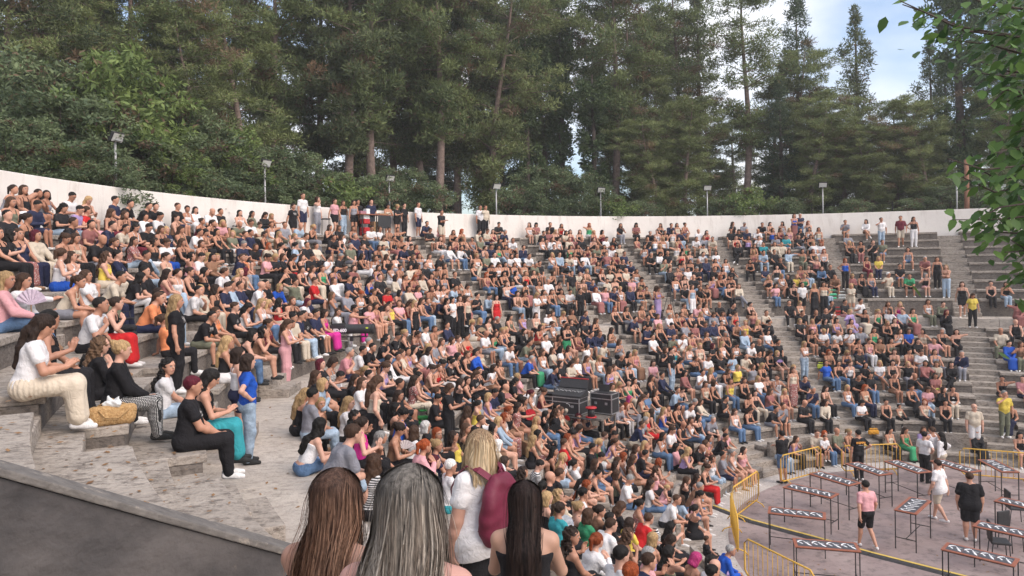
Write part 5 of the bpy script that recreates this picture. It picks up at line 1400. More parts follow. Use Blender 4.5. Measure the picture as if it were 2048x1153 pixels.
tag(bg_.build('padded_bag', M_DARK, bevel=.05), 'soft black equipment bag on the low flight case', 'bag')
bp_ = MB(); bp_.lathe(loc(-.75, 1.35, -.0), [(.22, 0), (.34, .1), (.36, .4), (.25, .62), (.1, .68)], 14)
tag(bp_.build('covered_speaker', M_DARK, smooth=True), 'rounded black cloth-covered speaker behind the console', 'speaker')
lp = empty('laptop', loc(1.15, .95, .79), da + .2)
m = MB(); m.box((0, 0, .01), (.34, .24, .018)); m.build('keyboard_deck', M_DARK, lp); m = MB(); m.box((0, .13, .13), (.34, .012, .23)); m.build('screen', M_DARK, lp)
tag(lp, 'open black laptop on the tall flight case', 'laptop')
fn = empty('desk_fan', loc(-.78, .66, .58), da); fn.scale = (KD,) * 3
m = MB(); m.lathe((0, 0, 0), [(.12, 0), (.12, .02), (.02, .04), (.015, .22)], 12); m.build('base', M_DARK, fn, smooth=True)
m = MB()
for k in range(20):
    a = math.pi * 2 * k / 20; m.tube([(0, -.05, .34), (.09 * math.cos(a), -.05, .34 + .09 * math.sin(a)), (.16 * math.cos(a), 0, .34 + .16 * math.sin(a)), (0, .06, .34)], .003, 4)
m.build('cage', M_ALU, fn); m = MB()
for k in range(3):
    a = 2.1 * k; m.box((.07 * math.cos(a), 0, .34 + .07 * math.sin(a)), (.1, .008, .07), 0, -a)
m.build('blade', M_DARK, fn)
tag(fn, 'round wire desk fan standing beside the mixing console', 'fan')
m = MB()
for k in range(6):
    P = [loc(.55 + .1 * k, -.42 + .06 * math.sin(k * 2), .02)] + [loc(.35 + .18 * k + .15 * math.sin(j * 1.3 + k), -.35 + .12 * math.cos(j * 1.1 + k * .7), .015) for j in range(7)]
    m.tube(P, .009, 5)
tag(m.build('cable_coil', M_RUBBER, smooth=True), 'loose black cables lying in front of the flight case', 'cable')
st_ = empty('folding_stool', loc(1.05, .05, 0), da)
m = MB(); m.lathe((0, 0, .28), [(.17, 0), (.18, .02), (.17, .04)], 16); m.build('seat', M_REDP, st_, smooth=True)
m = MB(); m.lathe((0, 0, 0), [(.18, 0), (.17, .03), (.15, .03)], 16); m.build('base', M_REDP, st_, smooth=True); m = MB(); m.lathe((0, 0, .03), [(.11, 0), (.11, .25)], 12); m.build('column', M_DARK, st_, smooth=True)
tag(st_, 'round red stool beside the flight cases', 'stool')

# ------------------------------------------------------------------ follow spotlight
p = ring_hit(703, 660, 19.05); tt = math.hypot(*p)
sz = WALK_Z + 1.06
sl = empty('follow_spotlight', (p[0], p[1], WALK_Z), R(-2))
m = MB()
def capsule_x(m, x0, x1, r0, r1, z, n=20):
    pts_ = []; prof = [(x0, r0 * .8), (x0 + .02, r0), (x1 - .02, r1), (x1, r1 * .85)]
    for x, r in prof:
        for k in range(n): pts_.append((x, r * math.cos(2 * math.pi * k / n), z + r * math.sin(2 * math.pi * k / n)))
    fc_ = [(i * n + k, i * n + (k + 1) % n, (i + 1) * n + (k + 1) % n, (i + 1) * n + k) for i in range(3) for k in range(n)]
    m.poly(pts_, fc_ + [tuple(range(n)), tuple(3 * n + k for k in range(n))[::-1]])
capsule_x(m, -.18, .62, .145, .14, 1.06); m.box((-.38, 0, 1.06), (.46, .31, .27)); m.box((-.38, 0, 1.21), (.36, .25, .04))
m.build('lamp_body', M_DARK, sl, bevel=.01)
m = MB(); capsule_x(m, .60, .70, .155, .155, 1.06); m.build('lens_hood', M_BLACKM, sl)
m = MB(); m.box((0, 0, .83), (.95, .10, .03)); m.box((-.5, 0, .90), (.02, .1, .16)); m.box((.42, 0, .88), (.02, .1, .10)); m.box((0, 0, .76), (.10, .10, .12)); m.build('yoke', M_BLACKM, sl)
m = MB(); m.tube([(0, 0, .30), (0, 0, .80)], .032, 10); m.build('column', M_ALU, sl)
for k in range(3):
    a = 2 * math.pi * k / 3 + .5; m = MB(); m.tube([(.04 * math.cos(a), .04 * math.sin(a), .42), (.45 * math.cos(a), .45 * math.sin(a), .01)], .014, 6); m.build('leg', M_BLACKM, sl)
m = MB(); m.box((.50, -.142, 1.10), (.07, .008, .04)); m.build('yellow_sticker', mat_new('lime_sticker', .5, (.55, .65, .05))[0], sl)
text('LED-600', .13, M_WPAINT, sl, (-.34, -.160, 1.03), (R(90), 0, 0))
tag(sl, 'black LED follow spotlight on its stand, lettered LED-600, at the cross-aisle', 'spotlight')
m = MB(); ca_ = (p[0] - .62, p[1]); m.tube([(ca_[0], ca_[1] - .12, WALK_Z + .9), (ca_[0] - .02, ca_[1] - .15, WALK_Z + .5), (ca_[0] + .05, ca_[1] - .2, WALK_Z + .02)], .006, 5)
m.build('hanging_cable', M_RUBBER, sl).matrix_parent_inverse = sl.matrix_basis.inverted()

# video camera on a tripod
p = ring_hit(1340, 640, 19.1); vc = empty('video_camera', (p[0], p[1], WALK_Z), R(160))
m = MB(); m.box((0, 0, 1.62), (.16, .42, .20)); m.build('camera_body', M_DARK, vc, bevel=.01)
m = MB(); m.tube([(0, .20, 1.62), (0, .36, 1.62)], .06, 12); m.build('lens', M_BLACKM, vc)
for k in range(3):
    a = 2.1 * k + .4; m = MB(); m.tube([(.03 * math.cos(a), .03 * math.sin(a), 1.48), (.42 * math.cos(a), .42 * math.sin(a), .01)], .016, 6); m.build('leg', M_BLACKM, vc)
tag(vc, 'black video camera on a tall tripod on the cross-aisle', 'video camera')

# ------------------------------------------------------------------ drinks stall on the top tier
def top_pt(x, r=TOP_R - .75): q = ring_hit(x, 470, r); return (q[0], q[1], TOP_Z)
s0, s1 = top_pt(716), top_pt(775); sa = ang_of(s0, s1); sL = math.dist(s0, s1)
stl = empty('drinks_stall', s0, sa)
m = MB(); m.box((sL / 2, 0, .99), (sL + .2, .62, .035)); m.build('counter_top', M_WOOD, stl)
for x in (.05, sL / 2, sL - .05):
    for y in (-.26, .26): m = MB(); m.box((x, y, .487), (.035, .035, .97)); m.build('leg', M_BLACKM, stl)
m = MB(); m.box((sL * .76, -.29, .66), (sL * .44, .012, .60)); m.build('black_cloth', M_DARK, stl)
tag(stl, 'narrow drinks counter set up against the white wall on the top tier', 'stall')
def crate(name, fx, y, z, d, mat, lab, cat, grp='goods round the drinks stall'):
    c, s = math.cos(sa), math.sin(sa)
    m = MB(); m.box((s0[0] + fx * c - y * s, s0[1] + fx * s + y * c, TOP_Z + z + d[2] / 2), d, sa + .05)
    o = m.build(name, mat, bevel=.01)
    b = o.modifiers[0]; tag(o, lab, cat, grp); return o
crate('plastic_crate', .42, -.02, .0, (.42, .34, .20), M_REDP, 'red plastic crate at the bottom under the counter', 'crate')
crate('plastic_crate', .42, -.02, .21, (.40, .33, .18), M_REDP, 'red plastic crate stacked on another red crate', 'crate')
crate('cool_box', .40, -.02, .56, (.36, .30, .22), M_REDP, 'red cool box on the shelf under the counter', 'cool box')
crate('cool_box', .40, -.02, .78, (.34, .28, .20), M_WHITEP, 'white cool box just under the counter top', 'cool box')
crate('cardboard_box', .95, -.05, .0, (.40, .34, .36), M_CARD, 'brown cardboard box on the tier under the counter', 'box')
crate('cardboard_box', .95, -.05, .37, (.36, .32, .30), M_CARD, 'brown cardboard box stacked on another cardboard box', 'box')
crate('tray_box', .28, .05, 1.01, (.34, .26, .14), mat_new('printed_carton', .6, (.35, .16, .20))[0], 'coloured carton of snacks on the counter', 'box')
crate('tray_box', .62, .1, 1.01, (.22, .2, .26), M_WHITEP, 'white carton standing on the counter', 'box')
crate('tray_box', 1.45, .02, 1.01, (.50, .26, .07), M_CARD, 'low open tray of cups on the counter', 'box')
q = top_pt(652); s_ = empty('bar_stool', q, .4)
m = MB(); m.box((0, 0, .70), (.36, .36, .05)); m.build('seat', M_DARK, s_, bevel=.01)
for x in (-.15, .15):
    for y in (-.15, .15): m = MB(); m.tube([(x, y, .69), (x * 1.15, y * 1.15, 0)], .012, 6); m.build('leg', M_BLACKM, s_)
tag(s_, 'tall black bar stool near the drinks stall', 'stool')

# ------------------------------------------------------------------ floodlights on poles outside the wall
def floodlight(x, ytop, lab, double=False):
    q = ring_hit(x, ytop + 60, TOP_R + .75); t = q[1]
    k, s = sight(x, ytop); zt = EYE - s * t
    a = math.atan2(CY - q[1], CX - q[0])
    e = empty('floodlight', (q[0], q[1], TOP_Z + .4), a)
    h = zt - TOP_Z - .4
    m = MB(); m.tube([(0, 0, 0), (0, 0, h - .12)], .048, 10, .04); m.build('pole', M_GREYP, e, smooth=True)
    m = MB(); m.box((.05, 0, h - .10), (.24, .30, .03), 0, .0); m.tube([(0, -.20, h), (0, -.20, h - .1), (0, .20, h - .1), (0, .20, h)], .012, 6); m.build('bracket', M_GREYP, e)
    m = MB(); m.box((.06, 0, h + .02), (.10, .50, .34), 0, R(28)); hd = m.build('lamp_housing', M_BLACKM, e, bevel=.01)
    m = MB(); m.box((.118, 0, h - .008), (.012, .44, .28), 0, R(28)); m.build('front_glass', mat_new('frosted_lamp_glass', .25, (.55, .55, .52))[0], hd)
    tag(e, lab, 'floodlight', 'floodlights along the white wall')
for x, y, lab in ((231, 276, 'floodlight on a grey pole above the leafy bush, nearest the viewer'), (530, 328, 'second floodlight from the near end of the wall, above the densest top rows'), (779, 358, 'floodlight directly above the drinks stall'),
                  (993, 374, 'floodlight beside the two persons in pale shirts at the wall'), (1202, 381, 'small floodlight over the middle of the far wall'), (1415, 377, 'floodlight over the far wall beyond the stairs'),
                  (1646, 371, 'floodlight between the far stairs and the bare tiers'), (1914, 352, 'floodlight beside the wooden post at the empty tiers')):
    floodlight(x, y, lab)
q = ring_hit(1933, 400, TOP_R + .9); m = MB()
m.tube([(q[0], q[1], TOP_Z), (q[0] + .03, q[1], TOP_Z + 2.4), (q[0] + .02, q[1], TOP_Z + 4.2)], [.15, .13, .12], 10)
tag(m.build('wooden_post', noise_mat('weathered_timber', (.20, .09, .055), (.30, .15, .09), 5, .9, 6, .4, 20), smooth=True), 'thick reddish wooden post standing behind the white wall', 'post')
fe = empty('wire_fence', (0, 0, 0)); m = MB(); w_ = MB()
prev = None
for k in range(45):
    a = 40 + k * 3.0; c = polar(TOP_R + 3.2, a, TOP_Z + .6)
    f_ = MB(); f_.tube([c, (c[0], c[1], c[2] + 1.5)], .03, 6); f_.build('fence_post', M_BLACKM, fe)
    if prev is not None:
        for zz in (.3, .8, 1.4): w_.tube([(prev[0], prev[1], prev[2] + zz), (c[0], c[1], c[2] + zz)], .015, 4)
    prev = c
w_.build('rail', M_BLACKM, fe); tag(fe, 'dark wire fence between the white wall and the trees', 'fence')

# ------------------------------------------------------------------ bags, fans, drinks
def blob(name, prims, vox, mat, parent=None, extra=None, color=None):
    D, lo = field([('x', np.array(a, float), np.array(b, float), ra, rb, k, 1) for a, b, ra, rb, k in prims], vox, .03, extra)
    S = surface(D, lo, vox); me = mesh_np(name, S[0], S[1], smooth=True); me.materials.append(mat)
    o = bpy.data.objects.new(name, me); link(o, parent)
    if color: o.color = (*color, 1)
    return o
kb_ = sight(225, 845)[0] * 8.22
wb = empty('wicker_bag', (kb_, 8.22, WALK_Z + HW + RISE2), R(35)); wb.scale = (1.02,) * 3
blob('bag_body', [((-.15, 0, .07), (.15, 0, .07), .085, .085, .04), ((-.18, 0, .15), (.18, 0, .15), .065, .065, .04)], .012, M_STRAW, wb, wrinkle(.004, 90))
m = MB(); m.tube([(-.14, -.07, .18), (-.08, -.12, .10), (.05, -.12, .09), (.16, -.08, .17)], .010, 6); m.tube([(-.14, .07, .20), (0, .09, .27), (.16, .07, .19)], .010, 6); m.build('handle', M_STRAW, wb, smooth=True)
tag(wb, 'round woven straw bag on the near bench end beside the person in black', 'bag')
pb_ = blob('plastic_bag', [((-.06, 0, 0), (.06, 0, .02), .045, .045, .03), ((-.03, .02, .03), (-.06, .03, .09), .035, .012, .02), ((.04, 0, .03), (.08, -.02, .08), .03, .012, .02)], .010, mat_new('crumpled_white_plastic', .35, (.72, .74, .74))[0], None, wrinkle(.008, 70))
pb_.location = (kb_, 8.22, WALK_Z + HW + RISE2 + .22); tag(pb_, 'crumpled white plastic bag stuffed in the top of the straw bag', 'plastic bag')

def loose(kind, x, y, z, lab, **k):
    p = unproj(x, y, z); return p
def tote(x, y, r, z, col, lab, h=.34, w=.15, name='tote_bag', cat='bag', rz=0, near=False, mat=None):
    q = ring_hit(x, y, r, near) or unproj(x, y, z)[:2]
    e = empty(name, (q[0], q[1], z), rz)
    blob('bag_body', [((-w, 0, .05), (w, 0, .05), .05, .05, .03), ((-w * .9, 0, h * .5), (w * .9, 0, h * .5), .06, .06, .03), ((-w * .8, 0, h), (w * .8, 0, h), .025, .025, .03)], .016, mat or M_CLOTH['plain'], e, wrinkle(.006, 40), col)
    m = MB(); m.tube([(-w * .5, 0, h), (-w * .4, 0, h + .14), (w * .4, 0, h + .14), (w * .5, 0, h)], .009, 5); m.build('strap', M_DARK, e)
    tag(e, lab, cat, 'bags among the audience'); return e
def tz(u, i): return (WALK_Z + HW + RISE2 * i) if u else RISE1 * (i + 1)
tote(1747, 868, R0 + 1 * W1 + .25, tz(0, 1), (.58, .28, .04), 'ochre yellow handbag on the tier beside the white T-shirt', .22, .16)
tote(1911, 815, R0 + 3 * W1 + .22, tz(0, 3), (.62, .58, .54), 'large cream tote bag standing between the feet of a seated person', .36, .14)
tote(1878, 784, R0 + 4 * W1 + .22, tz(0, 4), (.42, .45, .10), 'olive green shopping bag on the lower tiers', .36, .10)
tote(1642, 733, R0 + 6 * W1 + .3, tz(0, 6), (.50, .58, .08), 'lime green bag beside the middle stairs', .26, .12)
tote(1662, 770, R0 + 4 * W1 + .55, tz(0, 4), (.02, .02, .022), 'black rucksack between denim-clad legs on the lower tiers', .38, .12)
tote(1674, 612, 19.3, WALK_Z, (.38, .03, .03), 'dark red cool bag leaning on the cross-aisle wall', .42, .16)
tote(1757, 612 + 30, 18.6, WALK_Z, (.20, .08, .05), 'brown leather handbag on the cross-aisle', .26, .14)
tote(1308, 968, R0 + .5, RISE1, (.40, .33, .25), 'beige woven bag on the front bench by red trousers', .24, .16)
tote(846, 850, R0 + 8 * W1 + .2, tz(0, 8), (.04, .22, .06), 'dark green carrier bag beside patterned trousers', .36, .10)
tote(252, 600, RV + 2 * W2 + .3, tz(1, 2), (.03, .03, .035), 'black rucksack on the upper tier beside a white shirt', .34, .16)
tote(472, 458, TOP_R - .5, TOP_Z, (.03, .03, .03), 'black shoulder bag on the top tier by the wall', .24, .16)
tote(100, 432, TOP_R - .45, TOP_Z, (.40, .27, .17), 'tan shoulder bag on the top tier against the wall', .18, .18)
tote(1664, 600, 19.6, WALK_Z + HW, (.10, .48, .27), 'bright green carrier bag with a dark loop emblem at the cross-aisle', .46, .20)
tote(1684, 600, 19.65, WALK_Z + HW, (.60, .62, .60), 'translucent white carrier bag next to the green one', .36, .14)
tote(1921, 598, 19.4, WALK_Z, (.72, .73, .73), 'white carrier bag at the far stairs by the cross-aisle', .42, .14)
def floor_at(x, y):
    """the tread or floor a picture point lies on"""
    best = None
    for z, a, b in [(0, 0, R0)] + [(RISE1 * (i + 1), R0 + i * W1, R0 + (i + 1) * W1) for i in range(11)] + [(WALK_Z, R0 + 11 * W1, RV)] + [(WALK_Z + HW + RISE2 * i, RV + i * W2, RV + (i + 1) * W2) for i in range(9)]:
        p = unproj(x, y, z)
        if p[1] < 0: continue
        r = math.hypot(p[0] - CX, p[1] - CY); e = max(a - r, r - b, 0)
        if best is None or e < best[0]: best = (e, p)
    return best[1]
cb = MB(); q = floor_at(1062, 912); cb.box((q[0], q[1], q[2] + .2), (.40, .34, .40), .4)
tag(cb.build('cardboard_box', M_CARD, bevel=.006), 'brown cardboard box standing on the lower tiers below the pink fan', 'box', 'boxes on the tiers')

def hand_fan(x, y, dist_r, zoff, col, lab, r=.20, near=False, rx=75, rz=0, full=False):
    best = None
    for i in range(21):
        key = SEATS[i]
        for nr in (False, True):
            q = ring_hit(x, y, key[2] - .35, nr)
            if not q: continue
            th = math.degrees(math.atan2(q[1] - CY, q[0] - CX)) % 360
            if 209 < th < 350: continue
            py = to_px((q[0], q[1], key[3] + .45))[1]
            if best is None or abs(py - y) < best[0]: best = (abs(py - y), q, key)
    q, key = best[1], best[2]
    e = empty('hand_fan', (q[0], q[1], key[3] + .36)); e.rotation_euler = (0, 0, R(rz))
    m = MB(); n_ = 16; span = 360 if full else 150
    P = [(0, 0, 0)]
    for i in range(n_ + 1):
        a = R(90 - span / 2 + span * i / n_); P.append((r * math.cos(a), .006 * (-1) ** i, r * math.sin(a)))
    P2 = [(a, b + .004, c) for a, b, c in P]; k_ = len(P)
    m.poly(P + P2, [(0, i + 1, i + 2) for i in range(n_)] + [(k_, k_ + i + 2, k_ + i + 1) for i in range(n_)] + [(i + 1, k_ + i + 1, k_ + i + 2, i + 2) for i in range(n_)])
    o = m.build('leaf', M_CLOTH['plain'], e); o.color = (*col, 1)
    m = MB(); m.tube([(0, 0, .01), (0, 0, -.10)], .008, 6); m.build('handle', M_CARD, e)
    tag(e, lab, 'fan', 'hand fans in the audience')
hand_fan(62, 600, 0, 0, (.66, .56, .66), 'large pale lilac folding fan held by a person in white', .24)
hand_fan(1060, 818, 0, 0, (.55, .03, .04), 'bright red round hand fan', .17, full=True)
hand_fan(1134, 825, 0, 0, (.50, .03, .03), 'red melon-slice fan below the sound desk', .16, rz=-60)
hand_fan(1110, 838, 0, 0, (.02, .02, .022), 'black pleated folding fan near the melon-slice fan', .20)
hand_fan(1015, 876, 0, 0, (.62, .28, .26), 'salmon pink folding fan above the cardboard box', .18)
hand_fan(1262, 818, 0, 0, (.52, .40, .34), 'beige folding fan right of the flight cases', .15)
hand_fan(1128, 1037, 0, 0, (.60, .62, .68), 'pale round fan beside the turquoise T-shirt', .17, full=True)
hand_fan(810, 855, 0, 0, (.66, .60, .60), 'white pleated folding fan in the near crowd', .17)
hand_fan(963, 652, 0, 0, (.46, .34, .22), 'straw-coloured fan below the cross-aisle', .17)
hand_fan(1560, 720, 0, 0, (.38, .26, .50), 'small purple fan on the lower tiers', .14)

def cup(x, y, z, t, name, prof, mat, lab, cat, extra=None):
    k, s = sight(x, y)
    m = MB(); m.lathe((k * t, t, EYE - s * t), prof, 14); o = m.build(name, mat, smooth=False); tag(o, lab, cat, 'snacks and drinks in the crowd'); return o
# ------------------------------------------------------------------ the four persons nearest the viewer
def strands(e, J, n, length, cols, spread=.055, side_open=168, width=.0032, wave=.012, bobcut=False, seed=1, back=.10, curl=0.):
    """combed hair: thin tapering ribbons from a parting, over the skull and down"""
    rg = np.random.default_rng(seed)
    rt, fw, upv = J['hf']; H = J['head']; s = J['hs']
    m = 22
    az = np.radians(rg.uniform(-side_open, side_open, n))          # 0 = straight back
    lay = rg.uniform(0, 1, n) ** .6
    f = np.linspace(0, 1, m)
    elev0 = np.radians(rg.uniform(20, 90, n)); fr_ = np.abs(az) > 1.7; elev0[fr_] = np.radians(rg.uniform(48, 90, fr_.sum()))
    L = length * (1 - .16 * rg.uniform(0, 1, n) ** 2) * (1 - .10 * np.abs(az) / 2.2)
    P = np.zeros((n, m, 3))
    skull = .105
    clump = np.sin(az * 9 + 2 * np.sin(az * 5)) * .5 + np.sin(az * 23 + 1.3) * .3
    for j in range(m):
        d = f[j] * L
        arc0 = elev0 * skull
        on = np.minimum(d, arc0)                                    # part of the way still on the skull
        el = elev0 - on / skull
        rad = .086 + .022 * lay
        swing = np.clip(on / .10, 0, 1) * fr_                      # front locks are combed back over the sides
        az1 = az + (np.sign(az) * 1.95 - az) * swing
        px_ = np.sin(az1) * np.cos(el) * (rad + .002)
        py_ = -np.cos(az1) * np.cos(el) * (rad + .022) - .012
        pz_ = np.sin(el) * (rad + .006) + .030
        px_ = px_ * np.where(fr_, .93, 1); pz_ = pz_ - .010 * fr_; py_ = py_ * np.where(fr_, .90, 1)
        fall = np.maximum(d - arc0, 0)
        g_ = np.clip(fall / .22, 0, 1)
        tuck = (1 - .18 * g_ * (not bobcut))
        px_ = px_ * tuck + np.sin(az1) * spread * g_ + clump * .012 * g_ + wave * np.sin(fall * 16 + az * 6) * g_
        py_ = py_ * (1 - .10 * g_) - np.clip(fall - .10, 0, .2) * .10 * (np.abs(az) < 1.6) - (back - .1) * g_ + clump * .006 * g_
        py_ = np.where(np.abs(az) > 1.75, py_ + g_ * .02, py_)
        if bobcut: px_ = px_ * (1 + .12 * g_); py_ = py_ * (1 - .05 * g_)
        if curl: px_ = px_ + curl * np.sin(fall * 38 + az * 11); py_ = py_ + curl * np.cos(fall * 38 + az * 13)
        pz2 = pz_ - fall
        base = H + (rt[None] * px_[:, None] + fw[None] * py_[:, None]) * s
        # skull part follows head frame, falling part hangs vertically
        P[:, j] = base + upv[None] * (pz_ * s)[:, None] + np.array([0, 0, -1.])[None] * fall[:, None]
    # lay the hair over neck, shoulders and back
    pr_ = [p for p in body_prims(J) if p[0] in ('torso', 'shoulder', 'neck', 'uarm') and p[6] > 0]
    ax_ = J['neck'] + v3(0, .02, -.05)
    for it in range(4):
        dmin = np.full((n, m), 9.)
        for tg, a_, b_, ra, rb, kk, sg in pr_:
            dd = b_ - a_; L2 = dd @ dd + 1e-9
            t_ = np.clip(((P - a_) @ dd) / L2, 0, 1)
            dmin = np.minimum(dmin, np.linalg.norm(P - a_ - t_[..., None] * dd, axis=2) - ra - (rb - ra) * t_)
        push = np.maximum(.026 + .016 * lay[:, None] - dmin, 0) * (f[None] > .12)
        dirv = P - ax_; dirv[..., 2] = 0; dirv[..., 0] *= .12; dirv[..., 1] = -.2; dirv /= np.linalg.norm(dirv, axis=2, keepdims=True)
        P += dirv * push[..., None] * .8
    fly = rg.uniform(0, 1, n) < .03                            # a few loose flyaway hairs
    P[fly] += (rg.normal(0, 1, (fly.sum(), 1, 3)) * .022) * (np.sin(f * 3 + .2) ** 2)[None, :, None]
    for it in range(2): P[:, 2:-1] = (P[:, 1:-2] + P[:, 2:-1] * 2 + P[:, 3:]) / 4
    tang = np.gradient(P, axis=1); tang /= np.linalg.norm(tang, axis=2, keepdims=True) + 1e-9
    outw = P - (H + np.array([0, -.01, 0]))[None, None]; outw[:, :, 2] *= .2
    sidev = np.cross(tang, outw); sidev /= np.linalg.norm(sidev, axis=2, keepdims=True) + 1e-9
    w = width * (1 - .75 * f ** 3)[None, :, None] * rg.uniform(.6, 1.3, n)[:, None, None]
    A = P - sidev * w; B = P + sidev * w
    V = np.stack([A, B], 2).reshape(-1, 3)
    idx = np.arange(n * m * 2).reshape(n, m, 2)
    Q = np.stack([idx[:, :-1, 0], idx[:, :-1, 1], idx[:, 1:, 1], idx[:, 1:, 0]], -1).reshape(-1, 4)
    me = mesh_np('hair_strands', V, Q, smooth=True)
    # streaks: neighbouring strands share a tone
    tone = .5 + .5 * np.sin(az * 14 + 3 * np.sin(az * 6 + seed)) + rg.normal(0, .17, n)
    tone = np.clip(tone, 0, 1)
    c0, c1, c2 = [np.array(c) for c in cols]
    root = c0[None, None]; 
    mixc = c1[None] * (1 - tone[:, None]) + c2[None] * tone[:, None]
    k = np.clip((f - .06) / .30, 0, 1)[None, :, None]
    C = root * (1 - k) + mixc[:, None] * k
    C = np.repeat(C[:, :, None], 2, 2).reshape(-1, 3); C = np.concatenate([C, np.ones((len(C), 1))], 1)
    at = me.color_attributes.new('col', 'FLOAT_COLOR', 'POINT'); at.data.foreach_set('color', C.astype(np.float32).ravel())
    me.materials.append(M_STRAND)
    o = bpy.data.objects.new('hair_strands', me); link(o, e); return o

def near_person(name, loc_, ang, pose, hair, top, bot, lab, yaw=None, stout=0., scale=1., st=None, male=False, mir=False, skin=None, vox=.0085, haircol=None, shoe=None):
    o = make_person(loc_, ang, pose, hair, top, bot, scale=scale, male=male, mir=mir, stout=stout, yaw=yaw, vox=vox, fingers=True, skin=skin, shoe=shoe)
    J = skeleton(pose, male, mir, stout, yaw)
    if haircol:
        for c in o.children:
            if c.name.startswith('hair'): c.color = (*haircol, 1)
    if st:
        strands(o, J, **st)
        for c in list(o.children):                      # under-layer, drawn in beneath the strands
            if c.name.split('.')[0] == 'hair': bpy.data.objects.remove(c)
        h = J['hpt']; q = J['hs']
        P = [('c', h(0, -.030, .034), h(0, -.030, .034), .086 * q, .086 * q, .02, 1), ('c', h(0, .0, .036), h(0, .0, .036), .080 * q, .080 * q, .02, 1)]
        L_ = min(st['length'] - .12, .30)
        for zz in np.arange(0, L_ - .12, .05): P.append(('l', h(-.045, -.058, -.02) - v3(0, 0, zz), h(.045, -.058, -.02) - v3(0, 0, zz), .034, .034, .004, 1))
        hf_ = J['hf']
        D, lo = field(P, .012, .03, wrinkle(.004, 60)); S = surface(D, lo, .012); me = mesh_np('hair', S[0], S[1], smooth=True); me.materials.append(M_HAIR)
        u = bpy.data.objects.new('hair', me); link(u, o); u.color = (*haircol, 1)
    tag(o, lab, 'person', 'persons standing nearest the viewer')
    return o, J

# two on the landing in front of the photographer, two on the cross-aisle beyond
def stand_on(x, ytop, t, zfloor):
    k, s = sight(x, ytop + 60); s = sight(x, ytop)[1]
    ztop = EYE - s * t
    return (k * t, t, zfloor), (ztop - zfloor) / 1.685
l, sc = stand_on(655, 944, 2.66, 5.25)
near_person('a', l, R(-14), 22, 'Lk', 'Vk', 'Jd', 'person with very long brown highlighted hair, back turned, next to the end wall', yaw=.05, scale=sc,
    st=dict(n=13000, length=.80, cols=((.075, .042, .030), (.070, .032, .019), (.27, .155, .10)), seed=3, spread=.005, wave=.006, width=.0019), skin=(.40, .22, .16), haircol=(.022, .012, .009), vox=.009)
l, sc = stand_on(805, 938, 2.22, 5.25)
B_, JB = near_person('b', l, R(-8), 22, 'Lk', 'Vj', 'Jk', 'person with long ash-grey streaked hair and pink top, a buckled cream strap on the shoulder', yaw=.0, scale=sc,
    st=dict(n=15000, length=.72, cols=((.13, .118, .105), (.105, .080, .062), (.36, .315, .265)), seed=8, spread=.035, wave=.008, width=.0019), skin=(.50, .27, .22), haircol=(.035, .028, .024), vox=.009)
M_CREAM = noise_mat('cream_leather', (.50, .40, .31), (.58, .47, .37), 12, .5, 4, .15)
M_GOLD = mat_new('brass_buckle', .3, (.62, .42, .20), metal=.8)[0]
m = MB(); tor = JB['tor']; T = JB['T']
P = [tor(.085, -.125, T * .60), tor(.095, -.122, T * .85), tor(.105, -.075, T + .035), tor(.105, -.01, T + .055), tor(.095, .075, T * .93)]
for i in range(len(P) - 1):
    a_, b_ = P[i], P[i + 1]; w_ = v3(.016, 0, 0); n_ = v3(0, -.004, .004)
    m.poly([a_ - w_, a_ + w_, b_ + w_, b_ - w_, a_ - w_ + n_, a_ + w_ + n_, b_ + w_ + n_, b_ - w_ + n_], [(0, 1, 2, 3), (7, 6, 5, 4), (0, 4, 5, 1), (2, 6, 7, 3), (1, 5, 6, 2), (3, 7, 4, 0)])
bs = m.build('bag_strap', M_CREAM, B_)
m = MB(); c_ = tor(.10, -.105, T * .985) + v3(0, -.012, .012)
for dx, dz, w_, h_ in ((0, .022, .05, .006), (0, -.022, .05, .006), (-.024, 0, .006, .05), (.024, 0, .006, .05)): m.box(c_ + v3(dx, 0, dz), (w_, .008, h_))
m.build('buckle', M_GOLD, bs, bevel=.002)

l, sc = stand_on(960, 857, 5.6, WALK_Z)
C_, JC = near_person('c', l, R(48), 20, 'By', 'Lw', 'Jk', 'person with straight blonde bob and loose white shirt wearing a burgundy rucksack', yaw=.15, scale=sc, stout=.95, mir=True,
    st=dict(n=4500, length=.34, cols=((.26, .17, .10), (.40, .27, .14), (.66, .52, .34)), seed=5, spread=.03, wave=.003, width=.0030, bobcut=True, side_open=170), skin=(.47, .26, .19), haircol=(.34, .23, .13))
M_BAG = noise_mat('burgundy_nylon', (.125, .008, .028), (.17, .013, .042), 10, .6, 5, .5, 12)
rs_ = empty('rucksack', l, R(48)); rs_.scale = (sc,) * 3
tor = JC['tor']; T = JC['T']
z0, z1 = T * .10, T * .98
pr = []
for zz, ww, rr_ in ((.03, .115, .055), (.10, .13, .065), (.18, .13, .068), (.26, .125, .066), (.34, .11, .060), (.41, .08, .050), (.45, .05, .04)):
    pr.append((tor(-ww, -.205, zz), tor(ww, -.205, zz), rr_, rr_, .05))
blob('bag_body', pr, .014, M_BAG, rs_, wrinkle(.006, 22))
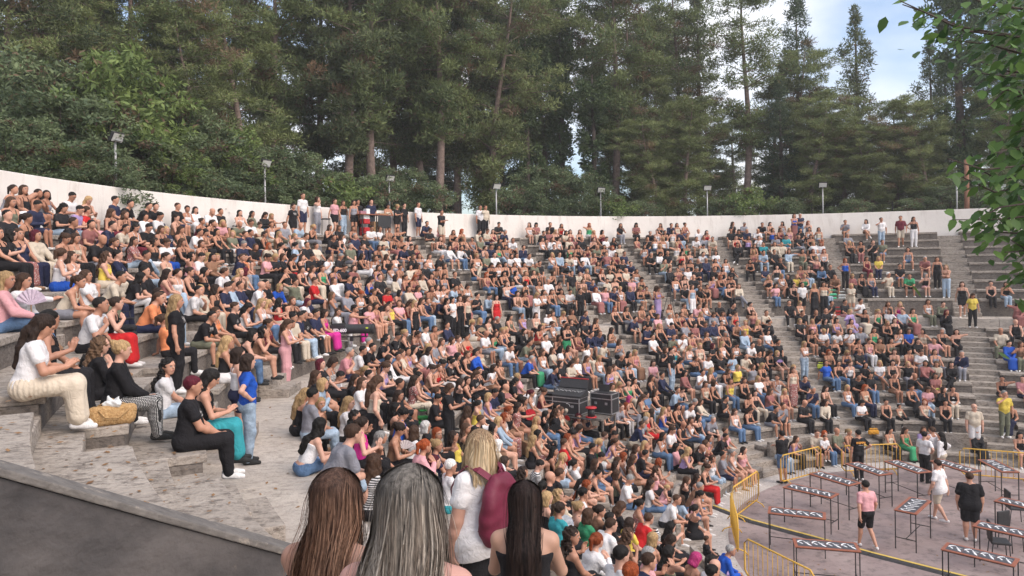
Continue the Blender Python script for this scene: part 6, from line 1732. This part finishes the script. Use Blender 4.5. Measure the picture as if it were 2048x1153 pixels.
for sg in (-1, 1):
    m = MB()
    P = [tor(sg * .07, -.17, T * 1.00), tor(sg * .11, -.09, T + .055), tor(sg * .125, .0, T + .085), tor(sg * .13, .10, T * .98), tor(sg * .15, .155, T * .75), tor(sg * .185, .10, T * .42), tor(sg * .17, -.06, T * .22), tor(sg * .13, -.18, T * .14)]
    for i in range(len(P) - 1):
        a_, b_ = P[i], P[i + 1]; d_ = nrm(b_ - a_); w_ = nrm(np.cross(d_, nrm((a_ + b_) / 2 - tor(0, 0, T * .6)))) * .026; n_ = nrm(np.cross(w_, d_)) * .006
        m.poly([a_ - w_, a_ + w_, b_ + w_, b_ - w_, a_ - w_ + n_, a_ + w_ + n_, b_ + w_ + n_, b_ - w_ + n_], [(0, 1, 2, 3), (7, 6, 5, 4), (0, 4, 5, 1), (2, 6, 7, 3), (1, 5, 6, 2), (3, 7, 4, 0)])
    m.build('shoulder_strap', M_BAG, rs_)
m = MB(); m.tube([tor(-.03, -.21, .50), tor(0, -.215, .54), tor(.03, -.21, .50)], .008, 6); m.build('grab_loop', M_BAG, rs_, smooth=True)
tag(rs_, 'burgundy rucksack on the back of the blonde person in white', 'rucksack')

l, sc = stand_on(1048, 966, 4.45, WALK_Z)
near_person('d', l, R(-6), 22, 'Lk', 'Vk', 'Jk', 'person with long straight black hair and strappy black top, back turned, holding a phone', yaw=.05, scale=sc,
    st=dict(n=4500, length=.60, cols=((.022, .013, .011), (.014, .010, .010), (.034, .021, .017)), seed=12, spread=.0, wave=.004, width=.0026, side_open=165), skin=(.47, .27, .19), haircol=(.012, .009, .008))
# leopard wrap dropped on the edge
lw = blob('leopard_scarf', [((0, 0, .05), (.16, .05, .05), .07, .06, .05), ((.02, .02, .16), (.10, .04, .30), .075, .05, .05), ((.16, .05, .04), (.24, -.02, .04), .05, .04, .03)], .013, M_CLOTH['leopard'], None, wrinkle(.010, 34), CLC['h'])
kx, sy_ = sight(872, 1075); tt_ = 5.15; lw.location = (kx * tt_, tt_, WALK_Z + .02); lw.scale = (1.2, 1.2, 1.35); tag(lw, 'crumpled leopard-print scarf lying beside the person with the burgundy rucksack', 'scarf')
# ------------------------------------------------------------------ trees
def leaf_mat(name, rough=.65, tr=.25):
    m, n, l, b = mat_new(name, rough, spec=.25)
    at = N(n, 'ShaderNodeAttribute', attribute_name='col'); l.new(at.outputs['Color'], b.inputs['Base Color'])
    t = N(n, 'ShaderNodeBsdfTranslucent'); l.new(at.outputs['Color'], t.inputs['Color'])
    mx_ = N(n, 'ShaderNodeMixShader'); mx_.inputs[0].default_value = tr
    out = n['Material Output']; l.new(b.outputs[0], mx_.inputs[1]); l.new(t.outputs[0], mx_.inputs[2]); l.new(mx_.outputs[0], out.inputs['Surface'])
    return m
M_LEAF = leaf_mat('foliage')
M_BARK = noise_mat('furrowed_bark', (.12, .085, .07), (.24, .175, .145), 5, .95, 8, .8, 18, dist=.05)
M_BARKD = noise_mat('dark_bark', (.05, .038, .032), (.10, .075, .062), 6, .95, 8, .7, 18, dist=.04)

def leaves(C, Rr, cnt, size, aspect, cols, rg, flat=.75, droop=0., tri=True, bias=.55):
    """many small leaf faces spread through clumps; each clump and leaf has its own tone of green, paler towards the top of a clump"""
    V, K = [], []
    for c, r, n_ in zip(C, Rr, cnt):
        d = rg.normal(size=(n_, 3)); d /= np.linalg.norm(d, axis=1, keepdims=True)
        rad = rg.uniform(0, 1, n_) ** bias
        p = c + d * rad[:, None] * np.array([r, r, r * flat])
        ax = d * .7 + rg.normal(size=(n_, 3)) * .55 + np.array([0, 0, .35 - droop]); ax /= np.linalg.norm(ax, axis=1, keepdims=True)
        sd = np.cross(ax, rg.normal(size=(n_, 3))); sd /= np.linalg.norm(sd, axis=1, keepdims=True) + 1e-9
        s = size * rg.uniform(.6, 1.4, n_)
        a = p - sd * (s * aspect)[:, None]; b = p + sd * (s * aspect)[:, None]; t = p + ax * s[:, None]
        if tri: V.append(np.stack([a, b, t], 1))
        else:
            q = p - ax * (s * .55)[:, None]; V.append(np.stack([q, b, t, a], 1))
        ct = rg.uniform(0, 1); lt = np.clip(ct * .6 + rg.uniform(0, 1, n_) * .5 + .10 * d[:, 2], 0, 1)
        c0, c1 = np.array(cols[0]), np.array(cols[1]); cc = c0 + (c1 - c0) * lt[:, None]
        if len(cols) > 2:
            br = (rg.uniform(0, 1) < .06) | (rg.uniform(0, 1, n_) < .04); cc = np.where(np.reshape(br, (-1, 1)) if np.ndim(br) else br, np.array(cols[2]) * rg.uniform(.7, 1.2), cc)
        K.append(np.repeat(cc[:, None], 3 if tri else 4, 1))
    V = np.concatenate(V); K = np.concatenate(K); k = V.shape[1]
    F_ = np.arange(len(V) * k).reshape(-1, k)
    me = mesh_np('crown', V.reshape(-1, 3), None if tri else F_, F_ if tri else None)
    col = np.concatenate([K.reshape(-1, 3), np.ones((len(V) * k, 1))], 1).astype(np.float32)
    at = me.color_attributes.new('col', 'FLOAT_COLOR', 'POINT'); at.data.foreach_set('color', col.ravel())
    me.materials.append(M_LEAF); return me

PINE = ((.068, .102, .048), (.215, .258, .098), (.17, .11, .065))
PINE2 = ((.055, .082, .046), (.165, .195, .085), (.17, .11, .065))
FIR = ((.045, .075, .048), (.110, .150, .078))
IVY = ((.045, .082, .040), (.130, .180, .070))
PINEL = ((.085, .118, .052), (.270, .310, .120), (.20, .14, .085))
BUSH = ((.070, .115, .042), (.230, .300, .090), (.20, .14, .085))
BUSHD = ((.065, .100, .055), (.175, .220, .105), (.18, .12, .08))

def proto_pine(seed, cols, H=20., spread=3.6, base=.30, dens=1.0, layers=15):
    rg = np.random.default_rng(seed)
    e = empty('pine_tree')
    lean = rg.normal(0, .5, 2)
    tp = [np.array([lean[0] * (f ** 1.5) + .25 * math.sin(f * 6 + seed), lean[1] * f + .2 * math.sin(f * 5), H * f]) for f in np.linspace(0, 1, 12)]
    m = MB(); m.tube(tp, [.30 * (1 - f * .93) + .01 for f in np.linspace(0, 1, 12)], 9)
    C, Rr, cnt = [], [], []
    for i in range(layers):
        f = base + (1 - base) * (i + rg.uniform(0, .8)) / layers
        c0 = np.array([np.interp(f, np.linspace(0, 1, 12), [p[k] for p in tp]) for k in range(3)])
        rad = spread * (math.sin(math.pi * min(1, .18 + (1 - f) / (1 - base) * .80)) ** .8) * rg.uniform(.65, 1.2)
        for j in range(int(rg.integers(4, 7))):
            a = rg.uniform(0, 6.28); L = rad * rg.uniform(.55, 1.15); up = rg.uniform(-.15, .45)
            end = c0 + np.array([math.cos(a) * L, math.sin(a) * L, up * L])
            mid = (c0 + end) / 2 + np.array([0, 0, .12 * L])
            m.tube([c0, mid, end], [.07 * (1.15 - f), .045 * (1.1 - f) + .008, .012], 5, cap=False)
            for s_ in range(3):
                q = c0 + (end - c0) * (.50 + .27 * s_) + rg.normal(0, .28, 3) + np.array([0, 0, .15]); r = rg.uniform(.50, .95) * (1.1 - .25 * f)
                C.append(q); Rr.append(r); cnt.append(int(190 * r * dens))
    for j in range(9):          # dead snags on the lower trunk
        f = rg.uniform(.12, base + .1); z = H * f; a = rg.uniform(0, 6.28); L = rg.uniform(.8, 2.2)
        c0 = np.array([np.interp(f, np.linspace(0, 1, 12), [p[k] for p in tp]) for k in range(3)])
        m.tube([c0, c0 + np.array([math.cos(a) * L, math.sin(a) * L, -.1 * L])], .022, 4, .005, cap=False)
    m.build('trunk', M_BARK, e, smooth=True)
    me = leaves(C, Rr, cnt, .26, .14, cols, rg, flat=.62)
    o = bpy.data.objects.new('crown', me); link(o, e); return e

def proto_cone(seed, cols, H=18., w=2.3, name='cypress_tree', base=.05, top=.04, dens=1.0, rough=.35):
    rg = np.random.default_rng(seed); e = empty(name); m = MB(); m.tube([(0, 0, 0), (.1, 0, H * .5), (0, 0, H * .97)], [.28, .16, .02], 8); m.build('trunk', M_BARKD, e, smooth=True)
    C, Rr, cnt = [], [], []
    for i in range(int(150 * dens)):
        f = rg.uniform(0, 1) ** 1.15; z = H * (base + (1 - base) * f)
        rad = w * ((1 - f) ** .75 + top) * (1 + rough * math.sin(f * 19 + seed) * .5) * rg.uniform(.55, 1.12)
        a = rg.uniform(0, 6.28); C.append(np.array([math.cos(a) * rad, math.sin(a) * rad, z])); r = rg.uniform(.45, .85) * (1.05 - .5 * f); Rr.append(r); cnt.append(int(150 * r))
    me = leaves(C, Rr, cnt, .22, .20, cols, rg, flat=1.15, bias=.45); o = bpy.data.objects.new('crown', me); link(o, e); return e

def proto_column(seed, cols, H=18., w=.75, name='ivy_covered_tree'):
    rg = np.random.default_rng(seed); e = empty(name); m = MB(); m.tube([(0, 0, 0), (.2, .1, H * .5), (0, 0, H)], [.3, .22, .08], 9)
    C, Rr, cnt = [], [], []
    for i in range(120):
        f = rg.uniform(0, .92); a = rg.uniform(0, 6.28); r0 = w * (1.15 - .5 * f) * rg.uniform(.6, 1.1); C.append(np.array([math.cos(a) * r0, math.sin(a) * r0, H * f])); Rr.append(rg.uniform(.35, .6)); cnt.append(95)
    for i in range(26):
        a = rg.uniform(0, 6.28); L = rg.uniform(.8, 2.4); z = H * rg.uniform(.72, 1.0); C.append(np.array([math.cos(a) * L, math.sin(a) * L, z])); Rr.append(.7); cnt.append(90)
        m.tube([(0, 0, z - .5), (math.cos(a) * L, math.sin(a) * L, z)], .03, 4, .01, cap=False)
    m.build('trunk', M_BARKD, e, smooth=True)
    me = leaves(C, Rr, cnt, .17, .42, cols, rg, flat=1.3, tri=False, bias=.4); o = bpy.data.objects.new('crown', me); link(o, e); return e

def proto_bush(seed, cols, H=6., w=2.6, name='leafy_tree', size=.17, n=120, pin=False):
    rg = np.random.default_rng(seed); e = empty(name); m = MB()
    C, Rr, cnt = [], [], []
    for k in range(7):
        a = rg.uniform(0, 6.28); L = w * rg.uniform(.3, .8); m.tube([(0, 0, 0), (math.cos(a) * L * .4, math.sin(a) * L * .4, H * .4), (math.cos(a) * L, math.sin(a) * L, H * rg.uniform(.6, .9))], [.09, .055, .01], 6, cap=False)
    for i in range(n):
        f = rg.uniform(0, 1); rad = w * math.sin(math.pi * (.15 + .75 * (1 - f))) ** .7 * rg.uniform(.2, 1.08); a = rg.uniform(0, 6.28)
        C.append(np.array([math.cos(a) * rad, math.sin(a) * rad, H * (.06 + .9 * f)])); r = rg.uniform(.30, .75); Rr.append(r); cnt.append(int(190 * r))
    m.build('trunk', M_BARKD, e, smooth=True)
    me = leaves(C, Rr, cnt, size, .28, cols, rg, flat=.7, tri=False, droop=.5, bias=.5); o = bpy.data.objects.new('crown', me); link(o, e); return e

PR = {'p0': (proto_pine(1, PINE, dens=1.1), 20), 'p1': (proto_pine(2, PINE2, spread=3.2, base=.22, dens=1.1, layers=17), 20), 'p2': (proto_pine(3, PINEL, spread=4.4, base=.05, dens=1.1, layers=19), 20),
      'p3': (proto_pine(9, PINE, spread=3.0, base=.30, dens=.75, layers=11), 20), 'p4': (proto_pine(14, PINE2, spread=4.0, base=.06, dens=1.1, layers=19), 20),
      'c0': (proto_cone(4, FIR), 18), 'c1': (proto_cone(6, PINE2, w=2.0, name='fir_tree', rough=.9), 18), 'i0': (proto_column(5, IVY), 18), 'i1': (proto_column(7, IVY, w=1.3), 18),
      'b0': (proto_bush(20, BUSH, 6.5, 2.4), 6.5), 'b1': (proto_bush(21, BUSHD, 6.5, 3.0, size=.15, n=150), 6.5), 'b2': (proto_bush(22, BUSH, 3.2, 1.9, 'shrub', .14, 70), 3.2), 'b3': (proto_bush(23, BUSHD, 3.2, 2.1, 'shrub', .13, 80), 3.2)}
used_p = set()
KN = dict(p='pine', c='conifer', i='ivy-clad tree', b='bush')
def hill_z(r):
    pr = [(TOP_R + .42, TOP_Z + .55), (TOP_R + 2.5, TOP_Z + .75), (TOP_R + 8, TOP_Z + 1.1), (TOP_R + 22, TOP_Z + 2.0), (TOP_R + 60, TOP_Z + 4)]
    return float(np.interp(r, [a for a, _ in pr], [b for _, b in pr])) - .2
tree_labels = {}
def tree(kind, x, ytop, dr, lab=None, wid=1.0, grp=None):
    q = ring_hit(x, 300, TOP_R + dr)
    if not q: return
    r = TOP_R + dr; z0 = hill_z(r); k, s = sight(x, ytop); zt = EYE - s * q[1]
    h = max(1.5, zt - z0)
    src, H = PR[kind]
    if kind in used_p: o = copy_tree(src)
    else: o = src; used_p.add(kind)
    sc = h / H; ws = (sc ** .5 if sc > 1 else sc ** .6) * wid
    o.location = (q[0], q[1], z0); o.scale = (ws, ws, sc); o.rotation_euler = (0, 0, random.uniform(0, 6.28))
    g = grp or {'p': 'pines behind the white wall', 'c': 'conifers behind the white wall', 'i': 'ivy-clad trees behind the white wall', 'b': 'bushes and small trees along the white wall'}[kind[0]]
    tag(o, lab, 'shrub' if kind in ('b2', 'b3') else 'tree', g)
    if not lab:
        auto.append((o, kind, x, dr))
auto = []
NAMED = [('p3', 1487, -60, 6.0, 'tall thin pine with bare lower trunk standing against the open sky'), ('p0', 872, -160, 5.5, 'big pine with a thick bare double trunk behind the top tier'), ('p1', 842, -120, 8, 'leaning dark pine just beside the thick double trunk'),
         ('p1', 917, -80, 8.5, 'slim dark pine with sky showing on both sides of its trunk'), ('c0', 1596, -15, 11, 'dark conifer with a blunt crown between the tall thin pine and the open sky'), ('c1', 1714, 15, 12, 'pointed conifer rising alone into the sky, second from the ivy tower'),
         ('c1', 1862, 80, 15, 'small spiky conifer top beside the tall ivy-clad trunk'), ('c1', 1398, -20, 12, 'conifer with a thin tip left of the open sky gap'), ('i1', 1925, -120, 7, 'very tall ivy-clad trunk behind the wooden post'),
         ('i0', 1122, 20, 9, 'pale ivy-clad trunk like a column in the middle of the trees'), ('i1', 1052, 60, 8.5, 'dark ivy-clad tree left of the pale column'), ('i1', 1186, 150, 6.5, 'bushy ivy-clad tree right of the pale column'),
         ('p2', 1690, 190, 5.5, 'spreading light-green pine above the floodlight near the far stairs'), ('p2', 1795, 205, 6.5, 'spreading light-green pine next to the bare tiers'), ('p2', 1310, 240, 4, 'low pine with rounded yellowish clumps above the far wall'),
         ('b0', 212, 92, 3.2, 'bright green feathery bush, tallest above the near wall'), ('b1', 60, 110, 4.5, 'grey-green bushy tree at the near end of the wall'), ('b0', 455, 250, 2.4, 'yellow-green slender bush between the two nearest floodlights'),
         ('b2', 672, 348, 1.6, 'fresh green bush behind the drinks queue'), ('b2', 1225, 395, 1.5, 'low green shrub behind the far floodlight'), ('b2', 1490, 378, 1.5, 'light green shrub peeping over the far wall'), ('b3', 215, 335, .9, 'dark green creeper bush hanging over the top of the near wall')]
for k, x, y, d, lab in NAMED: tree(k, x, y, d, lab)
for k, x, y, d in [('p2', 100, -120, 8), ('p4', 20, -200, 9), ('p0', 270, -160, 8), ('c0', 335, -220, 11), ('p4', 190, -190, 12), ('p2', 480, -80, 7), ('p0', 560, -170, 8.5), ('p1', 640, -120, 10), ('p1', 700, -180, 6.5), ('p0', 752, -220, 6), ('p2', 790, -80, 11),
                   ('p2', 985, -90, 7), ('p0', 1085, -110, 11), ('p0', 1225, -120, 7), ('p2', 1265, -40, 9), ('p2', 1330, 150, 8), ('p0', 1350, -30, 12), ('p2', 1415, 190, 9), ('p4', 1545, 150, 9), ('p2', 1575, 110, 10),
                   ('p2', 1645, 235, 8), ('c0', 1560, 160, 5.5), ('p4', 1760, 260, 9), ('p2', 1850, 260, 6), ('c0', 1893, 110, 12), ('p2', 1985, 190, 6), ('p4', 2050, 60, 8), ('p0', 2010, 0, 12), ('c0', 1820, 240, 12), ('p4', 1660, 260, 11), ('p2', 410, 20, 6), ('p4', 880, 60, 15), ('c0', 1005, 90, 15),
                   ('b1', 130, 190, 3), ('b0', 300, 160, 3.5), ('b1', 370, 220, 3), ('b1', 20, 230, 2.4), ('b0', 95, 280, 2), ('b1', 270, 270, 2), ('b1', 520, 290, 2.6), ('b1', 590, 300, 2.4), ('b0', 345, 290, 1.7), ('b1', 170, 290, 1.6), ('b1', 430, 300, 2),
                   ('b3', 740, 360, 1.9), ('b1', 800, 335, 2.6), ('b3', 850, 375, 1.8), ('b3', 1030, 380, 2), ('b1', 1090, 330, 2.8), ('b1', 1160, 345, 2.4), ('b3', 1280, 405, 2), ('b3', 1440, 402, 2), ('b3', 1560, 400, 2), ('p2', 1620, 210, 4), ('p2', 1745, 250, 4.2), ('p2', 1850, 200, 4.5), ('p2', 1365, 200, 4.2),
                   ('b3', 1700, 402, 1.8), ('b3', 1830, 400, 1.8), ('b1', 1890, 370, 3), ('b3', 1990, 385, 2), ('b3', 620, 380, 1.8), ('b3', 560, 370, 1.8), ('b3', 490, 355, 1.6), ('b3', 400, 340, 1.6)]:
    tree(k, x, y, d)
rt_ = random.Random(3)
for i, x in enumerate(range(-40, 2120, 62)):       # the wood behind
    if (x < 1330 and i % 2) or (x > 1330 and i % 2): continue
    y = rt_.uniform(-60, 130) if x < 1330 else rt_.uniform(215, 290)
    tree(rt_.choice(['p4', 'p2', 'c0', 'p1']), x + rt_.uniform(-20, 20), y, rt_.uniform(17, 30), wid=1.25, grp='wood farther behind')
for o, kind, x, dr in auto:
    t_ = {'p': 'pine', 'c': 'dark conifer', 'i': 'ivy-clad tree', 'b': 'leafy bush'}[kind[0]]
    w_ = 'fronting the wood' if dr < 8 else ('mid-wood' if dr < 16 else 'deep in the wood')
    ls = ['near wall end', 'nearest floodlight pole', 'second floodlight pole', 'drinks stall', 'third floodlight pole', 'pale ivy column', 'far floodlight in mid wall', 'gap of open sky', 'light-green pines', 'wooden post', 'corner of the frame']
    xs = [0, 230, 530, 680, 779, 1000, 1202, 1450, 1720, 1930, 2080]
    j = min(range(len(xs)), key=lambda q: abs(xs[q] - x)); sd = 'close to' if abs(xs[j] - x) < 25 else ('left of' if x < xs[j] else 'right of')
    qual = {'p0': 'olive-green', 'p1': 'slim dark', 'p2': 'broad olive', 'p3': 'sparse', 'p4': 'dense low-branched', 'c0': 'broad', 'c1': 'spiky', 'i0': 'narrow', 'i1': 'bushy', 'b0': 'yellow-green', 'b1': 'grey-green', 'b2': 'bright', 'b3': 'low dark'}[kind]
    lab = f'{qual} {t_} {w_}, {sd} the {ls[j]}'
    n_ = tree_labels.get(lab, 0); tree_labels[lab] = n_ + 1
    if n_: lab = f'{qual} {t_} {w_}, {["farther", "much farther", "a little farther", "slightly"][min(n_ - 1, 3)]} {sd} the {ls[j]}'
    if nwords(lab) > 16: lab = lab.replace(' low-branched', '').replace('a little ', '')
    seen_l = [q.get('label') for q, *_ in auto]
    if lab in seen_l: lab = lab.replace('the ', 'but behind the ', 1) if 'but' not in lab else lab.replace('dense', 'dense tall')
    o['label'] = lab
for k in PR:
    if k not in used_p:
        for c in list(PR[k][0].children): bpy.data.objects.remove(c)
        bpy.data.objects.remove(PR[k][0])

# the tree at the right whose branches hang into the view
ot = empty('overhanging_tree', (7.6, 1.2, 0)); rg = np.random.default_rng(77)
m = MB(); m.tube([(0, 0, -.6), (-.1, .1, 4), (-.3, .4, 7.2), (-.5, .8, 10)], [.32, .26, .20, .10], 10)
T0 = np.array([7.6, 1.2, 0.])
BR = [[(2180, 60, 4.6), (2040, 75, 4.5), (1930, 62, 4.4), (1860, 30, 4.4), (1800, 2, 4.4)], [(2180, 120, 4.8), (2050, 110, 4.7), (1980, 90, 4.6), (1900, 80, 4.6)], [(2180, 10, 4.6), (2060, 20, 4.5), (1980, 10, 4.4), (1920, -10, 4.4)],
      [(2180, 180, 4.5), (2080, 190, 4.4), (2010, 180, 4.4), (1975, 215, 4.3)], [(2180, 240, 4.9), (2080, 250, 4.8), (2030, 265, 4.7)], [(2180, 320, 4.6), (2060, 330, 4.5), (1970, 340, 4.4), (1895, 318, 4.4)],
      [(2180, 370, 4.8), (2060, 370, 4.7), (1990, 385, 4.6), (1925, 355, 4.6)], [(2180, 430, 4.6), (2080, 430, 4.5), (1990, 440, 4.4), (1905, 440, 4.3)], [(2180, 470, 4.8), (2080, 470, 4.7), (2000, 465, 4.6), (1950, 455, 4.5)],
      [(2160, 520, 4.6), (2070, 500, 4.5), (2010, 505, 4.4)], [(2150, 560, 4.7), (2075, 545, 4.6), (2035, 550, 4.6)], [(2180, 290, 4.7), (2100, 290, 4.6), (2030, 300, 4.6), (2000, 300, 4.5)], [(2180, 150, 5.2), (2070, 150, 5.1), (2000, 140, 5.0), (1950, 120, 5.0)], [(2180, 30, 5.4), (2080, 50, 5.3), (2000, 40, 5.2)]]
rb_ = random.Random(9)
BR += [[(x + rb_.uniform(-14, 30), y + rb_.uniform(-26, 26), t + rb_.uniform(-.2, .5)) for x, y, t in b] for b in BR for _ in (0,) if b[-1][0] > 1900] + [[(x + rb_.uniform(-6, 12), y + rb_.uniform(-8, 8), t + .05) for x, y, t in BR[0]]]
LV, LQ, LC = [], [], []
nb = 0
def pt3(x, y, t): k, s = sight(x, y); return np.array([k * t, t, EYE - s * t])
def one_leaf(p, d, n_, L, tone):
    global nb
    d = nrm(d); n_ = nrm(n_ - d * np.dot(n_, d)); s_ = np.cross(d, n_)
    w = L * .30
    pts_ = [p, p + d * L * .28 + s_ * w * .85, p + d * L * .60 + s_ * w * .8 - n_ * L * .04, p + d * L - n_ * L * .13, p + d * L * .60 - s_ * w * .8 - n_ * L * .04, p + d * L * .28 - s_ * w * .85, p + d * L * .30 - n_ * L * .05, p + d * L * .62 - n_ * L * .09]
    LV.extend(pts_); b = nb; LQ.extend([(b, b+1, b+6, b+5)[:4], (b+1, b+2, b+7, b+6), (b+6, b+7, b+4, b+5), (b+2, b+3, b+4, b+7)])
    c = np.array([.045, .095, .034]) * (1 - tone) + np.array([.17, .29, .075]) * tone
    LC.extend([c] * 8); nb += 8
bends = [pt3(2300, 20, 4.9), pt3(2290, 170, 4.8), pt3(2300, 330, 5.0), pt3(2290, 480, 4.9)]
for q, zz in zip(bends, (8.6, 7.6, 6.6, 5.6)):
    b0_ = T0 + np.array([-.35, .5, zz]); md = (b0_ + q) / 2 + np.array([.1, .2, .35])
    m.tube([b0_ - T0, md - T0, q - T0], [.085, .055, .03], 7, cap=False)
    for i_ in range(900):
        u_ = rg.uniform(.12, 1.08); c_ = (b0_ * (1 - u_) + md * u_ * 2 if False else (b0_ * (1 - u_) ** 2 + md * 2 * u_ * (1 - u_) + q * u_ * u_)) + rg.normal(0, .38, 3)
        one_leaf(c_, rg.normal(0, 1, 3) * .7 + np.array([0, 0, -.6]), np.array([0, -.2, 1.]) + rg.normal(0, .4, 3), rg.uniform(.075, .135), rg.uniform(0, .8))
for bi, br in enumerate(BR):
    P = [pt3(*q) for q in br]
    e_ = min(bends, key=lambda q: np.linalg.norm(q - P[0])); start = e_ + (P[0] - e_) * .0
    m.tube([p - T0 for p in [start, (start + P[0]) / 2 + np.array([rg.normal(0, .05), 0, .08])] + P], [.018, .014] + list(np.linspace(.010, .003, len(P))), 6, cap=False)
    dens = [np.linalg.norm(P[i + 1] - P[i]) for i in range(len(P) - 1)]
    for i in range(len(P) - 1):
        k = int(dens[i] / .034)
        for j in range(k):
            p = P[i] + (P[i + 1] - P[i]) * (j / k); d0 = nrm(P[i + 1] - P[i])
            for r_ in range(1 if i >= len(P) - 2 else 3):
                off = rg.normal(0, .05 + .035 * (len(P) - 2 - i), 3); sgn = (-1) ** j
                side = np.cross(d0, [0, 0, 1.]); d = d0 * .5 + side * sgn * .8 + np.array([0, 0, -.55]) + rg.normal(0, .25, 3)
                one_leaf(p + off, d, np.array([0, -.3, 1.]) + rg.normal(0, .35, 3), rg.uniform(.06, .118), np.clip(rg.uniform(0, .7) + .3 * (rg.uniform() < .15) + (.15 if i == len(P) - 2 else 0), 0, 1))
m.build('trunk', M_BARKD, ot, smooth=True)
me = mesh_np('leaves', np.array(LV) - T0, LQ)
at = me.color_attributes.new('col', 'FLOAT_COLOR', 'POINT'); at.data.foreach_set('color', np.concatenate([np.array(LC), np.ones((len(LC), 1))], 1).astype(np.float32).ravel())
me.materials.append(leaf_mat('broad_leaf', .5, .35)); link(bpy.data.objects.new('crown', me), ot)
tag(ot, 'broad-leaved tree whose branches hang in from the edge of the frame', 'tree')
# ------------------------------------------------------------------ thin haze volume added to lift the dark tones of the trees
hz = MB(); hz.box((10, 60, 24), (260, 240, 52))
hm = bpy.data.materials.new('evening_air'); hm.use_nodes = True
hn = hm.node_tree.nodes; hn.remove(hn['Principled BSDF'])
pv = hn.new('ShaderNodeVolumePrincipled'); pv.inputs['Density'].default_value = .0011; pv.inputs['Color'].default_value = (.92, .91, .90, 1); pv.inputs['Anisotropy'].default_value = .2
hm.node_tree.links.new(pv.outputs[0], hn['Material Output'].inputs['Volume'])
tag(hz.build('haze', hm), 'thin even evening haze over the theatre', 'haze', kind='stuff')
